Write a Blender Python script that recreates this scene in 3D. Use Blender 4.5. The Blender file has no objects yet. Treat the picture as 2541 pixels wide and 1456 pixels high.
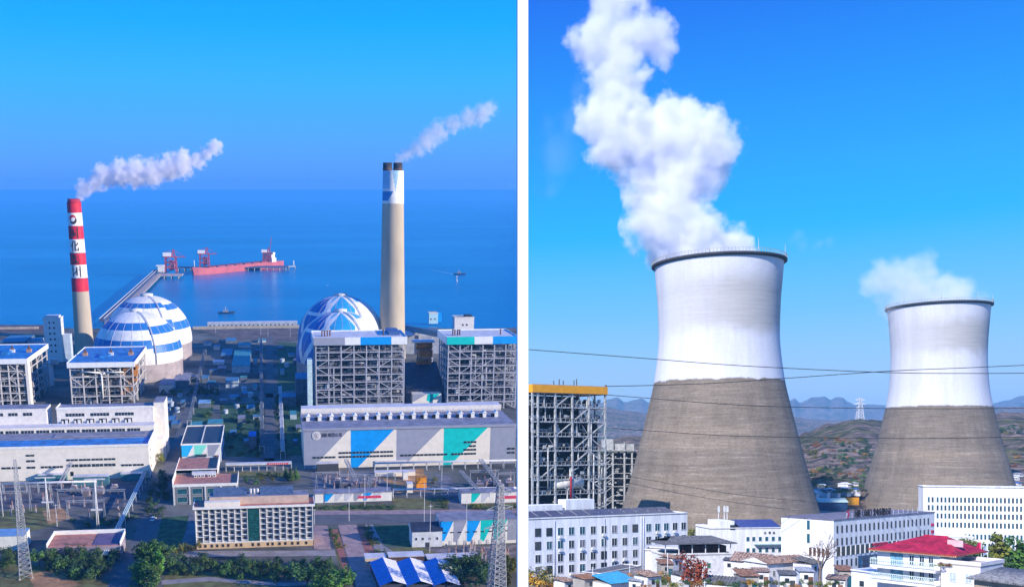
import bpy, bmesh, math, random
from math import sin, cos, pi, atan, tan, radians, sqrt
from mathutils import Vector, Matrix
random.seed(7)
S = bpy.context.scene

# ------------------------------------------------------------------ camera, world, suns
F, CX, CY, W, H_IMG = 2400.0, 900.0, 1100.0, 2540.0, 1456.0   # focal length and principal point, in 2540-wide picture units
HL, HR = 150.0, 29.0            # camera height above the harbour / above the cooling-tower valley
PITCH = atan((CY - 468.0) / F)
YAW = atan((CX - 660.0) / F * cos(PITCH))
FW = Vector((sin(YAW) * cos(PITCH), cos(YAW) * cos(PITCH), -sin(PITCH)))
RT = Vector((cos(YAW), -sin(YAW), 0.0))
UP = RT.cross(FW)
CAM = Vector((0, 0, HL))
cd = bpy.data.cameras.new('camera'); cam = bpy.data.objects.new('camera', cd); S.collection.objects.link(cam)
cam.matrix_world = Matrix(((RT.x, UP.x, -FW.x, 0), (RT.y, UP.y, -FW.y, 0), (RT.z, UP.z, -FW.z, HL), (0, 0, 0, 1)))
cd.sensor_fit = 'HORIZONTAL'; cd.sensor_width = 36.0; cd.lens = 36.0 * F / W
cd.shift_x = (W / 2 - CX) / W; cd.shift_y = (CY - H_IMG / 2) / W
cd.clip_start = 1.0; cd.clip_end = 200000.0
S.camera = cam
# frame of the cooling-tower valley: x right, y away, z up, ground at 0, camera HR above it
MR = Matrix(((RT.x, FW.x, UP.x, 0), (RT.y, FW.y, UP.y, 0), (RT.z, FW.z, UP.z, 0), (0, 0, 0, 1)))
MR.translation = CAM - UP * HR

def c8(r, g, b):
    f = lambda v: (v / 255 / 12.92) if v / 255 <= 0.04045 else ((v / 255 + 0.055) / 1.055) ** 2.4
    return (f(r), f(g), f(b), 1.0)

SUN_L_AZ, SUN_L_EL = 110.0, 17.0        # degrees clockwise from the camera's heading
SUN_R_AZ, SUN_R_EL = 220.0, 38.0
S.view_settings.view_transform = 'Standard'; S.view_settings.look = 'None'
S.view_settings.exposure = 0.38; S.view_settings.gamma = 1.0
COL_L = bpy.data.collections.new('harbour_power_station'); S.collection.children.link(COL_L)
COL_R = bpy.data.collections.new('cooling_tower_valley'); S.collection.children.link(COL_R)

def sun(name, az, el, strength, colour, coll, frame):
    d = bpy.data.lights.new(name, 'SUN'); d.energy = strength; d.angle = radians(0.5); d.color = colour
    o = bpy.data.objects.new(name, d); S.collection.objects.link(o)
    a, e = radians(az), radians(el)
    if frame == 'L':
        a += YAW; v = Vector((sin(a) * cos(e), cos(a) * cos(e), sin(e)))
    else:
        v = MR.to_3x3() @ Vector((sin(a) * cos(e), cos(a) * cos(e), sin(e)))
    o.rotation_euler = v.to_track_quat('Z', 'Y').to_euler(); o.location = v * 500 + CAM
    # the picture joins two places photographed under two different suns: each sun lights its own place
    o.light_linking.receiver_collection = coll; o.light_linking.blocker_collection = coll
    return v
SV_L = sun('sun_harbour', SUN_L_AZ, SUN_L_EL, 5.0, (1.0, 0.88, 0.72), COL_L, 'L')
SV_R = sun('sun_valley', SUN_R_AZ, SUN_R_EL, 4.8, (1.0, 0.95, 0.88), COL_R, 'R')

wd = bpy.data.worlds.new('World'); S.world = wd; wd.use_nodes = True
nt = wd.node_tree; N = nt.nodes; LK = nt.links; N.clear()
def nd(t, **k):
    n = N.new(t)
    for a, v in k.items(): setattr(n, a, v)
    return n
def ramp_node(nodes, stops):
    r = nodes.new('ShaderNodeValToRGB'); e = r.color_ramp.elements
    while len(e) < len(stops): e.new(0.5)
    for i, (p, c) in enumerate(stops): e[i].position = p; e[i].color = c
    return r
tc = nd('ShaderNodeTexCoord')
def dotn(v):
    n = nd('ShaderNodeVectorMath', operation='DOT_PRODUCT'); LK.new(tc.outputs['Generated'], n.inputs[0]); n.inputs[1].default_value = v
    return n.outputs['Value']
K = lambda s: 0.5 + s / 2        # sine of elevation -> ramp position
rl = ramp_node(N, [(0.30, c8(40, 90, 160)), (K(-0.005), c8(92, 150, 240)), (K(0.004), c8(94, 155, 246)), (K(0.05), c8(80, 172, 255)), (K(0.10), c8(52, 180, 255)), (K(0.15), c8(4, 172, 255)), (K(0.20), c8(0, 158, 255)), (K(0.5), c8(10, 140, 255)), (1.0, c8(10, 110, 240))])
LK.new(dotn((0, 0, 1)), nd('ShaderNodeMath').inputs[0])
def half(v):
    m = nd('ShaderNodeMath', operation='MULTIPLY_ADD'); LK.new(dotn(v), m.inputs[0]); m.inputs[1].default_value = 0.5; m.inputs[2].default_value = 0.5
    return m.outputs[0]
LK.new(half((0, 0, 1)), rl.inputs[0])
rr = ramp_node(N, [(0.40, c8(90, 110, 140)), (K(0.0), c8(222, 238, 255)), (K(0.06), c8(190, 226, 255)), (K(0.125), c8(126, 208, 255)), (K(0.2), c8(30, 188, 255)), (K(0.28), c8(0, 160, 255)), (K(0.416), c8(0, 106, 240)), (K(.7), c8(20,120,250)), (1.0, c8(10, 100, 230))])
LK.new(half(UP), rr.inputs[0])
bt = 297.0 + 100.0               # the two skies meet behind the white pillar
nrm = (RT * F - FW * (1297.5 - CX)).normalized()
st = nd('ShaderNodeMapRange', interpolation_type='SMOOTHSTEP'); LK.new(dotn(nrm), st.inputs[0])
st.inputs[1].default_value = -0.0035; st.inputs[2].default_value = 0.0035
mx = nd('ShaderNodeMix', data_type='RGBA'); LK.new(st.outputs[0], mx.inputs[0]); LK.new(rl.outputs[0], mx.inputs[6]); LK.new(rr.outputs[0], mx.inputs[7])
sky = nd('ShaderNodeTexSky', sky_type='NISHITA', sun_disc=False)
sky.sun_elevation = radians(SUN_L_EL); sky.sun_rotation = radians(SUN_L_AZ) + YAW
sc = nd('ShaderNodeMix', data_type='RGBA', blend_type='MULTIPLY'); sc.inputs[0].default_value = 1.0
LK.new(mx.outputs[2], sc.inputs[6]); sc.inputs[7].default_value = (8.1, 8.1, 8.1, 1)
m2 = nd('ShaderNodeMix', data_type='RGBA'); m2.inputs[0].default_value = 0.96; LK.new(sky.outputs[0], m2.inputs[6]); LK.new(sc.outputs[2], m2.inputs[7])
bg = nd('ShaderNodeBackground'); bg.inputs[1].default_value = 0.1; LK.new(m2.outputs[2], bg.inputs[0])
wo = nd('ShaderNodeOutputWorld'); LK.new(bg.outputs[0], wo.inputs[0])
cy = S.cycles
cy.use_denoising = True; cy.max_bounces = 24; cy.diffuse_bounces = 3; cy.glossy_bounces = 3; cy.transparent_max_bounces = 8
cy.volume_bounces = 24; cy.volume_step_rate = 1.0; cy.volume_max_steps = 1024; cy.caustics_reflective = False; cy.caustics_refractive = False

# ------------------------------------------------------------------ helpers
def L(px, py, z=0.0):                    # harbour: picture position -> point on the level plane at height z
    d = RT * ((px - CX) / F) + UP * ((CY - py) / F) + FW
    return CAM + d * ((z - HL) / d.z)
def LY(px, py, y):                       # harbour: picture position -> point at depth y
    d = RT * ((px - CX) / F) + UP * ((CY - py) / F) + FW
    return CAM + d * (y / d.y)
def R(px, py, z=0.0):                    # valley: picture position -> point on the level plane at height z (valley frame)
    y = F * (HR - z) / (py - CY)
    return Vector(((px - CX) / F * y, y, z))
def RY(px, py, y):
    return Vector(((px - CX) / F * y, y, HR - (py - CY) * y / F))

MATS = {}
def mat(key, col, rough=0.75, var=0.12, scale=0.35, metal=0.0, bump=0.0, col2=None, detail=4.0, stretch=None, spec=0.3, rnd=0.0):
    """procedural painted / concrete / metal surface: base colour with noise wear"""
    if key in MATS: return MATS[key]
    m = bpy.data.materials.new(key); m.use_nodes = True; t = m.node_tree; n = t.nodes; l = t.links
    b = n['Principled BSDF']; b.inputs['Roughness'].default_value = rough; b.inputs['Metallic'].default_value = metal
    b.inputs['Specular IOR Level'].default_value = spec
    col = col if len(col) == 4 else (*col, 1)
    co = n.new('ShaderNodeTexCoord'); mp = n.new('ShaderNodeMapping'); l.new(co.outputs['Object'], mp.inputs[0])
    if stretch: mp.inputs['Scale'].default_value = stretch
    nz = n.new('ShaderNodeTexNoise'); nz.inputs['Scale'].default_value = scale; nz.inputs['Detail'].default_value = detail; nz.inputs['Roughness'].default_value = 0.62
    l.new(mp.outputs[0], nz.inputs['Vector'])
    lo = tuple(max(0, v * (1 - var * 1.6)) for v in col[:3]) + (1,)
    hi = col2 if col2 else tuple(min(1, v * (1 + var)) for v in col[:3]) + (1,)
    r = ramp_node(n, [(0.33, lo), (0.62, hi)]); l.new(nz.outputs['Fac'], r.inputs[0])
    out = r.outputs[0]
    if rnd:
        oi = n.new('ShaderNodeObjectInfo'); hs = n.new('ShaderNodeHueSaturation'); mr = n.new('ShaderNodeMapRange')
        l.new(oi.outputs['Random'], mr.inputs[0]); mr.inputs[3].default_value = 1 - rnd; mr.inputs[4].default_value = 1 + rnd
        l.new(mr.outputs[0], hs.inputs['Value']); l.new(out, hs.inputs['Color']); out = hs.outputs[0]
    l.new(out, b.inputs['Base Color'])
    if bump:
        bp = n.new('ShaderNodeBump'); bp.inputs['Strength'].default_value = bump; bp.inputs['Distance'].default_value = 0.3
        l.new(nz.outputs['Fac'], bp.inputs['Height']); l.new(bp.outputs[0], b.inputs['Normal'])
    MATS[key] = m
    return m

class MB:
    """collects faces (with a material slot each) for ONE mesh object"""
    def __init__(s): s.v = []; s.f = []; s.m = []; s.sm = []
    def face(s, pts, m=0, smooth=False):
        i = len(s.v); s.v += [tuple(p) for p in pts]; s.f.append(tuple(range(i, i + len(pts)))); s.m.append(m); s.sm.append(smooth)
    def box(s, x0, x1, y0, y1, z0, z1, m=0, top=None):
        i = len(s.v)
        s.v += [(x0, y0, z0), (x1, y0, z0), (x1, y1, z0), (x0, y1, z0), (x0, y0, z1), (x1, y0, z1), (x1, y1, z1), (x0, y1, z1)]
        for k, q in enumerate(((0, 3, 2, 1), (4, 5, 6, 7), (0, 1, 5, 4), (1, 2, 6, 5), (2, 3, 7, 6), (3, 0, 4, 7))):
            s.f.append(tuple(i + j for j in q)); s.m.append(top if (k == 1 and top is not None) else m); s.sm.append(False)
        return s
    def bar(s, p, q, w, m=0, w2=None):
        p, q = Vector(p), Vector(q); d = q - p
        if d.length < 1e-6: return s
        d.normalize(); a = d.cross(Vector((0, 0, 1)) if abs(d.z) < 0.9 else Vector((1, 0, 0))).normalized(); b = d.cross(a)
        w2 = w if w2 is None else w2; i = len(s.v)
        for c, ww in ((p, w), (q, w2)):
            for sa, sb in ((-1, -1), (1, -1), (1, 1), (-1, 1)): s.v.append(tuple(c + a * (sa * ww / 2) + b * (sb * ww / 2)))
        for qd in ((0, 1, 2, 3), (7, 6, 5, 4), (0, 4, 5, 1), (1, 5, 6, 2), (2, 6, 7, 3), (3, 7, 4, 0)):
            s.f.append(tuple(i + j for j in qd)); s.m.append(m); s.sm.append(False)
        return s
    def tube(s, p, q, r, m=0, r2=None, seg=10, caps=True):
        p, q = Vector(p), Vector(q); d = (q - p).normalized()
        a = d.cross(Vector((0, 0, 1)) if abs(d.z) < 0.9 else Vector((1, 0, 0))).normalized(); b = d.cross(a)
        r2 = r if r2 is None else r2; i = len(s.v)
        for c, rr_ in ((p, r), (q, r2)):
            for k in range(seg):
                t = 2 * pi * k / seg; s.v.append(tuple(c + a * (cos(t) * rr_) + b * (sin(t) * rr_)))
        for k in range(seg):
            k2 = (k + 1) % seg; s.f.append((i + k, i + k2, i + seg + k2, i + seg + k)); s.m.append(m); s.sm.append(True)
        if caps:
            s.f.append(tuple(i + k for k in reversed(range(seg)))); s.m.append(m); s.sm.append(False)
            s.f.append(tuple(i + seg + k for k in range(seg))); s.m.append(m); s.sm.append(False)
        return s
    def path(s, pts, r, m=0, seg=6):
        for a, b in zip(pts, pts[1:]): s.tube(a, b, r, m, seg=seg)
        return s
    def lathe(s, prof, seg=48, fm=None, m=0, cx=0.0, cy=0.0, cap=False):
        i = len(s.v); n = len(prof)
        for r, z in prof:
            for k in range(seg):
                t = 2 * pi * k / seg; s.v.append((cx + r * cos(t), cy + r * sin(t), z))
        for j in range(n - 1):
            for k in range(seg):
                k2 = (k + 1) % seg
                s.f.append((i + j * seg + k, i + j * seg + k2, i + (j + 1) * seg + k2, i + (j + 1) * seg + k))
                s.m.append(fm(j, (k + .5) / seg) if fm else m); s.sm.append(True)
        if cap:
            s.f.append(tuple(i + (n - 1) * seg + k for k in range(seg))); s.m.append(m); s.sm.append(False)
        return s
    def gable(s, x0, x1, y0, y1, z0, z1, m=0, axis='x', me=None):
        me = m if me is None else me
        if axis == 'x':
            ym = (y0 + y1) / 2; A, B, C, D, E, G = (x0, y0, z0), (x1, y0, z0), (x1, y1, z0), (x0, y1, z0), (x0, ym, z1), (x1, ym, z1)
            s.face((A, B, G, E), m); s.face((C, D, E, G), m); s.face((B, C, G), me); s.face((D, A, E), me); s.face((D, C, B, A), me)
        else:
            xm = (x0 + x1) / 2; A, B, C, D, E, G = (x0, y0, z0), (x1, y0, z0), (x1, y1, z0), (x0, y1, z0), (xm, y0, z1), (xm, y1, z1)
            s.face((B, C, G, E), m); s.face((D, A, E, G), m); s.face((A, B, E), me); s.face((C, D, G), me); s.face((D, C, B, A), me)
        return s
    def mesh(s, name, mats):
        me = bpy.data.meshes.new(name); me.from_pydata(s.v, [], s.f)
        for m in (mats if isinstance(mats, (list, tuple)) else [mats]): me.materials.append(m)
        me.polygons.foreach_set('material_index', s.m); me.polygons.foreach_set('use_smooth', s.sm); me.update()
        return me

CUR = [COL_L]
def link(o, parent=None):
    CUR[0].objects.link(o)
    if parent is not None: o.parent = parent
    return o
def tag(o, label=None, cat=None, group=None, kind=None):
    if label: o['label'] = label
    if cat: o['category'] = cat
    if group: o['group'] = group
    if kind: o['kind'] = kind
    return o
def thing(name, label, cat, loc=(0, 0, 0), rz=0.0, group=None, scale=1.0):
    o = link(bpy.data.objects.new(name, None)); o.location = loc; o.rotation_euler.z = rz; o.scale = (scale,) * 3
    o.empty_display_size = 1.0
    return tag(o, label, cat, group)
def part(parent, name, mb, mats, loc=(0, 0, 0), label=None, rz=0.0):
    me = mb if isinstance(mb, bpy.types.Mesh) else mb.mesh(name, mats)
    o = link(bpy.data.objects.new(name, me), parent); o.location = loc; o.rotation_euler.z = rz
    if label: o['label'] = label
    return o
def single(name, mb, mats, label=None, cat=None, group=None, kind=None, loc=(0, 0, 0), rz=0.0):
    me = mb if isinstance(mb, bpy.types.Mesh) else mb.mesh(name, mats)
    o = link(bpy.data.objects.new(name, me)); o.location = loc; o.rotation_euler.z = rz
    return tag(o, label, cat, group, kind)
def kids(o): return [c for c in CUR[0].objects if c.parent is o]
def copy_tree(o, parent=None, label=None):
    c = o.copy(); CUR[0].objects.link(c)
    if parent is not None: c.parent = parent
    if label: c['label'] = label
    for k in kids(o): copy_tree(k, c)
    return c
def window_mesh(key, w, h, frame, glass, fw=0.12, depth=0.10, mull=0):
    """a framed window, set against a wall in the plane y=0 and facing -y; origin bottom left"""
    if key in MATS: return MATS[key]
    b = MB()
    b.box(0, w, -depth, 0, 0, fw, 0); b.box(0, w, -depth, 0, h - fw, h, 0); b.box(0, fw, -depth, 0, fw, h - fw, 0); b.box(w - fw, w, -depth, 0, fw, h - fw, 0)
    for k in range(mull):
        x = w * (k + 1) / (mull + 1); b.box(x - fw * .3, x + fw * .3, -depth * .8, 0, fw, h - fw, 0)
    b.face(((fw, -.02, fw), (w - fw, -.02, fw), (w - fw, -.02, h - fw), (fw, -.02, h - fw)), 1)
    MATS[key] = b.mesh('window', [frame, glass]); return MATS[key]
# ------------------------------------------------------------------ shared materials
WHITE = mat('white_paint', (.78, .77, .75), .7, .06, .5)
WHITE2 = mat('warm_white_paint', (.74, .70, .66), .7, .07, .5)
OFFW = mat('dusty_white_paint', (.60, .60, .62), .75, .12, .4)
GLASS = mat('dark_glass', (.02, .035, .05), .12, .3, .6, spec=.6)
GLASSB = mat('blue_glass', (.02, .10, .14), .12, .3, .6, spec=.6)
STEEL = mat('pale_steel', (.50, .52, .58), .55, .12, 1.2)
STEELD = mat('dark_steel', (.06, .065, .075), .6, .2, 1.0)
RUST = mat('rust_brown', (.16, .085, .06), .85, .3, .8)
CONC = mat('concrete', (.40, .36, .32), .9, .12, .3, bump=.1)
DARK = mat('black_void', (.012, .014, .018), .9, .2, .3)
ASPH = mat('asphalt', (.085, .085, .095), .9, .15, .12)
PAVE = mat('pale_paving', (.30, .27, .27), .9, .15, .2)

# ------------------------------------------------------------------ steam and smoke
def plume(name, blobs, dens, nscale, amp, warp, label, cat, loc, gain=2.2, aniso=0.0, colour=(.97, .97, 1), voxel=None, fall=1.38, group=None, step=.16, detail=7.0, rough=.62, nmul=3.2):
    bm = bmesh.new()
    for (p, r) in blobs:
        bmesh.ops.create_icosphere(bm, subdivisions=2, radius=r * fall, matrix=Matrix.Translation(p))
    me = bpy.data.meshes.new(name); bm.to_mesh(me); bm.free()
    o = link(bpy.data.objects.new(name, me)); o.location = loc; tag(o, label, cat, group)
    md = o.modifiers.new('hull', 'REMESH'); md.mode = 'VOXEL'; md.voxel_size = voxel or min(r for _, r in blobs) * .35
    m = bpy.data.materials.new(name + '_vapour'); m.use_nodes = True; t = m.node_tree; n = t.nodes; l = t.links; n.clear()
    out = n.new('ShaderNodeOutputMaterial'); pv = n.new('ShaderNodeVolumePrincipled'); l.new(pv.outputs[0], out.inputs['Volume'])
    pv.inputs['Color'].default_value = (*colour, 1); pv.inputs['Anisotropy'].default_value = aniso; pv.inputs['Density Attribute'].default_value = ''
    co = n.new('ShaderNodeTexCoord')
    n1 = n.new('ShaderNodeTexNoise'); n1.inputs['Scale'].default_value = nscale; n1.inputs['Detail'].default_value = 2.0; l.new(co.outputs['Object'], n1.inputs['Vector'])
    s1 = n.new('ShaderNodeVectorMath'); s1.operation = 'SUBTRACT'; l.new(n1.outputs['Color'], s1.inputs[0]); s1.inputs[1].default_value = (.5, .5, .5)
    s2 = n.new('ShaderNodeVectorMath'); s2.operation = 'MULTIPLY_ADD'; l.new(s1.outputs[0], s2.inputs[0]); s2.inputs[1].default_value = (warp,) * 3; l.new(co.outputs['Object'], s2.inputs[2])
    prev = None
    for (p, r) in blobs:
        d = n.new('ShaderNodeVectorMath'); d.operation = 'DISTANCE'; l.new(s2.outputs[0], d.inputs[0]); d.inputs[1].default_value = p
        a = n.new('ShaderNodeMath'); a.operation = 'MULTIPLY_ADD'; l.new(d.outputs['Value'], a.inputs[0]); a.inputs[1].default_value = -1 / r; a.inputs[2].default_value = 1.0
        if prev is None: prev = a.outputs[0]
        else:
            q = n.new('ShaderNodeMath'); q.operation = 'SMOOTH_MAX'; l.new(prev, q.inputs[0]); l.new(a.outputs[0], q.inputs[1]); q.inputs[2].default_value = .12; prev = q.outputs[0]
    n2 = n.new('ShaderNodeTexNoise'); n2.inputs['Scale'].default_value = nscale * nmul; n2.inputs['Detail'].default_value = detail; n2.inputs['Roughness'].default_value = rough; l.new(co.outputs['Object'], n2.inputs['Vector'])
    e = n.new('ShaderNodeMath'); e.operation = 'MULTIPLY_ADD'; l.new(n2.outputs['Fac'], e.inputs[0]); e.inputs[1].default_value = amp; e.inputs[2].default_value = -amp * .5
    f = n.new('ShaderNodeMath'); f.operation = 'ADD'; l.new(prev, f.inputs[0]); l.new(e.outputs[0], f.inputs[1])
    g = n.new('ShaderNodeMapRange'); l.new(f.outputs[0], g.inputs[0]); g.inputs[1].default_value = 0.02; g.inputs[2].default_value = 1 / gain; g.inputs[3].default_value = 0; g.inputs[4].default_value = dens
    l.new(g.outputs[0], pv.inputs['Density'])
    if step: m.cycles.volume_step_rate = step
    me.materials.append(m)
    return o
# ================================================================== COOLING TOWER VALLEY (right-hand place)
CUR[0] = COL_R
# ---- cooling towers
def tower_mat(key, zw, ztop, zg0, zg1, seed):
    """poured concrete in lifts: white paint above height zw, bare grey-brown concrete below, a grey patch between zg0 and zg1"""
    m = bpy.data.materials.new(key); m.use_nodes = True; t = m.node_tree; n = t.nodes; l = t.links
    b = n['Principled BSDF']; b.inputs['Roughness'].default_value = .85; b.inputs['Specular IOR Level'].default_value = .15
    co = n.new('ShaderNodeTexCoord'); sp = n.new('ShaderNodeSeparateXYZ'); l.new(co.outputs['Object'], sp.inputs[0])
    def noise(scale, st, det=4):
        mp = n.new('ShaderNodeMapping'); mp.inputs['Scale'].default_value = st; mp.inputs['Location'].default_value = (seed, seed * 2, seed * 3); l.new(co.outputs['Object'], mp.inputs[0])
        z = n.new('ShaderNodeTexNoise'); z.inputs['Scale'].default_value = scale; z.inputs['Detail'].default_value = det; z.inputs['Roughness'].default_value = .65; l.new(mp.outputs[0], z.inputs['Vector']); return z.outputs['Fac']
    def math_(op, a, b_, c_=None):
        k = n.new('ShaderNodeMath'); k.operation = op
        for i, v in enumerate((a, b_, c_)):
            if v is None: continue
            if isinstance(v, (int, float)): k.inputs[i].default_value = v
            else: l.new(v, k.inputs[i])
        return k.outputs[0]
    def rng(v, a, b_, c_=0., d=1.):
        k = n.new('ShaderNodeMapRange'); k.interpolation_type = 'SMOOTHSTEP'; l.new(v, k.inputs[0])
        for i, x in enumerate((a, b_, c_, d)): k.inputs[i + 1].default_value = x
        return k.outputs[0]
    def mixc(fac, a, b_):
        k = n.new('ShaderNodeMix'); k.data_type = 'RGBA'
        if isinstance(fac, float): k.inputs[0].default_value = fac
        else: l.new(fac, k.inputs[0])
        for i, v in ((6, a), (7, b_)):
            if isinstance(v, tuple): k.inputs[i].default_value = v
            else: l.new(v, k.inputs[i])
        return k.outputs[2]
    lines = noise(1.0, (.10, .10, 1.7), 8); fine = noise(1.0, (1.2, 1.2, 2.2), 6); big = noise(.05, (1, 1, 1), 3); edge = noise(.55, (.5, .5, .6), 7)
    rc = ramp_node(n, [(.28, (.165, .132, .100, 1)), (.45, (.205, .167, .130, 1)), (.60, (.238, .196, .155, 1)), (.70, (.33, .285, .235, 1))]); l.new(lines, rc.inputs[0])
    rf = ramp_node(n, [(.3, (.72, .72, .72, 1)), (.65, (1.1, 1.1, 1.1, 1))]); l.new(fine, rf.inputs[0])
    k = n.new('ShaderNodeMix'); k.data_type = 'RGBA'; k.blend_type = 'MULTIPLY'; k.inputs[0].default_value = 1.; l.new(rc.outputs[0], k.inputs[6]); l.new(rf.outputs[0], k.inputs[7]); 
    lift = noise(1.0, (.002, .002, .11), 2); vert = noise(1.0, (.22, .22, .012), 4)
    rlf = ramp_node(n, [(.34, (.86, .86, .88, 1)), (.5, (1.0, 1.0, 1.0, 1)), (.66, (1.22, 1.19, 1.16, 1))]); l.new(lift, rlf.inputs[0])
    rvt = ramp_node(n, [(.36, (.86, .86, .86, 1)), (.55, (1.06, 1.06, 1.06, 1))]); l.new(vert, rvt.inputs[0])
    bare = k.outputs[2]
    for extra in (rlf, rvt):
        k2 = n.new('ShaderNodeMix'); k2.data_type = 'RGBA'; k2.blend_type = 'MULTIPLY'; k2.inputs[0].default_value = 1.; l.new(bare, k2.inputs[6]); l.new(extra.outputs[0], k2.inputs[7]); bare = k2.outputs[2]
    rp = ramp_node(n, [(.3, (.57, .57, .62, 1)), (.6, (.64, .64, .69, 1))]); l.new(fine, rp.inputs[0])
    rg = ramp_node(n, [(.3, (.36, .345, .32, 1)), (.66, (.46, .44, .42, 1))]); l.new(lines, rg.inputs[0])
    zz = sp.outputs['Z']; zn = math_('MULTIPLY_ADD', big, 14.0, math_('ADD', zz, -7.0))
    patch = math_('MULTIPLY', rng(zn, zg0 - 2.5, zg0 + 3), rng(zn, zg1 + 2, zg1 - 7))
    # the grey patch is strongest on the side that faces right of the viewer
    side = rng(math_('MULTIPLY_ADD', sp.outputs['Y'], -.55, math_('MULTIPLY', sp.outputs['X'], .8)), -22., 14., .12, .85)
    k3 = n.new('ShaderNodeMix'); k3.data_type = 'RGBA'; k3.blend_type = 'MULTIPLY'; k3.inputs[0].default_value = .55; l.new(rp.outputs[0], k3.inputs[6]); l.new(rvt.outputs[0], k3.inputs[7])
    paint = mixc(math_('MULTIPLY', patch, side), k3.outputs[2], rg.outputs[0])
    ze = math_('MULTIPLY_ADD', edge, 2.2, math_('ADD', zz, -1.1))
    col = mixc(rng(ze, zw - .25, zw + .45), bare, paint)
    l.new(col, b.inputs['Base Color'])
    bp = n.new('ShaderNodeBump'); bp.inputs['Strength'].default_value = .12; bp.inputs['Distance'].default_value = .4; l.new(lines, bp.inputs['Height']); l.new(bp.outputs[0], b.inputs['Normal'])
    return m

RIMM = mat('rim_concrete_dark', (.055, .055, .06), .9, .2, 1.)
def cooling_tower(px, Y, prof, wide, yw, yg0, yg1, label, seed):
    zf = lambda py: HR - (py - CY) * Y / F
    pr = [(hw * Y / F / wide, zf(py)) for py, hw in prof]
    # smooth the profile
    pts = []
    for i in range(len(pr) - 1):
        r0, z0 = pr[max(0, i - 1)]; r1, z1 = pr[i]; r2, z2 = pr[i + 1]; r3, z3 = pr[min(len(pr) - 1, i + 2)]
        for k in range(8):
            t = k / 8; cr = lambda a, b, c, d: .5 * (2 * b + (c - a) * t + (2 * a - 5 * b + 4 * c - d) * t * t + (3 * b - a - 3 * c + d) * t ** 3)
            pts.append((cr(r0, r1, r2, r3), cr(z0, z1, z2, z3)))
    pts.append(pr[-1])
    x = (px - CX) / F * Y; base = pr[0][1]
    o = thing('cooling_tower', label, 'cooling tower', (x, Y, 0), 0, 'cooling towers')
    b = MB(); b.lathe(pts, 96)
    top_r, top_z = pts[-1]
    b.lathe([(top_r, top_z), (top_r - .9, top_z)] + [(max(r - .9, 1), z) for r, z in reversed(pts[-26:-1])], 96)
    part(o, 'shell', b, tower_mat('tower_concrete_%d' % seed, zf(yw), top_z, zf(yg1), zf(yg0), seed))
    b = MB(); q = .004 * top_r
    b.lathe([(top_r + .05, top_z - 1.25), (top_r + q + .8, top_z - .8), (top_r + q + .8, top_z - .2), (top_r - .3, top_z + .05), (top_r - .3, top_z - .3)], 96)
    part(o, 'rim_walkway', b, RIMM)
    b = MB()
    for k in range(120):
        a = 2 * pi * k / 120; p = Vector(((top_r + q + .7) * cos(a), (top_r + q + .7) * sin(a), top_z - .2)); b.bar(p, p + Vector((0, 0, 1.1)), .10)
        a2 = 2 * pi * (k + 1) / 120; p2 = Vector(((top_r + q + .7) * cos(a2), (top_r + q + .7) * sin(a2), top_z + 1.05)); b.bar(p + Vector((0, 0, 1.05)), p2, .09)
    part(o, 'railing', b, CONC)
    for a in (200, 243, 285, 330):
        a = radians(a); b = MB(); p = Vector(((top_r + .3) * cos(a), (top_r + .3) * sin(a), top_z)); b.bar(p, p + Vector((0, 0, top_r * .20)), .16, 0, .08)
        part(o, 'lightning_rod', b, STEEL)
    return o, x, top_r, top_z
T1Y, T2Y = 320.0, 430.0
t1, t1x, t1r, t1z = cooling_tower(1781, T1Y, [(1335, 268), (1260, 245), (1200, 227), (1100, 200), (1000, 175), (940, 162), (850, 151.5), (760, 153), (720, 156), (652, 162)], 1.07, 948, 690, 825,
    'larger nearer cooling tower, white above and grey-brown below, long steam column rising', 1)
t2, t2x, t2r, t2z = cooling_tower(2327, T2Y, [(1275, 208), (1200, 187), (1100, 157), (1050, 144), (1000, 132), (960, 125), (900, 121), (850, 122), (800, 126), (760, 130)], 1.165, 1010, 790, 880,
    'smaller farther cooling tower, white above brown concrete, short steam puff above it', 2)

# ---- steam
def rb(px, py, r, Y, dy=0):
    p = RY(px, py, Y + dy); return (Vector((p.x, p.y, p.z)), r * (Y + dy) / F)
def steam(name, spots, Y, dens, label, **k):
    bl = [rb(*s_[:3], Y, *(s_[3:] or (0,))) for s_ in spots]
    c = Vector((0, 0, 0))
    for p, _ in bl: c += p
    c /= len(bl); c = Vector((round(c.x), round(c.y), round(c.z)))
    return plume(name, [((p - c), r) for p, r in bl], dens, loc=c, label=label, cat='steam', **k)
steam('steam_plume', [(1776, 668, 108), (1832, 618, 46), (1715, 612, 101), (1655, 560, 91), (1655, 490, 86), (1676, 425, 104), (1728, 372, 103), (1660, 345, 110), (1556, 335, 92), (1515, 270, 84), (1522, 205, 82), (1528, 150, 71), (1482, 100, 75), (1548, 72, 73), (1612, 88, 61), (1640, 135, 42), (1520, 10, 65), (1570, -45, 63)],
    T1Y, .30, 'tall white steam column billowing up from the larger cooling tower', nscale=.05, rough=.66, amp=2.1, warp=17.0, gain=2.3, nmul=3.0, detail=9.0, aniso=-.35, group='steam over the cooling towers')
steam('steam_plume', [(2330, 770, 98), (2270, 735, 78), (2235, 700, 62), (2178, 690, 44), (2292, 668, 48), (2365, 735, 56)],
    T2Y, .07, 'small pale steam puff drifting left over the smaller cooling tower', nscale=.05, amp=1.9, warp=16.0, gain=1.7, rough=.66, detail=9.0, aniso=-.35, group='steam over the cooling towers')

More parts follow.
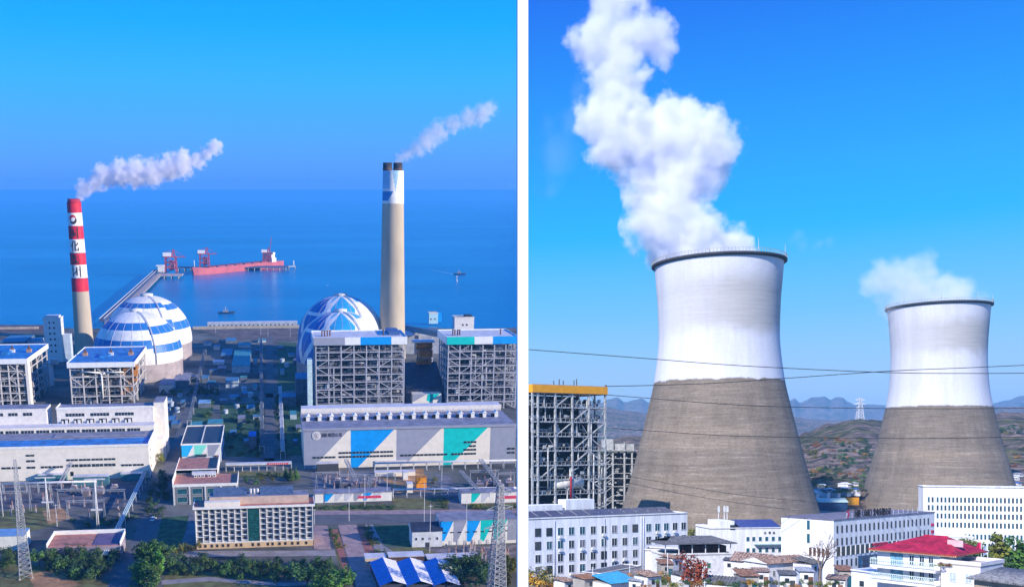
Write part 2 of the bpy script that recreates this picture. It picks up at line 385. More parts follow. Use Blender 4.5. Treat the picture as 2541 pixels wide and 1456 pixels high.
steam('steam_wisp', [(1385, 380, 62), (1420, 300, 55), (1440, 230, 40), (1370, 460, 40), (1345, 330, 40)], T1Y + 25, .012, 'faint pale wisp of vapour left of the tall steam column', nscale=.04, amp=1.6, warp=14.0, gain=1.2, aniso=-.3)
steam('steam_wisp', [(1975, 595, 24), (1990, 612, 20), (2030, 608, 16), (2055, 602, 18)], T1Y + 40, .02, 'small faint vapour scrap in the sky between the two towers', nscale=.08, amp=1.6, warp=9.0, gain=1.3, aniso=-.3)
# ================================================================== HARBOUR POWER STATION (left-hand place)
CUR[0] = COL_L
_n = nrm
_n = (RT * F - FW * (1284.6 - CX)).normalized()
def EX(y, z=0.0): return (-_n.y * y - _n.z * (z - HL)) / _n.x
EDGE = (EX(500) - 1.0) / 500
# ---- sea and land
def sheet(name, pts, m, z, label=None, kind='structure', th=0.0):
    b = MB(); b.face([(p[0], p[1], z) for p in pts], 0)
    o = single(name, b, m, label, None, None, kind); return o
sm = bpy.data.materials.new('sea_water'); sm.use_nodes = True; t_ = sm.node_tree; n_ = t_.nodes; l_ = t_.links
b_ = n_['Principled BSDF']; b_.inputs['Roughness'].default_value = .22; b_.inputs['IOR'].default_value = 1.33; b_.inputs['Specular IOR Level'].default_value = .3
co_ = n_.new('ShaderNodeTexCoord'); z1 = n_.new('ShaderNodeTexNoise'); z1.inputs['Scale'].default_value = .06; z1.inputs['Detail'].default_value = 8; z1.inputs['Roughness'].default_value = .7
mp_ = n_.new('ShaderNodeMapping'); mp_.inputs['Scale'].default_value = (.5, 1, 1); l_.new(co_.outputs['Object'], mp_.inputs[0]); l_.new(mp_.outputs[0], z1.inputs['Vector'])
bp_ = n_.new('ShaderNodeBump'); bp_.inputs['Strength'].default_value = .55; bp_.inputs['Distance'].default_value = 2.0; l_.new(z1.outputs['Fac'], bp_.inputs['Height']); l_.new(bp_.outputs[0], b_.inputs['Normal'])
z2 = n_.new('ShaderNodeTexNoise'); z2.inputs['Scale'].default_value = .0022; z2.inputs['Detail'].default_value = 6; mp2 = n_.new('ShaderNodeMapping'); mp2.inputs['Scale'].default_value = (.45, 1.3, 1)
l_.new(co_.outputs['Object'], mp2.inputs[0]); l_.new(mp2.outputs[0], z2.inputs['Vector'])
rw = ramp_node(n_, [(.32, (.0, .135, .33, 1)), (.5, (.0, .17, .40, 1)), (.68, (.01, .215, .47, 1))]); l_.new(z2.outputs['Fac'], rw.inputs[0]); l_.new(rw.outputs[0], b_.inputs['Base Color'])
b = MB(); ys = [1040, 1500, 2500, 5000, 12000, 40000, 150000]
for y0, y1 in zip(ys, ys[1:]): b.face(((-.9 * y0, y0, -2), (EX(y0, -2), y0, -2), (EX(y1, -2), y1, -2), (-.9 * y1, y1, -2)))
single('sea', b, sm, kind='structure')
GROUND = mat('ground_soil', (.13, .14, .13), .95, .45, .03, detail=8, col2=(.19, .185, .165, 1))
b = MB(); ys = list(range(120, 1081, 60)); nx = 24
shore = lambda x: 1086 - 0.09 * (x + 100) + 4 * sin(x * .05)
for y0, y1 in zip(ys, ys[1:]):
    for k in range(nx):
        g = lambda q, y: (-.55 * y - 60) + (EX(y) + .55 * y + 60) * q / nx
        Y1 = lambda x: y1 if y1 < 1080 else shore(x)
        x0, x1, x2, x3 = g(k, y0), g(k + 1, y0), g(k + 1, y1), g(k, y1)
        b.face(((x0, y0, 0), (x1, y0, 0), (x2, Y1(x2), 0), (x3, Y1(x3), 0)))
        if y1 >= 1080: b.face(((x3, Y1(x3), 0), (x2, Y1(x2), 0), (x2, Y1(x2) + 3, -3), (x3, Y1(x3) + 3, -3)))
single('ground', b, GROUND, kind='structure')
def gpoly(name, px, m, z=.05, kind='structure', label=None):
    P = [L(*p, z) for p in px]; b = MB(); b.face([(p.x, p.y, z) for p in P])
    return single(name, b, m, label, None, None, kind)
PINK = mat('pink_paving', (.36, .25, .24), .9, .15, .3)
REDP = mat('red_paving', (.33, .13, .10), .9, .2, .4)
LAWN = mat('lawn_green', (.05, .11, .05), .95, .35, .25, detail=6)
LAWNY = mat('lawn_dry', (.32, .22, .085), .95, .4, .2, detail=6, col2=(.19, .20, .07, 1))
EARTH = mat('bare_earth', (.42, .23, .11), .95, .3, .15, detail=6)
GREYG = mat('grey_yard', (.17, .165, .18), .95, .25, .15, detail=6)
ROADM = mat('road_asphalt', (.13, .13, .14), .9, .12, .15)
roads = [
    [(256, 1470), (312, 1470), (350, 1378), (398, 1289), (427, 1200), (456, 1090), (484, 985), (466, 985), (432, 1090), (388, 1200), (350, 1289), (311, 1378)],
    [(655, 1146), (681, 1146), (676, 832), (662, 832)],
    [(440, 1146), (755, 1146), (755, 1136), (442, 1136)],
    [(468, 985), (760, 985), (760, 976), (472, 976)],
    [(778, 1300), (1288, 1294), (1286, 1272), (778, 1276)],
]
for r_ in roads: gpoly('road', r_, ROADM, .06)
gpoly('pavement', [(780, 1276), (1286, 1272), (1285, 1262), (780, 1266)], PINK, .1)
gpoly('path', [(838, 1301), (884, 1300), (944, 1470), (888, 1470)], PINK, .08)
gpoly('pavement', [(818, 1312), (838, 1312), (880, 1450), (856, 1425)], REDP, .12)
gpoly('pavement', [(886, 1310), (900, 1310), (945, 1400), (918, 1405)], REDP, .12)
gpoly('path', [(1078, 1175), (1112, 1175), (1165, 1272), (1120, 1272)], GREYG, .08)
gpoly('path', [(905, 1300), (925, 1300), (950, 1352), (985, 1372), (1100, 1374), (1098, 1382), (970, 1381), (930, 1362)], PAVE, .09)
gpoly('pavement', [(470, 1272), (487, 1272), (484, 1366), (452, 1366)], GREYG, .1)
gpoly('pavement', [(452, 1366), (830, 1364), (835, 1378), (440, 1380)], PAVE, .1)
gpoly('pavement', [(778, 1303), (812, 1303), (822, 1362), (778, 1362)], PINK, .1)
for q in ([(402, 1282), (470, 1278), (448, 1356), (385, 1352)], [(925, 1303), (1030, 1300), (1030, 1358), (956, 1352)], [(700, 985), (752, 985), (752, 1130), (694, 1130)], [(545, 1000), (650, 1000), (650, 1132), (560, 1132)], [(690, 850), (735, 850), (740, 968), (690, 968)], [(486, 1010), (530, 1010), (520, 1050), (470, 1050)]):
    gpoly('lawn', q, LAWN, .04)
for q in ([(960, 1358), (1040, 1356), (1090, 1372), (985, 1371)], [(975, 1236), (1098, 1234), (1112, 1262), (972, 1264)], [(1148, 1250), (1284, 1248), (1284, 1262), (1162, 1262)], [(0, 1268), (110, 1255), (150, 1300), (60, 1320), (0, 1316)], [(0, 1400), (40, 1385), (160, 1425), (380, 1458), (0, 1500)], [(410, 1420), (560, 1418), (760, 1462), (400, 1475)], [(560, 1170), (740, 1170), (745, 1185), (600, 1184)], [(780, 1252), (975, 1250), (972, 1264), (780, 1266)], [(826, 1365), (842, 1365), (890, 1450), (860, 1440)]):
    gpoly('lawn', q, LAWNY, .05)
for q in ([(930, 1168), (1050, 1162), (1060, 1215), (985, 1222)], [(70, 1425), (130, 1410), (200, 1450), (90, 1470)], [(105, 1268), (150, 1255), (178, 1285), (120, 1300)]):
    gpoly('bare_soil', q, EARTH, .07)
gpoly('yard', [(770, 1168), (975, 1166), (985, 1222), (780, 1224)], GREYG, .045)
gpoly('yard', [(1060, 1362), (1284, 1350), (1284, 1396), (1090, 1392)], mat('yard_pinkish', (.23, .19, .19), .95, .3, .2), .045)
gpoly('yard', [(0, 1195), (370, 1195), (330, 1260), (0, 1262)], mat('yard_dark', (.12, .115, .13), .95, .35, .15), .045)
gpoly('yard', [(500, 818), (735, 816), (735, 842), (560, 842)], mat('yard_brown', (.16, .125, .115), .95, .3, .1), .05)
gpoly('yard', [(0, 806), (115, 806), (115, 822), (0, 824)], mat('yard_red', (.14, .085, .075), .95, .3, .1), .05)

gpoly('path', [(400, 1438), (520, 1430), (700, 1444), (835, 1440), (835, 1447), (700, 1453), (520, 1440), (400, 1449)], PAVE, .08)
# ---- writing drawn as strokes
GL = {
 '国': [(0,0,1,0),(1,0,1,1),(1,1,0,1),(0,1,0,0),(.2,.75,.8,.75),(.25,.5,.75,.5),(.2,.22,.8,.22),(.5,.22,.5,.75),(.62,.4,.72,.3)],
 '化': [(.35,1,.05,.5),(.22,.75,.22,0),(.58,.95,.58,.1),(.58,.1,.95,.1),(.95,.1,.95,.28),(.92,.75,.58,.5)],
 '集': [(.35,1,.1,.7),(.25,.85,.25,.42),(.25,.86,.9,.86),(.3,.7,.85,.7),(.3,.56,.85,.56),(.25,.42,.92,.42),(.55,.86,.55,0),(.05,.3,.95,.3),(.5,.28,.1,.02),(.6,.28,.92,.02)],
 '团': [(0,0,1,0),(1,0,1,1),(1,1,0,1),(0,1,0,0),(.2,.68,.8,.68),(.58,.88,.58,.18),(.58,.62,.22,.28)],
 '能': [(.25,1,.08,.74),(.08,.74,.42,.74),(.08,.6,.08,0),(.08,.6,.42,.6),(.42,.6,.42,.02),(.08,.4,.42,.4),(.08,.22,.42,.22),(.6,.95,.6,.55),(.6,.55,.95,.55),(.92,.9,.6,.75),(.6,.45,.6,.03),(.6,.03,.95,.03),(.92,.38,.6,.25)],
 '盘': [(.45,1,.35,.9),(.2,.88,.8,.88),(.2,.88,.15,.42),(.8,.88,.8,.42),(.02,.62,.98,.62),(.15,.34,.85,.34),(.15,.34,.15,.04),(.85,.34,.85,.04),(.38,.34,.38,.04),(.62,.34,.62,.04),(0,.04,1,.04)],
 '州': [(.2,.95,.08,0),(.5,.95,.5,0),(.85,.95,.85,0),(.05,.6,0,.4),(.32,.62,.36,.4),(.66,.62,.7,.4)],
 '发': [(.25,.95,.15,.65),(.15,.65,.9,.65),(.45,1,.1,0),(.4,.45,.8,.45),(.8,.45,.4,0),(.4,.4,.9,.02),(.7,.92,.82,.8)],
 '电': [(.15,.3,.85,.3),(.85,.3,.85,.8),(.85,.8,.15,.8),(.15,.8,.15,.3),(.15,.55,.85,.55),(.5,1,.5,.08),(.5,.08,.95,.08),(.95,.08,.95,.2)],
 '有': [(.05,.82,.95,.82),(.45,1,.08,.4),(.3,.6,.3,0),(.3,.6,.8,.6),(.8,.6,.8,.02),(.3,.42,.8,.42),(.3,.25,.8,.25)],
 '限': [(.1,1,.1,0),(.1,.98,.35,.98),(.35,.98,.22,.65),(.22,.65,.36,.4),(.5,.95,.9,.95),(.9,.95,.9,.52),(.5,.74,.9,.74),(.5,.52,.9,.52),(.5,.95,.5,.02),(.5,.02,.65,.12),(.68,.5,.98,0),(.92,.4,.75,.28)],
 '公': [(.4,.9,.05,.5),(.6,.9,.95,.5),(.45,.5,.15,.05),(.15,.05,.85,.1),(.65,.3,.88,.02)],
 '司': [(.1,.95,.9,.95),(.9,.95,.9,.05),(.9,.05,.75,.05),(.1,.72,.7,.72),(.15,.5,.15,.1),(.15,.5,.65,.5),(.65,.5,.65,.1),(.15,.1,.65,.1)],
 '出': [(.5,1,.5,0),(.15,.85,.15,.5),(.15,.5,.85,.5),(.85,.85,.85,.5),(.08,.4,.08,.03),(.08,.03,.92,.03),(.92,.4,.92,.03)],
 '(': [(.8,1,.55,.75),(.55,.75,.55,.25),(.55,.25,.8,0)], ')': [(.2,1,.45,.75),(.45,.75,.45,.25),(.45,.25,.2,0)],
}
def glyph(ch, w, h, th, y=0.0, dep=.15, x0=0.0, z0=0.0, warp=None, b=None):
    b = b or MB()
    for (xa, za, xb, zb) in GL[ch]:
        A, B = Vector((x0 + xa * w, 0, z0 + za * h)), Vector((x0 + xb * w, 0, z0 + zb * h)); d = (B - A).normalized(); n = Vector((-d.z, 0, d.x)) * th / 2; A = A - d * th / 2; B = B + d * th / 2
        fr = [A - n, B - n, B + n, A + n]
        w_ = warp or (lambda p, o: (p.x, y - o, p.z))
        f0 = [w_(p, dep) for p in fr]; f1 = [w_(p, 0) for p in fr]
        b.face(f0); 
        for k in range(4): b.face((f1[k], f1[(k + 1) % 4], f0[(k + 1) % 4], f0[k]))
    return b
# ---- colours of the painted cladding
BLUEP = mat('blue_cladding', (.0, .31, .82), .6, .08, .3)
TEALP = mat('teal_cladding', (.0, .54, .52), .6, .08, .3)
GREYP = mat('grey_lilac_cladding', (.30, .32, .42), .65, .05, .3)
BEIGE = mat('cream_cladding', (.80, .74, .66), .65, .05, .3)
BLUEROOF = mat('blue_roof_sheet', (.03, .20, .50), .6, .28, .3, detail=7)
GREYROOF = mat('grey_roof_felt', (.24, .24, .30), .85, .2, .25, detail=6)
PALEROOF = mat('pale_roof_sheet', (.62, .60, .63), .7, .10, .2)
DKROOF = mat('dark_roof_sheet', (.03, .04, .07), .5, .25, .3)
ORANGE = mat('orange_machine_paint', (.50, .20, .035), .6, .25, .7)
def base(px0, px1, pyb):
    a = L(px0, pyb); c = LY(px1, pyb, a.y); return a.x, a.y, c.x - a.x
def zt(px, py, y): return LY(px, py, y).z
def back(px, py, z): return L(px, py, z).y
def strips(parent, x0, z0, w, h, n, gap, y=0.0, m=None, name='window_strip'):
    for k in range(n):
        b = MB(); ww = (w - gap * (n - 1)) / n; x = x0 + k * (ww + gap)
        b.box(0, ww, -.12, 0, 0, h, 1); c = int(ww / 1.6)
        for j in range(1, c): b.box(j * ww / c - .06, j * ww / c + .06, -.2, -.12, 0, h, 0)
        part(parent, name, b, [OFFW, m or GLASS], (x, y, z0))

# ---- red and white chimney
RED = mat('chimney_red', (.62, .02, .05), .6, .12, .15); CHW = mat('chimney_white', (.82, .80, .78), .65, .06, .15)
CHC = mat('chimney_concrete', (.45, .385, .30), .9, .10, .06, stretch=(1, 1, .25), bump=.05)
p = L(213, 905); Yc = p.y; zc = lambda py: LY(205, py, Yc).z
o = thing('chimney', 'tall red and white banded chimney with emblem and characters, smoke trailing right', 'chimney', (p.x, p.y, 0))
bands = [(870, 722), (722, 688), (688, 656), (656, 626), (626, 593), (593, 560), (560, 528), (528, 500)]
mi_ = [0, 1, 2, 1, 2, 1, 2, 1]
r_of = lambda z: 8.6 - (8.6 - 5.75) * (z / zc(500)) ** .8
prof, ms = [(r_of(0) + .8, 0)], []
prof += [(r_of(z), z) for z in (10, 25, 40)]
zs = [zc(722), zc(688), zc(656), zc(626), zc(593), zc(560), zc(528), zc(503)]
ms = [0] * 4
prof += [(r_of(zs[0]), zs[0])]
for k, z in enumerate(zs[1:]): prof.append((r_of(z), z)); ms.append(mi_[k + 1])
b = MB(); b.lathe(prof, 40, lambda j, u: ms[j])
part(o, 'shaft', b, [CHC, RED, CHW])
b = MB(); zr = zs[-1]; b.lathe([(5.3, zr), (4.9, zr + 3.2), (4.3, zr + 3.2), (4.3, zr - 2)], 32); b.lathe([(5.75, zr), (6.2, zr), (6.2, zr + .4), (4.9, zr + .4)], 32)
part(o, 'flue_tip', b, mat('chimney_red_dark', (.40, .02, .05), .7, .2, .3))
for zr in (zs[3], zs[1]):
    b = MB(); b.lathe([(r_of(zr) + .02, zr - .3), (r_of(zr) + .5, zr - .3), (r_of(zr) + .5, zr + .3), (r_of(zr) + .02, zr + .3)], 40); part(o, 'platform_ring', b, STEEL)
def wrapc(rad, a0):
    def w(p, off):
        a = a0 + p.x / rad; r = r_of(p.z) + .05 + off
        return (r * sin(a), -r * cos(a), p.z)
    return w
INK = mat('dark_lettering', (.035, .03, .03), .7, .1, 1.)
for ch, (z1_, z0_) in zip('国化集团', [(zs[5], zs[4]), (zs[4], zs[3]), (zs[3], zs[2]), (zs[2], zs[1])]):
    hh = (z1_ - z0_); b = glyph(ch, hh * .62, hh * .78, hh * .085, x0=-hh * .31, z0=z0_ + hh * .11, warp=wrapc(7.0, -.12))
    part(o, 'character', b, INK)
# emblem: red and grey swirl
b = MB(); hh = zs[6] - zs[5]; zc0 = zs[5] + hh / 2; wr = wrapc(7.0, -.12)
for m_, a0, a1, r0, r1 in ((0, 20, 205, .17, .36), (1, 200, 385, .16, .37)):
    for k in range(14):
        t0, t1 = radians(a0 + (a1 - a0) * k / 14), radians(a0 + (a1 - a0) * (k + 1) / 14); q0, q1 = 1 - abs(k / 7 - 1) ** 2 * .8, 1 - abs((k + 1) / 7 - 1) ** 2 * .8
        P = lambda r, t: wr(Vector((r * cos(t) * hh, 0, zc0 + r * sin(t) * hh)), .1)
        mid = .27
        b.face((P(mid - (mid - r0) * q0, t0), P(mid + (r1 - mid) * q0, t0), P(mid + (r1 - mid) * q1, t1), P(mid - (mid - r0) * q1, t1)), m_)
part(o, 'emblem', b, [RED, INK])

# ---- grey chimney with two flues
p = L(972, 888); Yg = p.y; zg = lambda py: LY(972, py, Yg).z
o = thing('chimney', 'tall concrete chimney with blue-and-white top band and two dark flues', 'chimney', (p.x, p.y, 0))
rg_ = lambda z: 12.6 - (12.6 - 9.0) * min(1, z / zg(425)) ** .75
b = MB(); ztop = zg(424); zb = zg(505)
b.lathe([(rg_(z), z) for z in (0, 15, 35, 60, 85, zb)], 48)
part(o, 'shaft', b, CHC)
seg = 96; pr = [(rg_(z) + .06, z) for z in [zb + (ztop - zb) * k / 24 for k in range(25)]]
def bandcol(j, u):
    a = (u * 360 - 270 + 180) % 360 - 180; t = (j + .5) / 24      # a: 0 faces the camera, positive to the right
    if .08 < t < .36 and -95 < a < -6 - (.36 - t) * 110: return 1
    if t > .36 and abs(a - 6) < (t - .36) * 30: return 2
    if t > .44 and a < -28: return 2  # shade of the left side put into the band's blue
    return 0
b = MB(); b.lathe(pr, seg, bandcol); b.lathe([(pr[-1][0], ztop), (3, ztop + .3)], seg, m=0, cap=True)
part(o, 'painted_band', b, [CHW, mat('band_blue', (.03, .22, .55), .6, .1, .3), mat('band_sky_shade', (.30, .52, .72), .6, .08, .3)])
for px in (961, 987):
    x = LY(px, 415, Yg).x - p.x; b = MB(); b.lathe([(3.95, ztop), (3.95, zg(404)), (3.3, zg(404)), (3.3, zg(412))], 28)
    part(o, 'flue', b, mat('flue_soot', (.045, .04, .04), .7, .3, .5), (x, 0, 0))
    b = MB(); b.lathe([(4.3, ztop + 1.2), (4.3, ztop + 1.9)], 28); part(o, 'flue_band', b, RUST, (x, 0, 0))

# ---- coal domes
DW = mat('dome_white', (.74, .73, .74), .5, .10, .15, detail=7); DBL = mat('dome_blue', (.02, .15, .45), .45, .06, .2); DWALL = mat('dome_wall', (.36, .31, .33), .9, .15, .15)
DLB = mat('dome_light_blue', (.03, .33, .62), .45, .06, .2); DTEAL = mat('dome_teal', (.04, .32, .42), .45, .06, .2)
def dome(px, pyb, rpx, label, colf, wall=14.0):
    p = L(px, pyb); D = (p - CAM).dot(FW); r = rpx * D / F
    o = thing('coal_dome', label, 'dome', (p.x, p.y, 0), 0, 'striped coal storage domes')
    b = MB(); b.lathe([(r * .985, 0), (r * .985, wall)], 64); part(o, 'ring_wall', b, DWALL)
    n = 30; el = lambda j: radians(-4 + 91 * j / n)
    prof = [(r * cos(el(j)), wall + r * .07 + r * sin(el(j))) for j in range(n + 1)]
    b = MB(); m2 = 3; pf = [(r * cos(radians(-4 + 91 * j / (n * m2))), wall + r * .07 + r * sin(radians(-4 + 91 * j / (n * m2)))) for j in range(n * m2 + 1)]; b.lathe(pf, 240, lambda j, u: colf((j + .5) / (n * m2), ((u * 360 - 270 + 180) % 360) - 180)); part(o, 'roof_shell', b, [DW, DBL, DLB, DTEAL])
    b = MB()
    for k in range(24):
        a = 2 * pi * k / 24
        for j in range(0, n - 2, 2):
            P = lambda q: Vector((prof[q][0] * 1.003 * cos(a), prof[q][0] * 1.003 * sin(a), prof[q][1])); b.bar(P(j), P(j + 2), .22)
    part(o, 'roof_seam', b, OFFW)
    zt_ = wall + r * 1.07; b = MB(); b.lathe([(r * .13, zt_ - r * .04), (r * .15, zt_ + .8), (r * .15, zt_ + 1.6), (.1, zt_ + 2.4)], 24); part(o, 'top_vent', b, OFFW)
    b = MB(); P = [(r * cos(el(j)) + .9, wall + r * .07 + r * sin(el(j))) for j in range(0, n)]
    a = radians(-60)
    for (r0, z0), (r1, z1_) in zip(P, P[1:]): b.bar((r0 * cos(a), r0 * sin(a), z0 + .6), (r1 * cos(a), r1 * sin(a), z1_ + .6), .5)
    part(o, 'stairway', b, STEEL)
    return o
def colA(h, a):
    s = 1 if (a % 60) < 30 else 0
    if a > 27: h = h + .075
    return 1 if .225 < h < .345 or .50 < h < .63 else 0
def colA2(h, a):
    if a > 45: h = h + .05
    return 1 if .27 < h < .39 or .60 < h < .71 else 0
def colB(h, a):
    w = 3.6 + 3 * h
    d1 = abs(((a + h * 52) % 60) - 30); d2 = abs(((a - h * 52) % 60) - 30)
    if h > .94: return 0
    if a > 34 and h < .72: return 0
    if 30 - d1 < w or 30 - d2 < w or abs(h - .47) < .025: return 0
    return 1 if a < -38 else (2 if h > .47 else 3)
dome(372, 884, 105, 'rear blue-and-white striped coal dome beside the red-white chimney, partly hidden', colA2)
dome(346, 930, 109, 'front blue-and-white striped coal dome right of the red-white chimney', colA)
dome(846, 884, 106, 'rear triangle-patterned blue and white coal dome left of the grey chimney', colB)
dome(845, 932, 110, 'front triangle-patterned blue coal dome, mostly hidden behind a boiler house', colB)

# ---- boiler houses
def boiler(label, px0, px1, Y, pyt, pyroof, pyb0, nx, nz, fascia_mats, roofm, inner, side=True, seed=1, fh=3.0, casing=RUST, over=1.5, maxx=None):
    rnd = random.Random(seed)
    x0 = LY(px0, pyt, Y).x; x1 = LY(px1, pyt, Y).x; zt_ = zt((px0 + px1) / 2, pyt, Y)
    if maxx: x1 = min(x1, maxx)
    w = x1 - x0; dep = max(14, back((px0 + px1) / 2, pyroof, zt_) - Y)
    o = thing('boiler_house', label, 'boiler house', (x0, Y, 0), 0, 'open steel boiler houses')
    b = MB(); b.box(-over, w + over * (0 if maxx else 1), -over, dep, zt_ - .5, zt_, 0); part(o, 'roof', b, roofm)
    b = MB(); n = 24
    for k in range(n):      # fascia: wedge pattern front face
        xa, xb = -over + (w + 2 * over) * k / n, -over + (w + 2 * over) * (k + 1) / n
        if maxx: xb = min(xb, w)
        b.face(((xa, -over - .25, zt_ - fh), (xb, -over - .25, zt_ - fh), (xb, -over - .25, zt_ + .7), (xa, -over - .25, zt_ + .7)), fascia_mats[1](k / n) if callable(fascia_mats[1]) else 0)
    xr = w if maxx else w + over
    b.face(((-over, -over + .05, zt_ + .7), (-over, -over - .25, zt_ + .7), (xr, -over - .25, zt_ + .7), (xr, -over + .05, zt_ + .7)), 0)
    b.box(xr, xr + .3, -over, dep, zt_ - fh, zt_ + .7, 0); b.box(-over - .3, -over, -over, dep, zt_ - fh, zt_ + .7, 0); b.box(-over, xr, dep, dep + .3, zt_ - fh * .5, zt_ + .7, 0)
    part(o, 'fascia', b, fascia_mats[0])
    fr = MB(); zb = 0.0; zf = zt_ - fh
    xs = [w * k / nx for k in range(nx + 1)]; zs_ = [zf * k / nz for k in range(1, nz + 1)]; ysd = [dep * k / 4 for k in range(5)]
    for x in xs: fr.bar((x, 0, 0), (x, 0, zf), .75)
    for x in xs[1:-1:2]: fr.bar((x, dep * .5, 0), (x, dep * .5, zf), .8)
    for y in ysd[1:]:
        fr.bar((w, y, 0), (w, y, zf), .85); fr.bar((0, y, 0), (0, y, zf), .85)
    for z in zs_:
        fr.box(0, w, -.3, .3, z - .35, z + .35); fr.box(w - .3, w + .3, 0, dep, z - .35, z + .35); fr.box(-.3, .3, 0, dep, z - .35, z + .35)
        fr.bar((0, -.5, z + 1.2), (w, -.5, z + 1.2), .12)
    for k in range(nx):
        for j in range(nz):
            if rnd.random() < .38:
                z0, z1_ = ([0] + zs_)[j], zs_[j]
                a_, b2 = ((xs[k], 0, z0), (xs[k + 1], 0, z1_)) if rnd.random() < .5 else ((xs[k + 1], 0, z0), (xs[k], 0, z1_))
                fr.bar(a_, b2, .42)
            for _q in range(3):
                zm = ([0] + zs_)[j] + zf / nz * rnd.uniform(.15, .85); yy = rnd.uniform(.2, 6); xa_ = xs[k] + (xs[1] - xs[0]) * rnd.choice((0, 0, .4)); fr.bar((xa_, yy, zm), (xs[k + 1], yy, zm), rnd.uniform(.15, .32))
                if rnd.random() < .6: xq = rnd.uniform(xs[k], xs[k + 1]); fr.bar((xq, yy, ([0] + zs_)[j]), (xq, yy, zs_[j]), rnd.uniform(.15, .3))
    for k in range(4):
        for j in range(nz):
            z0, z1_ = ([0] + zs_)[j], zs_[j]
            if rnd.random() < .5: fr.bar((w, ysd[k], z0), (w, ysd[k + 1], z1_), .4)
    part(o, 'steel_frame', fr, inner[0])
    for z in zs_[:-1]:
        b = MB(); b.box(.4, w - .4, .4, dep - 1, z - .12, z + .02); part(o, 'floor_deck', b, STEELD)
    b = MB(); b.box(w * .12, w * .62, dep * .38, dep * .95, 2, zf * .96)
    for q in range(9):
        z = zf * rnd.uniform(.08, .9); x = w * rnd.uniform(.1, .5); b.box(x, x + w * rnd.uniform(.08, .2), dep * .22, dep * .38, z, z + zf * rnd.uniform(.05, .12), 1)
    part(o, 'boiler_casing', b, [inner[1], inner[2]])
    b = MB()
    for q in range(int(nx * nz * 5)):      # pumps, stairs, ducts and cable trays on the floors
        z = rnd.choice([0] + zs_[:-1]) + .3; x = rnd.uniform(0, w - 4); y = rnd.uniform(.8, dep * .35)
        b.box(x, x + rnd.uniform(.5, 3.6), y, y + rnd.uniform(.6, 2.5), z, z + rnd.uniform(.6, zf / nz * .75), rnd.choice((0, 0, 1, 2)))
    part(o, 'floor_equipment', b, [inner[3], inner[1], STEEL])['kind'] = 'stuff'
    for q in range(3):
        b = MB(); x = w * rnd.uniform(.08, .92); y = rnd.uniform(.6, 2); z0 = zf * rnd.uniform(.02, .3); z1_ = zf * rnd.uniform(.6, .95); x2 = min(w - 1, max(1, x + rnd.uniform(-9, 9)))
        b.path([(x, y, z0), (x, y, z1_), (x2, y, z1_), (x2, y + 4, z1_)], .42, seg=8); part(o, 'pipe', b, inner[0])
    for q in range(4):
        b = MB(); z0 = rnd.choice([0] + zs_[:-1]); x = w * rnd.uniform(.1, .85); dz = zf / nz
        for s_ in range(8): b.box(x + s_ * .45, x + s_ * .45 + .45, -.9, -.35, z0 + dz * s_ / 8, z0 + dz * s_ / 8 + .2)
        b.bar((x, -.95, z0 + 1.1), (x + 3.6, -.95, z0 + dz + 1.1), .1)
        part(o, 'stair', b, STEEL)
    return o, w, dep, zt_, zf
INL = [mat('frame_white_warm', (.60, .57, .57), .6, .12, .8), mat('boiler_brown', (.15, .12, .11), .8, .4, .5), mat('insulation_grey', (.34, .32, .31), .75, .25, .6), mat('plant_grey', (.22, .20, .22), .75, .35, 1.2)]  # warm white frame with brown and grey plant
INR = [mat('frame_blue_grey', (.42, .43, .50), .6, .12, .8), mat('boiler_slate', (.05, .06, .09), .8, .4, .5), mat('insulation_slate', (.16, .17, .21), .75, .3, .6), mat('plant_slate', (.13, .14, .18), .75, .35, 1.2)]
WF = [mat('fascia_white', (.80, .82, .86), .5, .05, .4), BLUEP, GREYP, TEALP]
b1, w1, d1, z1t, _ = boiler('steel-framed boiler house cut by the left edge of the picture, blue roof', -70, 62, 690, 892, 856, 1010, 6, 6, (WF, lambda u: 0), BLUEROOF, INL, seed=3)
b = MB(); b.box(w1 - .2, w1 + 1.8, -1.2, 6, 0, z1t - 3); part(b1, 'stair_tower', b, WHITE2)
b2, w2, d2, z2t, zf2 = boiler('blue-roofed boiler house in front of the striped domes, orange machinery inside', 172, 328, 690, 900, 862, 1010, 5, 4, (WF, lambda u: 0), BLUEROOF, INL, seed=5)
b = MB(); b.path([(w2 * .18, -1, zf2 * .9), (w2 * .48, -1, zf2 * .86), (w2 * .5, -1, zf2 * .8), (w2 * .5, -1, 6)], .55, seg=8); b.path([(w2 * .5, -1, zf2 * .8), (w2 * .56, -1, zf2 * .87), (w2 * .86, -1, zf2 * .87)], .5, seg=8); part(b2, 'steam_pipe', b, WHITE)
b = MB(); rr_ = random.Random(2)
for k in range(16):
    x, z = w2 * rr_.uniform(.76, 1.02), zf2 * rr_.uniform(.25, .95); b.box(x, x + rr_.uniform(1, 4), 1, 2 + rr_.uniform(1, 6), z, z + rr_.uniform(1.5, 5))
part(b2, 'orange_hoist', b, ORANGE)
for (o_, w_, d_, z_) in ((b1, w1, d1, z1t), (b2, w2, d2, z2t)):
    for u in (.12, .88, .55):
        b = MB(); b.box(0, 3.4, 0, 3, 0, 2.2, 0); b.box(.6, 2.6, .4, 2.4, 2.2, 3.4, 1); b.tube((1.7, 1.5, 3.4), (1.7, 1.5, 5.2), .5, 1)
        part(o_, 'roof_fan', b, [OFFW if u == .55 else mat('fan_copper', (.42, .25, .17), .7, .3, 1.), RUST], (u * w_ - 1.7, d_ * .45, z_))
    b = MB(); b.box(w_ * .4, w_ * .55, d_ * .3, d_ * .5, z_, z_ + 1.6); part(o_, 'roof_housing', b, BLUEROOF)
fR = lambda u: (2 if u < .46 and True else 1)
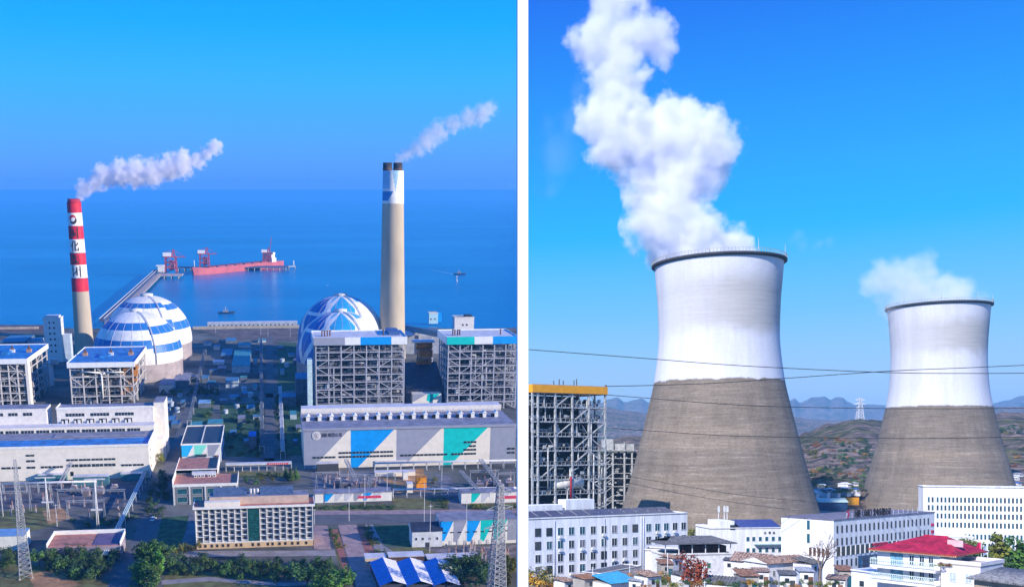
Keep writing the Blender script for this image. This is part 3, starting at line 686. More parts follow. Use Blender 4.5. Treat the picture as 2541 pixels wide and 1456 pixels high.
def fas1(u): return 2 if u < .3 else (0 if u < .5 else (1 if u < .82 else 0))
def fas2(u): return 3 if u < .34 else (0 if u < .62 else 1)
b3, w3, d3, z3t, _ = boiler('steel-framed boiler house with pale roof in front of the grey chimney', 783, 1003, 655, 838, 821, 1022, 7, 9, (WF, fas1), PALEROOF, INR, seed=8, fh=4.6)
XE = EX(655, 40) - .6
b4, w4, d4, z4t, _ = boiler('steel-framed boiler house with teal-and-blue fascia beside the white pillar', 1113, 1320, 655, 836, 818, 1022, 6, 9, (WF, fas2), PALEROOF, INR, seed=9, fh=4.6, maxx=XE)
for (o_, w_, d_, z_, us) in ((b3, w3, d3, z3t, (.08, .11, .14, .17, .78)), (b4, w4, d4, z4t, (.10, .13, .17, .2, .8))):
    for u in us:
        b = MB(); b.tube((0, 0, 0), (0, 0, 3.4), .45, seg=8); b.tube((0, 0, 3.4), (0, 0, 3.9), .75, seg=8); part(o_, 'roof_pipe', b, RUST, (u * w_, d_ * .3, z_))
b = MB(); b.box(w3 * .84, w3 * .97, d3 * .3, d3 * .9, z3t, z3t + 2.5); part(b3, 'roof_housing', b, mat('housing_blue', (.05, .12, .30), .6, .1, .4))
b = MB(); b.box(-6, -2.6, 0, 7, 0, z3t * .72)
for k in range(14): b.box(-6.15, -6, .5, 6.5, 2 + k * 2.2, 3.2 + k * 2.2)
part(b3, 'lift_shaft', b, mat('shaft_teal_white', (.50, .66, .70), .6, .15, .5))
# bunker house between the boiler houses
p0 = L(1010, 1012); Yb = 658.0
xa, xb = LY(1012, 900, Yb).x, LY(1108, 900, Yb).x
o = thing('bunker_house', 'dark sloping-roofed coal bunker house between the two right boiler houses', 'building', (xa, Yb + 6, 0))
wB = xb - xa; zb1 = zt(1040, 965, Yb + 6); zb2 = zb1 + 13
b = MB(); b.box(0, wB, 4, 34, 0, zb1 - .3); part(o, 'wall', b, mat('bunker_wall', (.10, .11, .17), .8, .2, .3))
b = MB(); b.face(((0, 3, zb1), (wB, 3, zb1), (wB, 36, zb2), (0, 36, zb2))); b.face(((0, 36, zb2), (wB, 36, zb2), (wB, 36, zb1), (0, 36, zb1))); b.face(((0, 3, zb1), (0, 36, zb2), (0, 36, zb1))); b.face(((wB, 3, zb1), (wB, 36, zb1), (wB, 36, zb2))); part(o, 'roof', b, DKROOF)
b = MB(); wf = wB * .76; x_ = wB * .14; h0, h1 = zb1 - 12, zb1 - 2.6
b.box(x_, x_ + wf, -4, 4, 0, h1 - .02, 0)
b.face(((x_, -4.05, h0 + 4), (x_ + wf * .06, -4.05, h0 + 4), (x_ + wf * .5, -4.05, h1), (x_, -4.05, h1)), 1)
b.face(((x_ + wf * .48, -4.05, h0 + 5), (x_ + wf * .6, -4.05, h0 + 3), (x_ + wf * .95, -4.05, h1), (x_ + wf * .52, -4.05, h1)), 2)
part(o, 'painted_annex', b, [BEIGE, GREYP, TEALP])
b = MB(); b.box(x_ + .5, x_ + wf - .5, -4.3, -4.05, 0, h0 + 1.5); part(o, 'loading_opening', b, DARK)
# ash and conveyor machinery seen between the boilers
o = thing('conveyor_machine', 'orange coal handling machine on legs between the right boiler houses', 'machine', (LY(1052, 870, 700).x, 700, 0))
zq = zt(1052, 860, 700); b = MB()
for sx in (-5, 5):
    for sy in (-4, 4): b.bar((sx, sy, 0), (sx * .8, sy, zq), .8)
for z in (zq * .55, zq * .75, zq * .95): b.box(-5.5, 5.5, -4.5, 4.5, z - .4, z + .4)
part(o, 'support_frame', b, mat('orange_brown', (.42, .20, .10), .7, .3, .8))
b = MB(); b.box(-6, 5, -3, 3, zq * .58, zq * .72); b.box(-4, 6, -3, 3, zq * .8, zq * .93); b.tube((-6, 0, zq * 1.02), (6, 0, zq * 1.02), 2.2); part(o, 'hopper', b, ORANGE)
b = MB(); b.box(-9, 7, -5, 5, zq * 1.1, zq * 1.13); part(o, 'canopy', b, OFFW)

# ---- right turbine hall
x0, Y0, _w = base(755, 1285, 1162); wR = EX(Y0, 25) - .8 - x0; hR_ = zt(1000, 1061, Y0)
o = thing('turbine_hall', 'long turbine hall painted with grey, blue, teal and cream triangles', 'power station hall', (x0, Y0, 0))
dR = back(900, 1026, hR_) - Y0
b = MB(); b.box(0, wR, .05, dR, 0, hR_ - .1, 3, 3)
def fx(px): return LY(px, 1110, Y0).x - x0
cells = [(755, 870, 2), (870, 983, 0), (983, 1100, 2), (1100, 1215, 1), (1215, 1330, 2)]
for c0, c1, mm in cells:
    a_, e_ = max(0, fx(c0)), fx(c1); cut = min(e_, wR); zd = 0.0
    if cut >= e_ - .1:
        b.face(((a_, 0, 0), (a_ + (e_ - a_) * .16, 0, 0), (e_ - .6, 0, hR_), (a_, 0, hR_)), mm); b.face(((a_ + (e_ - a_) * .16, 0, 0), (e_, 0, 0), (e_, 0, hR_), (e_ - .6, 0, hR_)), 3)
    else: b.face(((a_, 0, 0), (cut, 0, 0), (cut, 0, hR_), (a_, 0, hR_)), mm)
part(o, 'wall', b, [BLUEP, TEALP, GREYP, BEIGE])
b = MB(); b.box(-.4, wR, -.4, dR, hR_ - .1, hR_ + .5); part(o, 'roof', b, GREYROOF)
b = MB(); b.box(-.5, wR, -.6, -.3, hR_ - .5, hR_ + 1.0); b.box(-.7, -.4, -.6, dR, hR_ - .5, hR_ + 1.2); part(o, 'parapet', b, GREYP)
pz = zt(1000, 1009, Y0 + dR); b = MB(); b.box(0, wR, dR, dR + 9, 0, pz); part(o, 'rear_bay', b, PALEROOF)
b = MB(); b.box(-.2, wR, dR - .25, dR, pz - 2.2, pz + .2); part(o, 'rear_parapet', b, WHITE2)
yv = back(900, 1042, hR_) - Y0
for k in range(18):
    x = fx(768 + k * 30.0)
    if x > wR - 3: break
    b = MB(); b.box(-1.0, 1.0, -1.6, 1.6, 0, 2.6, 0); b.gable(-1.4, 1.4, -2.0, 2.0, 2.6, 3.8, 0, 'y'); b.box(-2.6, -1.01, -1.2, 1.2, 0, 1.6, 1)  # low black side box stands in for the vent's shadow
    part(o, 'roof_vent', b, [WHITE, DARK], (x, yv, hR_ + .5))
for (pa, pb, py, n) in ((840, 975, 1119, 4), (840, 975, 1129, 4), (1163, 1180, 1110, 1), (1150, 1181, 1119, 1), (1120, 1181, 1129, 2), (1258, 1292, 1119, 1), (1258, 1292, 1129, 1), (775, 832, 1129, 2), (993, 1110, 1129, 4), (1150, 1181, 1100, 1)):
    a_, e_ = fx(pa), min(fx(pb), wR - .3)
    strips(o, a_, zt(1000, py, Y0) - .55, e_ - a_, 1.1, n, .5, -.01)
b = MB(); cx_, cz_ = fx(785), zt(785, 1080, Y0)
b.tube((cx_, 0, cz_), (cx_, -.25, cz_), 2.5, 0, seg=24)
for k in range(8):
    a = 2 * pi * k / 8; b.bar((cx_, -.32, cz_), (cx_ + 1.9 * cos(a), -.32, cz_ + 1.9 * sin(a)), .3, 1)
part(o, 'emblem', b, [OFFW, mat('emblem_pale', (.55, .50, .52), .7, .1, 1.)])
b = MB()
for k, ch in enumerate('国能集团公司'): glyph(ch, 1.6, 2.0, .26, -.02, .12, x0=fx(796) + k * 2.0, z0=cz_ - .8, b=b)
part(o, 'sign_lettering', b, mat('grey_lettering', (.10, .10, .14), .7, .1, 1.))

# ---- left turbine hall
YL = 507.0; hx = lambda px, y=YL: LY(px, 1140, y).x
xl0, xl1 = hx(-90), hx(370); o = thing('turbine_hall', 'long white turbine hall with blue roof edge and dark window strips', 'power station hall', (xl0, YL, 0)); wL = xl1 - xl0
z1_ = zt(200, 1106, YL); Ya = back(200, 1074, z1_); ya = Ya - YL
b = MB(); b.box(0, wL, 0, ya, 0, z1_); part(o, 'wall', b, [BEIGE])
b = MB(); b.box(0, wL, -.3, .0, z1_ - .9, z1_ + .5, 0); b.box(wL, wL + .3, -.3, ya, z1_ - .9, z1_ + 1.4, 0); part(o, 'parapet', b, WHITE)
b = MB(); b.box(0, wL - .02, .05, ya * .5, z1_, z1_ + .25); part(o, 'front_roof', b, BLUEROOF)
b = MB(); b.box(0, wL - .02, ya * .5, ya - .02, z1_, z1_ + .6); b.box(wL * .45, wL * .96, ya * .62, ya * .85, z1_ + .6, z1_ + 1.1); part(o, 'rear_roof', b, GREYROOF)
z2_ = zt(200, 1058, Ya); Yc_ = back(200, 1049, z2_); yc = Yc_ - YL
b = MB(); b.box(0, wL, ya, yc, 0, z2_, 0, 1); part(o, 'middle_bay', b, [BEIGE, PALEROOF])
strips(o, hx(0, Ya) - xl0 - 12, zt(100, 1074, Ya), hx(352, Ya) - hx(0, Ya) + 12, 1.6, 11, 1.3, ya - .02)
z3_ = zt(250, 1012, Yc_); Yd = max(back(250, 1001, z3_), Yc_ + 10); yd = Yd - YL
u0, u1 = hx(150, Yc_) - xl0, hx(352, Yc_) - xl0
b = MB(); b.box(u0, wL - 1, yc, yd, 0, z3_, 0, 1); b.box(wL - 1, wL + 5, yc + 3, yd + 8, 0, z3_ + 2, 0, 1); part(o, 'upper_bay', b, [WHITE2, GREYROOF])
b = MB(); b.box(u0 - .3, wL - 1, yc - .25, yc, z3_ - .4, z3_ + .9); b.box(u0 - .3, u0, yc, yd, z3_ - .4, z3_ + .9); part(o, 'upper_parapet', b, WHITE)
strips(o, hx(172, Yc_) - xl0, zt(250, 1031, Yc_), u1 - (hx(172, Yc_) - xl0) - 3, 1.7, 3, 3.4, yc - .02)
for k in range(6):
    xx = hx(160 + k * 31, Yc_) - xl0; b = MB(); b.box(0, 4.3, -.1, 0, 0, 2.6, 1); b.box(.4, 1.2, -1.2, -.1, 0, 1.8, 0); b.box(2.2, 3.6, -.9, -.1, 0, 2.2, 0); part(o, 'loading_opening', b, [OFFW, DARK], (xx, yc - .02, zt(250, 1049, Yc_) + .1))
b = MB(); v1 = hx(125, Yc_) - xl0; zz = zt(60, 1014, Yc_); b.box(0, v1, yc, yd, 0, zz, 0, 1); part(o, 'upper_bay', b, [WHITE2, GREYROOF])
strips(o, hx(-40, Yc_) - xl0, zt(60, 1031, Yc_), hx(90, Yc_) - hx(-40, Yc_), 1.7, 4, 3, yc - .02)
for (pa, pb, py, n, hh) in ((65, 86, 1126, 1, 1.0), (65, 86, 1140, 1, 1.1), (65, 86, 1156, 1, 1.1), (2, 50, 1156, 2, 1.1), (100, 155, 1156, 2, 1.1), (165, 286, 1140, 4, 1.1), (165, 286, 1155, 4, 1.5), (300, 356, 1156, 2, 1.1)):
    strips(o, hx(pa) - xl0, zt(200, py, YL) - .55, hx(pb) - hx(pa), hh, n, .6, -.01)
b = MB(); b.box(hx(172) - xl0, hx(180) - xl0, -.1, 0, 2, 4.4); part(o, 'door', b, DARK)
for k in range(3):
    b = MB(); b.box(0, .12, 0, 1.6, 0, 1.4); part(o, 'end_window', b, GLASS, (wL, 6, 4 + 4.5 * k))
b = MB(); b.box(0, 4, 0, 14, 0, 13, 0); b.box(4, 5, 2, 11, 0, 9, 1); part(o, 'end_annex', b, [WHITE2, OFFW], (wL, ya + 4, 0))
# ---- helper for simple left-hand buildings: local frame with its origin at the near left corner of the base
def build(name, label, cat, px0, px1, pyb, pyt, pyroof=None, depth=None, group=None, wall=WHITE2, roof=PALEROOF, lip=.5, parap=True):
    x0, y0, w = base(px0, px1, pyb); h = zt((px0 + px1) / 2, pyt, y0)
    d = depth or max(3, back((px0 + px1) / 2, pyroof, h) - y0)
    o = thing(name, label, cat, (x0, y0, 0), 0, group)
    b = MB(); b.box(0, w, 0, d, 0, h); part(o, 'wall', b, wall)
    b = MB(); b.box(-.1, w + .1, -.1, d + .1, h, h + .25); part(o, 'roof', b, roof)
    if parap:
        b = MB(); b.box(-.3, w + .3, -.3, -.1, h - .2, h + lip + .25); b.box(-.3, w + .3, d + .1, d + .3, h - .2, h + lip + .25); b.box(-.3, -.1, -.1, d + .1, h - .2, h + lip + .25); b.box(w + .1, w + .3, -.1, d + .1, h - .2, h + lip + .25); part(o, 'parapet', b, WHITE)
    return o, x0, y0, w, h, d
def wins(o, xs, zs_, w, h, y=-.01, frame=None, glass=None, mull=0, fw=.1, side=None):
    me = window_mesh('win_%s_%s_%s_%s_%d' % (w, h, (frame or OFFW).name, (glass or GLASS).name, mull), w, h, frame or OFFW, glass or GLASS, fw, .1, mull)
    for z in zs_:
        for x in xs:
            if side is None: part(o, 'window', me, None, (x, y, z))
            else: part(o, 'window', me, None, (side, x, z), rz=pi / 2)
# ---- slim white office tower beside the chimney
o, x0, y0, w, h, d = build('office_tower', 'slim pale tower block with small windows left of the red-white chimney', 'building', 115, 158, 898, 790, depth=12, wall=mat('tower_block_white', (.72, .74, .78), .7, .06, .3))
wins(o, [w * .30, w * .55], [h * u for u in (.22, .36, .5, .63, .76, .88)], 1.6, 1.9)
wins(o, [3, 7.5], [h * u for u in (.22, .36, .5, .63, .76, .88)], 1.4, 1.8, side=w + .01)
b = MB(); b.box(w * .1, w * .9, 1, d - 1, h + .3, h + 2.2); part(o, 'stair_head', b, PALEROOF)
b = MB(); b.box(0, 7, 0, 9, 0, h * .62, 0, 1); part(o, 'annex', b, [mat('annex_blue_white', (.5, .6, .72), .7, .1, .3), PALEROOF], (w, 1, 0))
# ---- silo
p = L(120, 956); o = thing('silo', 'short white cylindrical silo between the two left boiler houses', 'silo', (p.x, p.y, 0)); hs_ = zt(120, 906, p.y)
b = MB(); b.lathe([(4.6, 0), (4.6, hs_), (4.2, hs_ + .4), (.1, hs_ + 1.6)], 32); part(o, 'shell', b, WHITE)
b = MB(); b.box(-7, 9, -3, 3, hs_ + 1.2, hs_ + 2); b.box(4, 9, -2.5, 2.5, hs_ + 2, hs_ + 5); part(o, 'top_gallery', b, OFFW)
b = MB(); [b.bar((5.0, -1 + .0, z), (5.0, 1, z), .1) for z in [k * 1.2 for k in range(int(hs_ / 1.2))]]; b.bar((5.0, -1, 0), (5.0, -1, hs_), .14); b.bar((5.0, 1, 0), (5.0, 1, hs_), .14); part(o, 'ladder', b, STEEL)
# ---- low sheds in the shaded valley and by the shore: (px0, px1, base, top, roof back, wall, roof, label)
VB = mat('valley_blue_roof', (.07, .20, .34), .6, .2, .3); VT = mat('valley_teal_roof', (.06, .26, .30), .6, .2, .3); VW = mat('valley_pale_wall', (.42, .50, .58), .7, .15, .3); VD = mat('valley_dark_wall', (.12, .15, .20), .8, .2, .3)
for (a, c, pb, pt, pr, wl, rf, lb) in [
    (575, 620, 925, 908, 868, VW, VT, 'flat teal-roofed shed at the far end of the shaded central yard'),
    (548, 575, 890, 882, 866, VD, VB, 'small blue-roofed hut left of the teal-roofed shed'),
    (528, 556, 905, 898, 893, VW, PALEROOF, 'narrow pale-roofed hut in front of the small blue-roofed hut'),
    (560, 585, 852, 846, 838, VD, VB, 'little blue hut near the shore wall in the central yard'),
    (590, 622, 862, 857, 850, VW, VT, 'low pale pump house behind the teal-roofed shed'),
    (560, 592, 962, 945, 936, VW, VB, 'pale cube-shaped hut beside the central yard road'),
    (492, 522, 1012, 1000, 992, VD, mat('sky_sheet', (.22, .42, .62), .6, .1, .3), 'light-blue roofed shelter in the shaded yard above the control building'),
    (430, 468, 962, 945, 930, VD, GREYROOF, 'grey machinery shed at the foot of the front striped dome'),
    (395, 430, 975, 955, 940, OFFW, GREYROOF, 'pale machinery shed beside the blue-roofed boiler house'),
    (0, 62, 868, 848, 832, VD, VB, 'long blue-roofed shed at the far left edge behind the boiler house'),
    (66, 98, 862, 846, 838, VW, VB, 'blue-grey shed right of the long blue-roofed shed'),
    (735, 772, 1000, 940, 925, VD, VB, 'dark blue-roofed pump block left of the pale boiler house'),
    (700, 735, 1010, 985, 975, VD, VB, 'low dark shed beside the trees on the central road'),
    (618, 636, 1112, 1082, 1070, VD, mat('strong_blue_sheet', (.01, .14, .50), .6, .1, .3), 'upright blue tank house in the shaded lawn'),
    (470, 500, 1062, 1056, 1046, VD, VT, 'left teal canopy behind the two-bay control building'),
    (515, 552, 1058, 1050, 1040, VD, VT, 'right teal canopy behind the two-bay control building')]:
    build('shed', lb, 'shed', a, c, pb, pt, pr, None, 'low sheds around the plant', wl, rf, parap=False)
r8 = random.Random(77)
for k, (a, pb) in enumerate(((505, 858), (530, 868), (640, 850), (632, 880), (628, 905), (640, 930), (596, 945), (520, 930), (540, 925), (500, 950), (515, 960), (602, 985), (570, 990), (545, 1002), (628, 968), (690, 868), (715, 885), (728, 905), (695, 930), (440, 985), (452, 940), (474, 945), (412, 1000), (405, 1020), (448, 1010), (415, 1048), (402, 1075), (425, 1062), (612, 1020), (590, 1050), (570, 1085), (628, 1040), (605, 1105), (720, 1040), (735, 1070), (728, 1105))):
    wpx = r8.uniform(9, 22); hpx = r8.uniform(5, 13); zn = 'left' if a < 480 else ('middle' if a < 660 else 'right')
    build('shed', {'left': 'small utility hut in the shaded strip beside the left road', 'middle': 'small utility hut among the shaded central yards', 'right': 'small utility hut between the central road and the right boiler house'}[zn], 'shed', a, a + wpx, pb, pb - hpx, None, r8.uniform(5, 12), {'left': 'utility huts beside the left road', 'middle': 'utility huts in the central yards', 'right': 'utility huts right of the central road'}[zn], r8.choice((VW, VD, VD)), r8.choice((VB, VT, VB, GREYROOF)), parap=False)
# ---- shore wall buildings
SW = mat('shore_wall_pale', (.40, .44, .52), .8, .15, .2)
o, x0, y0, w, h, d = build('shore_building', 'long low pale building with a window row along the shore wall', 'building', 515, 738, 813, 800, depth=10, wall=SW, roof=PALEROOF, parap=False)
wins(o, [2 + k * (w - 4) / 20 for k in range(20)], [h * .3], 2.0, 1.7)
b = MB(); P0, P1 = L(484, 806), L(740, 803); b.box(0, P1.x - P0.x, 0, 1.0, 0, 3.2); single('sea_wall', b, CONC, 'pale concrete sea wall along the shore behind the central yard', 'wall', loc=(P0.x, 1082 - .09 * (P0.x + 100) - 4, 0))
b = MB(); P0, P1 = L(-20, 806), L(112, 806); b.box(0, P1.x - P0.x, 0, 1.2, 0, 2.6); single('sea_wall', b, mat('seawall_sand', (.42, .37, .32), .9, .15, .2), 'sandy sea wall along the shore at the far left edge', 'wall', loc=(P0.x, shore(P1.x) - 3, 0))
for px, py in ((535, 826), (647, 832), (665, 834), (720, 836)):
    q = L(px, py); b = MB(); b.bar((0, 0, 0), (0, 0, 12), .35, 0, .2); b.bar((0, 0, 12), (1.6, 0, 12.3), .2); single('lamp_post', b, STEEL, 'thin pale lamp post on the brown shore yard', 'lamp post', 'lamp posts on the shore yard', loc=(q.x, q.y, 0))
# ---- right shore: blue kiosk tower, white house, conveyor gallery
o, x0, y0, w, h, d = build('transfer_tower', 'blue and pale green transfer house standing at the water by the grey chimney', 'building', 1064, 1086, 803, 777, depth=8, wall=mat('mint_wall', (.42, .66, .70), .7, .08, .3), roof=RUST)
b = MB(); b.box(w, w + 4.5, .5, 8, 2, h); part(o, 'blue_annex', b, BLUEP); wins(o, [w * .15, w * .6], [h * .35], 1.5, 2.2)
o, x0, y0, w, h, d = build('white_house', 'white cube-shaped house with grey roof by the shore beside the white pillar', 'house', 1127, 1175, 829, 788, depth=14, wall=mat('house_white', (.74, .72, .74), .7, .06, .3), roof=GREYROOF)
wins(o, [w * .38, w * .58], [h * .5], 2.0, 2.2); b = MB(); b.box(w * .55, w * .9, 3, 10, h + .3, h + 2.6); part(o, 'roof_housing', b, DKROOF)
A, B_ = L(1004, 812, 0), L(1100, 836, 0); A = Vector((LY(1004, 812, 950).x, 950, zt(1004, 812, 950))); B_ = Vector((LY(1108, 832, 800).x, 800, zt(1108, 832, 800)))
o = thing('conveyor_gallery', 'white and dark sloping conveyor gallery right of the grey chimney', 'conveyor', tuple(Vector((A.x, A.y, 0)))); b = MB(); b.bar((0, 0, A.z), B_ - Vector((A.x, A.y, 0)), 5.0); part(o, 'gallery', b, mat('gallery_blue', (.05, .16, .30), .6, .2, .3))
b = MB(); n_g = 14
for k in range(n_g):
    q = A.lerp(B_, (k + .3) / n_g) - Vector((A.x, A.y, 0)); b.box(q.x - 1.2, q.x + 1.2, q.y - 2.75, q.y - 2.55, q.z - 1.0, q.z + 1.0)
part(o, 'window', b, WHITE)
for u in (.1, .4, .7):
    q = A.lerp(B_, u) - Vector((A.x, A.y, 0)); b = MB(); b.bar((q.x, q.y, 0), (q.x, q.y, q.z - 2.5), 1.2); part(o, 'trestle_leg', b, STEEL)
o, *_r = build('screen_house', 'pale corrugated screen house below the white conveyor gallery', 'building', 1006, 1098, 878, 832, depth=30, wall=mat('screen_wall', (.32, .35, .44), .7, .15, .3), roof=PALEROOF, parap=False)
b = MB(); b.box(0, 6, 0, 1, 0, 12); 

# ---- control building with two-bay dark roof and coloured front
o, x0, y0, w, h, d = build('control_building', 'two-bay building with dark roof and blue, green and grey painted front', 'building', 452, 549, 1148, 1103, 1058, wall=mat('control_wall', (.52, .60, .68), .7, .08, .3), roof=DKROOF, lip=.7)
b = MB(); hz = h * .38
for (u0, u1, mi2) in ((0, .32, 0), (.32, .66, 1), (.66, 1.0, 2)):
    a, e = u0 * w, u1 * w; b.face(((a, -.32, hz), (a + (e - a) * .45, -.32, hz), (e - .3, -.32, h), (a, -.32, h)), mi2); b.face(((a + (e - a) * .45, -.32, hz), (e, -.32, hz), (e, -.32, h), (e - .3, -.32, h)), 3)
part(o, 'painted_front', b, [mat('bright_blue_paint', (.02, .42, .85), .6, .05, .4), mat('mint_paint', (.20, .72, .62), .6, .05, .4), GREYP, WHITE])
b = MB(); b.box(w * .5 - .25, w * .5 + .25, 0, d, h + .25, h + .95); part(o, 'roof_ridge_wall', b, OFFW)
b = MB(); b.box(w * .38, w * .62, -3.2, -.35, 0, 4.4, 0); b.box(w * .36, w * .64, -3.6, -.35, 4.4, 5.0, 1); part(o, 'entrance', b, [GREYP, DKROOF])
b = MB(); b.box(w * .84, w * .97, -.5, -.33, 1.2, 4.2); part(o, 'garage_door', b, RUST)
# ---- terrace building with red-tiled terraces
TER = mat('terrace_red', (.46, .20, .15), .9, .18, .4)
x0, y0, w = base(431, 590, 1252); h = zt(510, 1203, y0); dt = back(510, 1146, h) - y0
o = thing('terrace_building', 'low building with pink-red terrace roofs and white parapets behind the office block', 'building', (x0, y0, 0))
b = MB(); b.box(0, w, 0, dt * .45, 0, h); b.box(0, w * .66, dt * .45, dt, 0, h + 2.4); part(o, 'wall', b, mat('terrace_wall_shaded', (.16, .18, .21), .8, .12, .3))  # wall tone darkened to carry the shade on the front
b = MB(); b.box(0, w, 0, dt * .45, h, h + .12); b.box(0, w * .66, dt * .45, dt, h + 2.4, h + 2.52); part(o, 'terrace_roof', b, TER)
b = MB(); b.box(-.2, w + .2, -.3, 0, h - .5, h + .9); b.box(w, w + .3, 0, dt * .45, h - .5, h + 1.3); b.box(-.2, 0, 0, dt, h, h + 3.2); b.box(w * .66, w * .66 + .4, dt * .45, dt, h, h + 4.2); b.box(0, w * .66, dt * .45, dt * .45 + .3, h + 1, h + 3.0); part(o, 'parapet', b, WHITE)
for k, u in enumerate((.30, .36, .42, .52, .60)):
    b = MB(); b.box(0, 1.5, 0, 1.4, 0, 1.5); b.tube((.75, -.05, .75), (.75, 0, .75), .5, 1); part(o, 'cooling_unit', b, [WHITE, STEELD], (w * u, dt * .32, h + .12))
b = MB(); b.box(w * .26, w * .64, dt * .38, dt * .45, h, h + 1.9); part(o, 'roof_housing', b, OFFW)
for k in range(5):
    b = MB(); b.box(0, .7, -.4, 0, 0, h - .5); part(o, 'column', b, OFFW, (k * (w - .7) / 4, -.0, 0))
wins(o, [w * (.06 + .235 * k) for k in range(4)], [h * .12, h * .55], w * .16, h * .3, glass=GLASSB)
# ---- long beam-like covered walkway with red banner
x0, y0, w = base(560, 724, 1172); zz = zt(640, 1149, y0)
o = thing('covered_walkway', 'long grey covered walkway with a red banner beyond the terrace roofs', 'walkway', (x0, y0, 0))
b = MB(); b.box(0, w, 0, 3.2, zz - .9, zz); part(o, 'canopy', b, OFFW)
for k in range(9): b = MB(); b.box(0, .35, 1.4, 1.8, 0, zz - .9); part(o, 'post', b, OFFW, (k * (w - .4) / 8, 0, 0))
b = MB(); b.box(w * .63, w * .95, -.12, 0, zz - 1.0, zz + .15, 0)
for k in range(9): b.box(w * (.66 + .03 * k), w * (.66 + .03 * k) + .5, -.18, -.12, zz - .6, zz - .25, 1)
part(o, 'banner', b, [mat('banner_red', (.62, .10, .13), .7, .1, .5), WHITE])

# ---- office block
x0, y0, w = base(488, 777, 1362); h = zt(632, 1258, y0); hg = zt(632, 1342, y0); do = back(632, 1238, h) - y0
o = thing('office_block', 'white office block with lattice facade, beige ground floor and green glass centre', 'office building', (x0, y0, 0))
b = MB(); b.box(0, w, .9, do, hg, h, 0); b.box(-.0, w, 0, do, 0, hg, 1); part(o, 'wall', b, [mat('office_recess_grey', (.30, .31, .37), .7, .1, .4), mat('ground_floor_beige', (.62, .44, .27), .8, .10, .4)])
c0, c1 = w * .44, w * .545
fr = MB()
def cage(xa, xb, ncol):
    nrow = 6; cw = (xb - xa) / ncol; rh = (h - hg) / nrow
    for k in range(ncol + 1): fr.box(xa + k * cw - .10, xa + k * cw + .10, 0, .9, hg, h)
    for k in range(ncol):
        for j in range(nrow + 1):
            zo = hg + j * rh + (rh * .28 if k % 2 else 0)
            if zo < h - .1: fr.box(xa + k * cw + .14, xa + (k + 1) * cw - .14, .1, .85, zo - .11, zo + .11)
    return cw, rh
cwA, rhA = cage(.2, c0, 8); cwB, rhB = cage(c1, w - .2, 8)
fr.box(-.1, .2, -.05, do, hg, h); fr.box(w - .2, w + .1, -.05, do, hg, h); fr.box(-.1, w + .1, -.1, .95, hg - .25, hg + .15)
part(o, 'lattice_screen', fr, WHITE)
for (xa, cw, rh) in ((.2, cwA, rhA), (c1, cwB, rhB)):
    for k in range(8):
        me = window_mesh('office_win_%d' % (k % 2), round(cw * .56, 2), round(rh * .60, 2), mat('office_frame_grey', (.36, .38, .44), .7, .1, 1.), mat('office_glass', (.055, .065, .09), .2, .4, .8, spec=.5), .09, .08, 0)
        for j in range(6): part(o, 'window', me, None, (xa + k * cw + cw * .22, .89, hg + j * rh + rh * .24))
b = MB(); b.box(c0 + .14, c1 - .14, .2, .9, hg, h - .3, 0)
for k in range(22): b.box(c0 + .16, c1 - .16, .12, .2, hg + k * (h - hg) / 22, hg + k * (h - hg) / 22 + .12, 1)
part(o, 'glass_bay', b, [mat('green_glass', (.01, .08, .085), .15, .3, .6, spec=.6), mat('green_louvre', (.03, .13, .13), .5, .2, .6)])
wins(o, [w * u for u in (.022, .065, .12, .165, .215, .26, .33, .37, .47, .52, .6, .64, .70, .75, .81, .86, .93)], [hg * .25], 1.05, hg * .5, frame=mat('window_brown', (.25, .16, .10), .7, .1, 1.))
b = MB(); b.box(-.9, w + .9, -.9, -.5, h, h + 1.0); b.box(-.9, w + .9, -.5, do, h - .05, h + .3); b.box(-.9, -.6, -.5, do, h + .3, h + 1.0); b.box(w + .6, w + .9, -.5, do, h + .3, h + 1.0); part(o, 'cornice', b, WHITE)
b = MB(); b.box(-.6, w + .6, -.5, do - .1, h + .3, h + .36); part(o, 'roof_terrace', b, TER)
b = MB(); hz = h + 3.8; b.box(w * .12, w * .97, do * .35, do - .3, h + .36, hz, 0, 1); part(o, 'roof_house', b, [mat('roof_house_pinkish', (.55, .42, .36), .8, .1, .4), GREYROOF])
b = MB(); b.box(w * .08, w * .38, do * .02 + .6, do * .3, h + .36, h + 2.6); part(o, 'roof_housing', b, BEIGE)
for (u0, u1) in ((.15, .44), (.55, .84)):
    b = MB(); A_ = (w * u0, do * .45, hz + .1); b.face((A_, (w * u1, do * .45, hz + .1), (w * u1, do * .95, hz + 2.3), (w * u0, do * .95, hz + 2.3))); b.face(((w * u0, do * .95, hz + 2.25), (w * u1, do * .95, hz + 2.25), (w * u1, do * .45, hz + .05), (w * u0, do * .45, hz + .05)))
    b.bar((w * u0 + .3, do * .93, hz), (w * u0 + .3, do * .93, hz + 2.2), .15); b.bar((w * u1 - .3, do * .93, hz), (w * u1 - .3, do * .93, hz + 2.2), .15)
    part(o, 'solar_panel', b, mat('solar_slate', (.09, .13, .20), .3, .2, .6, spec=.6))
for u in (.47, .50, .53): b = MB(); b.tube((0, 0, 0), (0, 0, 2.2), .6, seg=12); part(o, 'roof_tank', b, OFFW, (w * u, do * .7, hz))
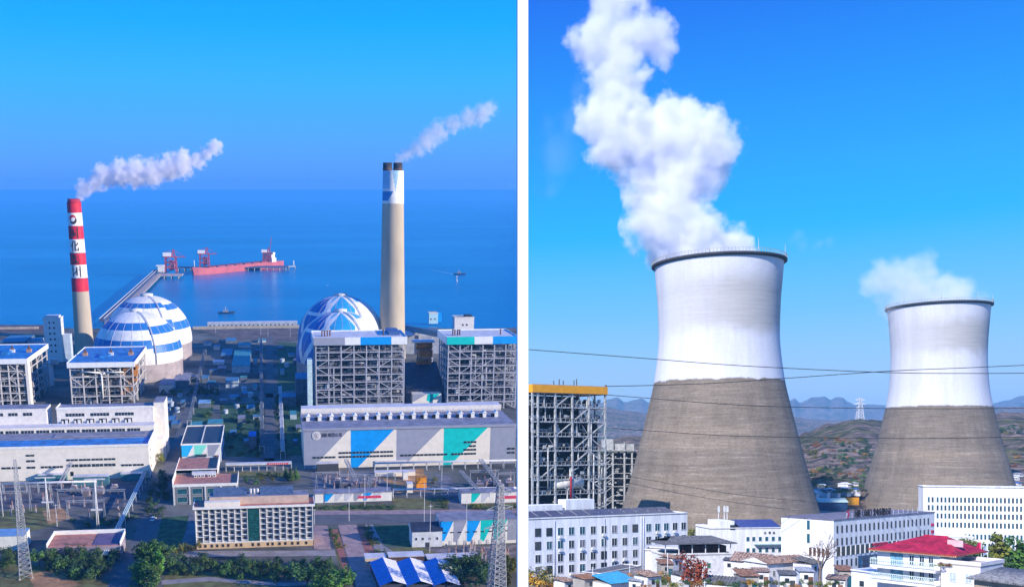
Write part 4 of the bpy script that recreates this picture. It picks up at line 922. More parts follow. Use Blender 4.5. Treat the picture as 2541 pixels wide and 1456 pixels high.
# ---- coloured fence-like halls
def zigzag_hall(label, px0, px1, pyb, pyt, cols, depth=7, redbar=None, maxx=True, group='painted low halls'):
    x0, y0, w = base(px0, px1, pyb)
    if maxx: w = min(w, EX(y0, 8) - .5 - x0)
    h = zt((px0 + px1) / 2, pyt, y0); o = thing('painted_hall', label, 'hall', (x0, y0, 0), 0, group)
    full = LY(px1, pyb, y0).x - x0; b = MB(); b.box(0, w, .06, depth, 0, h); part(o, 'wall', b, WHITE2)
    b = MB(); n = len(cols); lo = h * .12
    for k, c in enumerate(cols):
        a, e = full * k / n, full * (k + 1) / n
        if a >= w - .2: break
        if e > w: b.face(((a, 0, lo), (w, 0, lo), (w, 0, h), (a, 0, h)), c); break
        b.face(((a, 0, lo), (a + (e - a) * .3, 0, lo), (e, 0, h), (a, 0, h)), c); b.face(((a + (e - a) * .3, 0, lo), (e, 0, lo), (e, 0, h)), 4)
    b.face(((0, .01, 0), (w, .01, 0), (w, .01, lo), (0, .01, lo)), 4)
    part(o, 'painted_front', b, [BLUEP, TEALP, GREYP, mat('pale_lilac_paint', (.52, .54, .64), .7, .06, .4), WHITE])
    b = MB(); b.box(-.3, w, -.3, depth + .2, h, h + .3); part(o, 'roof', b, GREYROOF)
    if redbar:
        b = MB(); b.box(full * redbar[0], min(w - .1, full * redbar[1]), -.1, -.02, h * .36, h * .64); part(o, 'red_stripe', b, mat('stripe_red', (.68, .05, .13), .6, .1, .4))
    return o, x0, y0, w, h
zigzag_hall('low white hall with blue triangle and red stripe right of the office block', 781, 972, 1247, 1222, [4, 0, 3, 3, 2, 0, 3, 4], redbar=(.56, .86))
zigzag_hall('low white hall with a red stripe behind the right lattice pylon', 1144, 1290, 1249, 1221, [4, 1, 3, 4, 3, 4], redbar=(.60, 1.0))
o, x0, y0, w, h = zigzag_hall('two-storey workshop with bright blue, green and grey triangles', 1090, 1290, 1352, 1289, [0, 2, 0, 1, 1, 2], depth=11)
zr = h * .45
for k in range(9):
    if 1.2 + k * 3.4 < w - 1.6: b = MB(); b.box(0, 1.6, -.12, 0, 0, .5); part(o, 'window_strip', b, GLASS, (1.2 + k * 3.4, -.02, h * .5))
    if 1.0 + k * 3.3 < w - 1.4: b = MB(); b.box(0, 1.2, -.12, 0, 0, 2.0); part(o, 'door', b, OFFW, (1.0 + k * 3.3, -.02, 0))
o, x0, y0, w, h, d = build('small_house', 'small white house with dark sloping roof left of the painted workshop', 'house', 1022, 1096, 1357, 1318, depth=9, wall=mat('cottage_white', (.62, .66, .74), .7, .1, .3), roof=DKROOF, parap=False)
b = MB(); b.gable(-.5, w + .5, -.6, d + .6, h + .25, h + 3.0, 0, 'x', 1); part(o, 'gable_roof', b, [DKROOF, WHITE2])
wins(o, [w * .1, w * .32, w * .56, w * .8], [h * .45], 1.0, 1.3); b = MB(); b.box(w * .45, w * .58, -.1, 0, 0, 2.1); part(o, 'door', b, STEELD)
# ---- bottom right sheds
for (a, c, pb, pt, lb, wl) in ((906, 958, 1402, 1384, 'pinkish flat-roofed hut at the head of the striped sheds', mat('hut_sand', (.62, .50, .38), .8, .1, .4)), (964, 1052, 1401, 1380, 'long white-roofed hut at the head of the striped sheds', mat('hut_brown', (.10, .06, .06), .8, .2, .4)), (1060, 1190, 1398, 1384, 'low grey-roofed hut right of the white-roofed hut', STEELD)):
    o, x0, y0, w, h, d = build('flat_hut', lb, 'hut', a, c, pb, pt, None, 5.5, 'huts by the striped sheds', wl, PALEROOF, parap=False)
    wins(o, [w * .15, w * .6], [h * .3], 1.0, 1.1)
for (px, lb) in ((918, 'leftmost blue-and-white gabled storage shed in the bottom right'), (985, 'middle blue-and-white gabled storage shed in the bottom right'), (1050, 'rightmost blue-and-white gabled storage shed in the bottom right')):
    a = L(px, 1412); e = L(px + 64, 1412); q = L(px + 28, 1480); wS = e.x - a.x; o = thing('storage_shed', lb, 'shed', (a.x, a.y, 0), atan((a.x - q.x) / (a.y - q.y)) * -1 * 1.0, 'blue-and-white storage sheds')
    b = MB(); b.box(.1, wS - .1, -24, 0, 0, 3.2); part(o, 'wall', b, mat('shed_dark_wall', (.05, .06, .09), .8, .2, .4))
    b = MB(); b.face(((-.2, -24.5, 3.1), (wS / 2, -24.5, 5.0), (wS / 2, .4, 5.0), (-.2, .4, 3.1)), 0); b.face(((wS / 2, -24.5, 5.0), (wS + .2, -24.5, 3.1), (wS + .2, .4, 3.1), (wS / 2, .4, 5.0)), 1); b.face(((0, 0, 3.1), (wS, 0, 3.1), (wS / 2, 0, 4.95)), 1)
    for k in range(12): b.box(-.2 + .0, -.1, -24 + 2 * k, -23.8 + 2 * k, 3.0, 3.15, 1)
    part(o, 'gable_roof', b, [mat('sheet_sky_blue', (.05, .25, .62), .6, .1, .6), mat('sheet_white', (.74, .72, .76), .6, .08, .6)])
# ---- bottom left: white house, walled yard building
o, x0, y0, w, h, d = build('white_shed', 'white shed with pale blue roof at the left edge behind the lattice pylon', 'shed', -40, 64, 1367, 1330, 1312, wall=mat('shed_cream', (.70, .70, .66), .7, .07, .3), roof=mat('pale_blue_sheet', (.18, .34, .55), .6, .1, .3), parap=False)
x0, y0, w = base(120, 300, 1392); h = zt(200, 1348, y0); d = 15
o = thing('walled_yard_house', 'low house with reddish terrace and white parapet in the bottom left', 'house', (x0, y0, 0))
b = MB(); b.box(0, w, 0, d, 0, h * .82); part(o, 'wall', b, mat('yard_house_wall', (.32, .27, .34), .8, .12, .3)); b = MB(); b.box(.3, w - .3, .3, d - .3, h * .82, h * .86, 0); b.box(w * .62, w - .3, .3, d - .3, h * .86, h * .88, 1); part(o, 'roof', b, [TER, mat('roof_violet', (.15, .11, .20), .8, .15, .3)])
b = MB(); b.box(-.3, w + .3, d - .3, d, h * .8, h + .8); b.box(-.3, 0, 0, d, h * .8, h + .5); b.box(w, w + .3, 0, d, h * .8, h + .5); part(o, 'parapet', b, WHITE)
wins(o, [w * .34, w * .44, w * .6, w * .8], [h * .3], .9, 1.4, frame=WHITE)

# ---- lattice pylons, gantries, poles
GALV = mat('galvanised_steel', (.36, .38, .43), .5, .12, 2., metal=.25)
def lattice(b, w0, w1, z0, z1, n, t, cx=0., cy=0., m=0):
    g = lambda u: (w0 + (w1 - w0) * u) / 2
    C = ((-1, -1), (1, -1), (1, 1), (-1, 1))
    P = lambda k, u: Vector((cx + C[k % 4][0] * g(u), cy + C[k % 4][1] * g(u), z0 + (z1 - z0) * u))
    us = [1 - (1 - i / n) ** (1.0) for i in range(n + 1)]
    for k in range(4): b.bar(P(k, 0), P(k, 1), t * 1.6, m, t * 1.2)
    for u0, u1 in zip(us, us[1:]):
        for k in range(4):
            b.bar(P(k, u0), P(k + 1, u1), t, m); b.bar(P(k + 1, u0), P(k, u1), t, m); b.bar(P(k, u1), P(k + 1, u1), t, m)
def pylon(label, px, pyb, pyt, w0, w1, n, t, arms, group=None, name='pylon'):
    p = L(px, pyb); h = zt(px, pyt, p.y); o = thing(name, label, 'pylon', (p.x, p.y, 0), .3, group)
    b = MB(); lattice(b, w0, w1, 0, h, n, t); part(o, 'lattice_mast', b, GALV)
    for (zf, ln) in arms:
        b = MB(); z = h * zf
        for s in (-1, 1):
            b.bar((s * .5, -.6, z), (s * ln, 0, z + .4), t); b.bar((s * .5, .6, z), (s * ln, 0, z + .4), t); b.bar((s * .5, 0, z + 1.8), (s * ln, 0, z + .4), t)
            for q in (.3, .6): b.bar((s * ln * q, -.4, z + .1), (s * ln * q, .4, z + .1), t * .8); b.bar((s * ln * q, 0, z + .2), (s * ln * q, 0, z + 1.6 * (1 - q)), t * .8)
        part(o, 'cross_arm', b, GALV)
        for s in (-1, 1): b = MB(); b.tube((s * ln, 0, z + .3), (s * ln, 0, z - 1.4), .12, seg=6); part(o, 'insulator', b, GREYP)
    for k, (sx, sy) in enumerate(((-1, -1), (1, -1), (1, 1), (-1, 1))):
        b = MB(); b.box(sx * w0 / 2 - .45, sx * w0 / 2 + .45, sy * w0 / 2 - .45, sy * w0 / 2 + .45, 0, .5); part(o, 'footing', b, CONC)
    return o, p, h
pylon('tall slim lattice pylon standing on the bare soil at lower left', 64, 1430, 1140, 4.8, 1.0, 22, .14, [])
pylon('large lattice pylon with cross arms in the bottom right corner', 1231, 1478, 1200, 5.6, 1.7, 20, .19, [(.62, 6.2), (.78, 5.6), (.93, 4.6)])
for (px, pb, pt, lb) in ((244, 1322, 1186, 'white tubular gantry pole in the left switchyard, between yard house and turbine hall'), (121, 1292, 1182, 'white tubular gantry pole left of the switchyard beside the lattice pylon')):
    p = L(px, pb); h = zt(px, pt, p.y); o = thing('gantry_pole', lb, 'pole', (p.x, p.y, 0)); b = MB(); b.tube((-.5, 0, 0), (0, 0, h), .28); b.tube((.5, 0, 0), (0, 0, h), .28); part(o, 'mast', b, OFFW); b = MB(); b.box(-4.5, 4.5, -.25, .25, h - .6, h - .1); part(o, 'cross_beam', b, OFFW)
    b = MB(); b.box(-2.5, 2.5, -.25, .25, h * .42, h * .45); part(o, 'lower_beam', b, OFFW)
for (px, pb, pt, lb) in ((866, 1292, 1205, 'thin pale pole beside the horizontal road, near the red-striped hall'), (1052, 1300, 1196, 'thin pale pole at the road bend left of the painted workshop'), (1066, 1370, 1250, 'thin pole in front of the small white house'), (1155, 1360, 1240, 'thin pole in front of the painted workshop'), (905, 1258, 1175, 'thin pole behind the red-striped hall'), (960, 1240, 1150, 'thin pole in the transformer yard near the turbine hall'), (1095, 1225, 1150, 'thin pole on the grey path below the turbine hall'), (142, 1305, 1250, 'short lamp pole beside the left lattice pylon'), (48, 1290, 1190, 'thin white pole left of the lattice pylon'), (8, 1280, 1180, 'thin white pole at the left edge of the picture'), (780, 1300, 1262, 'short lamp pole at the office corner')):
    p = L(px, pb); h = zt(px, pt, p.y); b = MB(); b.bar((0, 0, 0), (0, 0, h), .3, 0, .18); b.bar((-.9, 0, h * .96), (.9, 0, h * .96), .14); single('pole', b, OFFW, lb, 'pole', 'thin poles around the plant', loc=(p.x, p.y, 0))
# sloping lattice gantries in front of the right hall
for (A, B_, lb) in (((176, 1150, 10), (146, 1206, 1.0), 'sloping white lattice stair bridge at the front of the white turbine hall'), ((858, 1142, 10.5), (885, 1196, 2.0), 'sloping pale lattice bridge at the middle of the painted turbine hall'), ((1143, 1170, 12), (1198, 1232, 3), 'long sloping lattice beam below the teal triangle of the turbine hall'), ((1192, 1142, 15), (1250, 1216, 3), 'rightmost sloping lattice beam rising to the turbine hall')):
    a, e = L(*A), L(*B_); o = thing('lattice_bridge', lb, 'lattice beam', (a.x, a.y, 0), 0, 'sloping lattice beams of the switchyard'); b = MB(); e = e - Vector((a.x, a.y, 0)); a = Vector((0, 0, a.z)); n = 14; wd_ = .8
    sx = Vector((1, 0, 0)) * wd_; up = Vector((0, 0, 1)) * wd_
    for s in (-1, 1):
        for u in (0, 1): b.bar(a + sx * s + up * u, e + sx * s + up * u, .22)
    for k in range(n):
        p, q = a.lerp(e, k / n), a.lerp(e, (k + 1) / n)
        for s in (-1, 1): b.bar(p + sx * s, q + sx * s + up, .14); b.bar(p + sx * s, p + sx * s + up, .14)
        b.bar(p - sx + up, q + sx + up, .14); b.bar(p + sx + up, p - sx + up, .14)
    part(o, 'lattice_beam', b, GALV)
    b = MB(); b.bar((e.x - .8, e.y, 0), (e.x - .8, e.y, e.z), .3); b.bar((e.x + .8, e.y, 0), (e.x + .8, e.y, e.z), .3); part(o, 'support_leg', b, GALV)
# transformers, control huts in the yard
rnd = random.Random(4)
TR = mat('transformer_grey', (.30, .27, .31), .7, .15, .8)
trp = []
def transformer(px, py, s, label):
    p = L(px, py); o = thing('transformer', label, 'transformer', (p.x, p.y, 0), rnd.uniform(-.1, .1), 'transformers in front of the turbine halls', s)
    b = MB(); b.box(-2, 2, -1.4, 1.4, .4, 3.4); b.box(-2.3, 2.3, -1.6, 1.6, 0, .4); part(o, 'tank', b, TR)
    b = MB(); [b.box(-1.8 + k * .42, -1.62 + k * .42, -2.3, -1.4, .7, 3.0) for k in range(9)]; part(o, 'radiator', b, TR)
    for k in range(3): b = MB(); b.tube((-1.2 + k * 1.2, 0, 3.4), (-1.2 + k * 1.2, .2, 5.0), .2, 0, .1, seg=8); part(o, 'bushing', b, mat('bushing_pinkish', (.42, .28, .26), .5, .1, 1.))
    b = MB(); b.tube((-1.8, .9, 4.1), (1.4, .9, 4.1), .42, seg=10); part(o, 'conservator', b, OFFW)
for k, (px, py) in enumerate(((838, 1206), (858, 1210), (880, 1212), (902, 1209), (926, 1208), (1190, 1212), (1212, 1208), (1236, 1212), (1262, 1208))):
    transformer(px, py, 1.0, 'grey finned transformer in the yard below the middle of the painted hall' if px < 1000 else 'grey finned transformer in the yard near the white pillar')
for k, (px, py) in enumerate(((185, 1222), (215, 1228), (250, 1225), (285, 1220))): transformer(px, py, .9, 'grey finned transformer in the left switchyard below the white hall')
for o_ in list(COL_L.objects):
    if o_.name.startswith('transformer') and o_.parent is None:
        o_['group'] = {'m': 'transformers below the painted hall', 'n': 'transformers near the white pillar', 'l': 'transformers in the left switchyard'}['m' if 'middle' in o_['label'] else 'n' if 'pillar' in o_['label'] else 'l']
for (a, c, pb, pt, wl, lb) in ((786, 840, 1172, 1150, STEELD, 'dark control hut against the left foot of the painted hall'), (930, 1010, 1158, 1143, WHITE2, 'long pale pipe hut along the foot of the painted hall'), (1012, 1070, 1152, 1140, OFFW, 'pale switch hut under the grey triangle of the painted hall'), (930, 1030, 1182, 1171, BEIGE, 'long cream kiosk in the transformer yard'), (1000, 1012, 1190, 1172, WHITE, 'upright white cabinet in the brown yard'), (1010, 1024, 1222, 1200, BEIGE, 'upright cream cabinet beside the brown lawn'), (300, 356, 1192, 1175, mat('teal_cabin', (.05, .20, .24), .7, .15, .4), 'teal cabin at the right foot of the white hall'), (95, 165, 1196, 1178, mat('teal_cabin2', (.04, .16, .20), .7, .15, .4), 'teal cabin in front of the white hall near its left end'), (182, 270, 1206, 1182, mat('teal_cabin3', (.06, .17, .22), .7, .15, .4), 'teal switch hut under the middle of the white hall')):
    build('switch_hut', lb, 'hut', a, c, pb, pt, None, 4, 'switch huts along the turbine halls', wl, PALEROOF, parap=False)
# orange tank
p = L(1044, 1212); o = thing('orange_tank', 'bright orange box-shaped tank standing in the brown yard', 'tank', (p.x, p.y, 0)); h = zt(1044, 1183, p.y); b = MB(); b.box(-2.6, 2.6, -2, 2, .5, h, 0); b.box(-2.7, 2.7, -2.1, 2.1, h * .55, h * .6, 1); part(o, 'body', b, [mat('tank_orange', (.80, .30, .02), .6, .1, .5), RUST]); b = MB(); b.box(-2.8, 2.8, -2.2, 2.2, h, h + .4); part(o, 'lid', b, ORANGE)
b = MB(); [b.box(sx * 2.2 - .2, sx * 2.2 + .2, sy * 1.6 - .2, sy * 1.6 + .2, 0, .5) for sx in (-1, 1) for sy in (-1, 1)]; part(o, 'footing', b, STEELD)
# pipe racks: between the shaded yards and along roads
def pipe_rack(label, A, B_, z, n, m, group='pipe racks'):
    a, e = L(*A), L(*B_); o = thing('pipe_rack', label, 'pipe rack', (a.x, a.y, 0), 0, group); d = e - a; nn = Vector((-d.y, d.x, 0)).normalized()
    b = MB()
    for k in (-1, 0, 1): b.tube(nn * k * .8 + Vector((0, 0, z)), d + nn * k * .8 + Vector((0, 0, z)), .3, seg=8)
    part(o, 'pipe', b, m)
    for k in range(n):
        q = d * (k / (n - 1)); b = MB()
        for s in (-1, 1): b.bar(q + nn * s * 1.3, q + nn * s * 1.3 + Vector((0, 0, z)), .28)
        b.bar(q - nn * 1.3 + Vector((0, 0, z - .4)), q + nn * 1.3 + Vector((0, 0, z - .4)), .25); part(o, 'trestle', b, STEEL)
pipe_rack('pipe rack on trestles along the right side of the shaded central yard', (702, 1140), (695, 975), 5.5, 10, STEEL)
pipe_rack('pale pipe rack descending along the left road beside the switchyard', (262, 1395), (362, 1185), 4.0, 12, mat('rack_teal_white', (.42, .55, .58), .6, .12, .5))
pipe_rack('pipe rack running across below the painted turbine hall', (930, 1168), (1280, 1160), 4.5, 12, STEEL)
pipe_rack('pipe rack across the brown lawn toward the white pillar', (975, 1232), (1280, 1228), 4.0, 10, STEEL)
pipe_rack('pipe rack in front of the white turbine hall', (10, 1222), (240, 1216), 5.0, 9, OFFW)

# switchyard portals and insulator posts
def portal(px, py, wpx, pt, label, group):
    p = L(px, py); D = (p - CAM).dot(FW); wd = wpx * D / F; h = zt(px, pt, p.y); o = thing('switchyard_portal', label, 'gantry', (p.x, p.y, 0), 0, group)
    for s in (-1, 1): b = MB(); b.bar((s * wd / 2 - .5, 0, 0), (s * wd / 2, 0, h), .22); b.bar((s * wd / 2 + .5, 0, 0), (s * wd / 2, 0, h), .22); b.bar((s * wd / 2 - .25, 0, h * .5), (s * wd / 2 + .25, 0, h * .5), .16); part(o, 'leg', b, GALV)
    b = MB(); b.bar((-wd / 2 - .6, 0, h), (wd / 2 + .6, 0, h), .3); b.bar((-wd / 2, 0, h - .9), (wd / 2, 0, h - .9), .18)
    for k in range(10): b.bar((-wd / 2 + wd * k / 10, 0, h - .9 * (k % 2)), (-wd / 2 + wd * (k + 1) / 10, 0, h - .9 * ((k + 1) % 2)), .13)
    part(o, 'beam', b, GALV)
    for u in (-.3, 0, .3): b = MB(); b.tube((u * wd, 0, h - .9), (u * wd, 0, h - 2.4), .14, seg=6); part(o, 'insulator', b, mat('insulator_brown', (.22, .12, .09), .4, .2, 1.))
for (px, py, w_, pt) in ((40, 1240, 70, 1196), (90, 1252, 80, 1204), (30, 1268, 90, 1218), (190, 1262, 86, 1212), (275, 1258, 70, 1214), (215, 1290, 90, 1240)): portal(px, py, w_, pt, 'pale steel switchyard portal in the left yard below the white hall', 'portals in the left switchyard')
for (px, py, w_, pt) in ((815, 1212, 60, 1170), (880, 1218, 70, 1176), (950, 1216, 60, 1176), (1200, 1216, 70, 1166), (1250, 1214, 50, 1172)): portal(px, py, w_, pt, 'pale steel switchyard portal before the painted turbine hall', 'portals before the painted hall')
def post(px, py, label, group):
    p = L(px, py); o = thing('insulator_post', label, 'insulator', (p.x, p.y, 0), 0, group); b = MB(); b.box(-.35, .35, -.35, .35, 0, 2.0); part(o, 'pedestal', b, mat('pedestal_grey', (.40, .38, .42), .8, .15, 1.)); b = MB(); b.lathe([(.16, 2.0), (.3, 2.3), (.16, 2.6), (.3, 2.9), (.16, 3.2), (.3, 3.5), (.12, 4.2)], 8); part(o, 'insulator', b, mat('insulator_rose', (.40, .24, .22), .4, .15, 1.))
r9 = random.Random(12)
for k in range(26): post(r9.uniform(10, 300), r9.uniform(1212, 1285), 'rose-brown insulator post on a pedestal in the left yard', 'insulator posts in the left yard')
for k in range(22): post(r9.uniform(800, 975), r9.uniform(1178, 1216), 'rose-brown insulator post on a pedestal below the painted hall', 'insulator posts below the painted hall')
for k in range(10): post(r9.uniform(1180, 1276), r9.uniform(1180, 1216), 'rose-brown insulator post on a pedestal near the white pillar', 'insulator posts near the white pillar')
for k in range(26): post(r9.uniform(1110, 1270), r9.uniform(1356, 1392), 'rose-brown insulator post in front of the painted workshop', 'insulator posts before the painted workshop')
# tanks and racks of the shaded yards
for k, (px, py, rp, hp) in enumerate(((606, 972, 7, 12), (622, 985, 7, 12), (588, 1012, 6, 9), (560, 1025, 6, 9), (426, 1008, 6, 12), (440, 1022, 6, 12), (700, 900, 6, 10), (712, 910, 6, 10))):
    p = L(px, py); D = (p - CAM).dot(FW); r_ = rp * D / F; h_ = hp * D / F; zn = 'left' if px < 480 else ('far right' if px > 690 else 'middle')
    o = thing('storage_tank', {'left': 'pale round storage tank beside the left turbine hall end', 'middle': 'pale round storage tank in the shaded central yard', 'far right': 'pale round storage tank right of the central road'}[zn], 'tank', (p.x, p.y, 0), 0, {'left': 'storage tanks by the left hall', 'middle': 'storage tanks in the central yard', 'far right': 'storage tanks right of the central road'}[zn])
    b = MB(); b.lathe([(r_, 0), (r_, h_)], 24); part(o, 'shell', b, VW); b = MB(); b.lathe([(r_ + .1, h_), (r_ * .5, h_ + r_ * .18), (.05, h_ + r_ * .25)], 24); part(o, 'roof', b, PALEROOF); b = MB(); b.bar((r_ * .7, -r_ * .75, 0), (r_ * .7, -r_ * .75, h_ + .8), .15); part(o, 'ladder', b, STEEL)
pipe_rack('pipe rack running away through the middle of the shaded central yard', (650, 1125), (648, 850), 5.0, 12, VD)
pipe_rack('pipe rack crossing the shaded yard in front of the teal-roofed shed', (492, 968), (652, 966), 5.0, 7, VD)
pipe_rack('pipe rack beside the left road behind the control building', (470, 1060), (508, 880), 5.0, 9, VD)
# a car on the left road
p = L(380, 1290); o = thing('car', 'small white car driving on the road left of the office block', 'car', (p.x, p.y, .06), -.22)
b = MB(); b.box(-.9, .9, -2.1, 2.1, .35, .85); part(o, 'body', b, WHITE); b = MB(); b.box(-.78, .78, -1.2, 1.3, .85, 1.42); part(o, 'cabin', b, GLASS); b = MB(); b.box(-.76, .76, -1.0, 1.1, 1.42, 1.48); part(o, 'roof', b, WHITE)
for sx in (-.8, .8):
    for sy in (-1.3, 1.35): b = MB(); b.tube((sx - .12, sy, .33), (sx + .12, sy, .33), .33, seg=12); part(o, 'wheel', b, DARK)
# ---- vegetation
def leaf_mat(key, dark, light):
    m = bpy.data.materials.new(key); m.use_nodes = True; t = m.node_tree; n = t.nodes; l = t.links; b = n['Principled BSDF']
    b.inputs['Roughness'].default_value = .6; b.inputs['Specular IOR Level'].default_value = .25
    co = n.new('ShaderNodeTexCoord'); z = n.new('ShaderNodeTexNoise'); z.inputs['Scale'].default_value = 1.6; z.inputs['Detail'].default_value = 3; l.new(co.outputs['Object'], z.inputs['Vector'])
    r = ramp_node(n, [(.32, (*dark, 1)), (.68, (*light, 1))]); l.new(z.outputs['Fac'], r.inputs[0])
    oi = n.new('ShaderNodeObjectInfo'); hs = n.new('ShaderNodeHueSaturation'); mr = n.new('ShaderNodeMapRange'); l.new(oi.outputs['Random'], mr.inputs[0]); mr.inputs[3].default_value = .65; mr.inputs[4].default_value = 1.35; l.new(mr.outputs[0], hs.inputs['Value'])
    m2 = n.new('ShaderNodeMapRange'); l.new(oi.outputs['Random'], m2.inputs[0]); m2.inputs[3].default_value = .485; m2.inputs[4].default_value = .515; l.new(m2.outputs[0], hs.inputs['Hue'])
    l.new(r.outputs[0], hs.inputs['Color']); l.new(hs.outputs[0], b.inputs['Base Color'])
    return m
GREEN = leaf_mat('leaf_green', (.035, .08, .028), (.12, .22, .05)); DGREEN = leaf_mat('leaf_dark_green', (.022, .055, .028), (.07, .14, .055)); BGREEN = leaf_mat('leaf_bright_green', (.035, .11, .018), (.13, .26, .04))
YGREEN = leaf_mat('leaf_yellow_green', (.07, .085, .015), (.24, .22, .03)); REDL = leaf_mat('leaf_red_brown', (.13, .022, .012), (.34, .075, .03)); ORL = leaf_mat('leaf_orange', (.24, .09, .015), (.48, .24, .03))
BARK = mat('bark', (.09, .065, .05), .95, .25, 1.5); BARKP = mat('pale_bark', (.42, .36, .32), .9, .2, 1.5)
CROWNS = {}
def crown_mesh(kind, seed, n=900):
    k_ = (kind, seed)
    if k_ in CROWNS: return CROWNS[k_]
    rnd = random.Random(seed * 31 + len(kind)); b = MB(); cl = []
    if kind == 'round': cl = [(Vector((rnd.gauss(0, .22), rnd.gauss(0, .22), rnd.uniform(.30, .86))), rnd.uniform(.13, .25)) for _ in range(13)]
    elif kind == 'tall': cl = [(Vector((rnd.gauss(0, .10), rnd.gauss(0, .10), .16 + .8 * k / 14)), .17 * (1 - .55 * abs(k / 14 - .35))) for k in range(15)]
    elif kind == 'cone': cl = [(Vector((rnd.gauss(0, .03), rnd.gauss(0, .03), .12 + .86 * k / 14)), .20 * (1.05 - k / 14)) for k in range(15)]
    elif kind == 'bush': cl = [(Vector((rnd.gauss(0, .34), rnd.gauss(0, .34), rnd.uniform(.1, .62))), rnd.uniform(.16, .3)) for _ in range(10)]
    tot = sum(r ** 2 for _, r in cl)
    for c, r in cl:
        for _ in range(int(n * r * r / tot)):
            d = Vector((rnd.gauss(0, 1), rnd.gauss(0, 1), rnd.gauss(0, 1))).normalized(); p = c + d * r * (rnd.random() ** .45) * 1.08
            if p.z < .04: continue
            nn = (d + Vector((rnd.gauss(0, .5), rnd.gauss(0, .5), rnd.gauss(.3, .5)))).normalized(); a = nn.orthogonal().normalized(); a.rotate(Matrix.Rotation(rnd.uniform(0, 6.28), 3, nn)); e = nn.cross(a); s = rnd.uniform(.020, .045)
            b.face((p - a * s - e * s * .7, p + a * s - e * s * .5, p + a * s * .9 + e * s * .8, p - a * s * .8 + e * s * .6))
    CROWNS[k_] = b; return b
TM = {}
def tree(name, kind, p, h, leafm, label, group, seed=None, spread=1.0, stem=BARK, cat='tree'):
    seed = random.randint(1, 4) if seed is None else seed
    key = (kind, seed, leafm.name)
    if key not in TM:
        tb = MB(); rnd = random.Random(seed)
        if kind != 'bush':
            top = .55 if kind != 'cone' else .9; tb.tube((0, 0, 0), (.01, .01, top), .028, 0, .010, seg=7)
            for k in range(6):
                a = rnd.uniform(0, 6.28); z = rnd.uniform(.2, .5); tb.tube((0, 0, z), (.2 * cos(a), .2 * sin(a), z + rnd.uniform(.1, .26)), .012, 0, .005, seg=5)
        else:
            for k in range(5):
                a = rnd.uniform(0, 6.28); tb.tube((.05 * cos(a), .05 * sin(a), 0), (.25 * cos(a), .25 * sin(a), .35), .02, 0, .008, seg=5)
        TM[key] = (crown_mesh(kind, seed).mesh('crown', leafm), tb.mesh('trunk', stem))
    o = thing(name, label, cat, p, random.uniform(0, 6.28), group); o.scale = (h * spread, h * spread, h)
    part(o, 'crown', TM[key][0], None); part(o, 'trunk', TM[key][1], None)
    return o
def inpoly(x, y, P):
    c = False; j = len(P) - 1
    for i in range(len(P)):
        if (P[i][1] > y) != (P[j][1] > y) and x < (P[j][0] - P[i][0]) * (y - P[i][1]) / (P[j][1] - P[i][1]) + P[i][0]: c = not c
        j = i
    return c
def scatter(P, n, mind, seed):
    rnd = random.Random(seed); out = []; xs = [p[0] for p in P]; ys_ = [p[1] for p in P]; tries = 0
    while len(out) < n and tries < 4000:
        tries += 1; x, y = rnd.uniform(min(xs), max(xs)), rnd.uniform(min(ys_), max(ys_))
        if inpoly(x, y, P) and all((x - a) ** 2 + ((y - b_) * 1.8) ** 2 > mind ** 2 for a, b_ in out): out.append((x, y))
    return out
def grove(P, n, mind, seed, px_h, kinds, leafs, name, label, group, spread=(.8, 1.15), pos=L):
    rnd = random.Random(seed + 99)
    for (x, y) in scatter(P, n, mind, seed):
        p = pos(x, y); D = (p - CAM).dot(FW) if pos is L else p.y
        h = rnd.uniform(*px_h) * D / F; tree(name, rnd.choice(kinds), tuple(p), h, rnd.choice(leafs), label, group, rnd.randint(1, 4), rnd.uniform(*spread))
grove([(0, 1382), (35, 1378), (30, 1410), (0, 1420)], 4, 12, 1, (28, 42), ['round'], [GREEN, DGREEN], 'tree', 'green tree at the left edge left of the slim pylon', 'trees left of the slim pylon')
grove([(95, 1402), (150, 1385), (300, 1356), (290, 1385), (252, 1436), (205, 1440), (130, 1415)], 42, 14, 2, (24, 44), ['round', 'round', 'bush'], [GREEN, GREEN, DGREEN, DGREEN], 'tree', 'dense green tree in the grove between slim pylon and left road', 'trees between slim pylon and left road')
grove([(350, 1390), (405, 1378), (402, 1420), (395, 1470), (340, 1470)], 16, 13, 3, (40, 62), ['tall', 'round'], [BGREEN, BGREEN, GREEN], 'tree', 'tall bright green roadside tree right of the lower left road', 'bright roadside trees by the left road', (1.0, 1.3))
grove([(410, 1402), (470, 1398), (560, 1404), (700, 1402), (822, 1404), (830, 1434), (700, 1442), (560, 1436), (430, 1428)], 52, 15, 4, (20, 36), ['round', 'round', 'bush'], [DGREEN, GREEN, GREEN], 'tree', 'dark green tree in the belt in front of the office block', 'trees in front of the office block')
grove([(760, 1460), (850, 1452), (885, 1470), (780, 1490)], 5, 26, 5, (44, 64), ['round'], [GREEN, BGREEN], 'tree', 'broad green tree at the bottom edge beside the paved path', 'broad trees at the bottom edge', (1.1, 1.4))
grove([(1105, 1412), (1180, 1408), (1200, 1440), (1190, 1470), (1120, 1450)], 10, 18, 6, (34, 52), ['round'], [DGREEN, GREEN], 'tree', 'dark green tree right of the blue-and-white storage sheds', 'trees right of the storage sheds')
grove([(1252, 1410), (1276, 1405), (1276, 1465), (1248, 1465)], 4, 18, 7, (30, 46), ['round', 'tall'], [YGREEN, BGREEN], 'tree', 'yellow-green tree between the large pylon and the white pillar', 'trees by the white pillar')
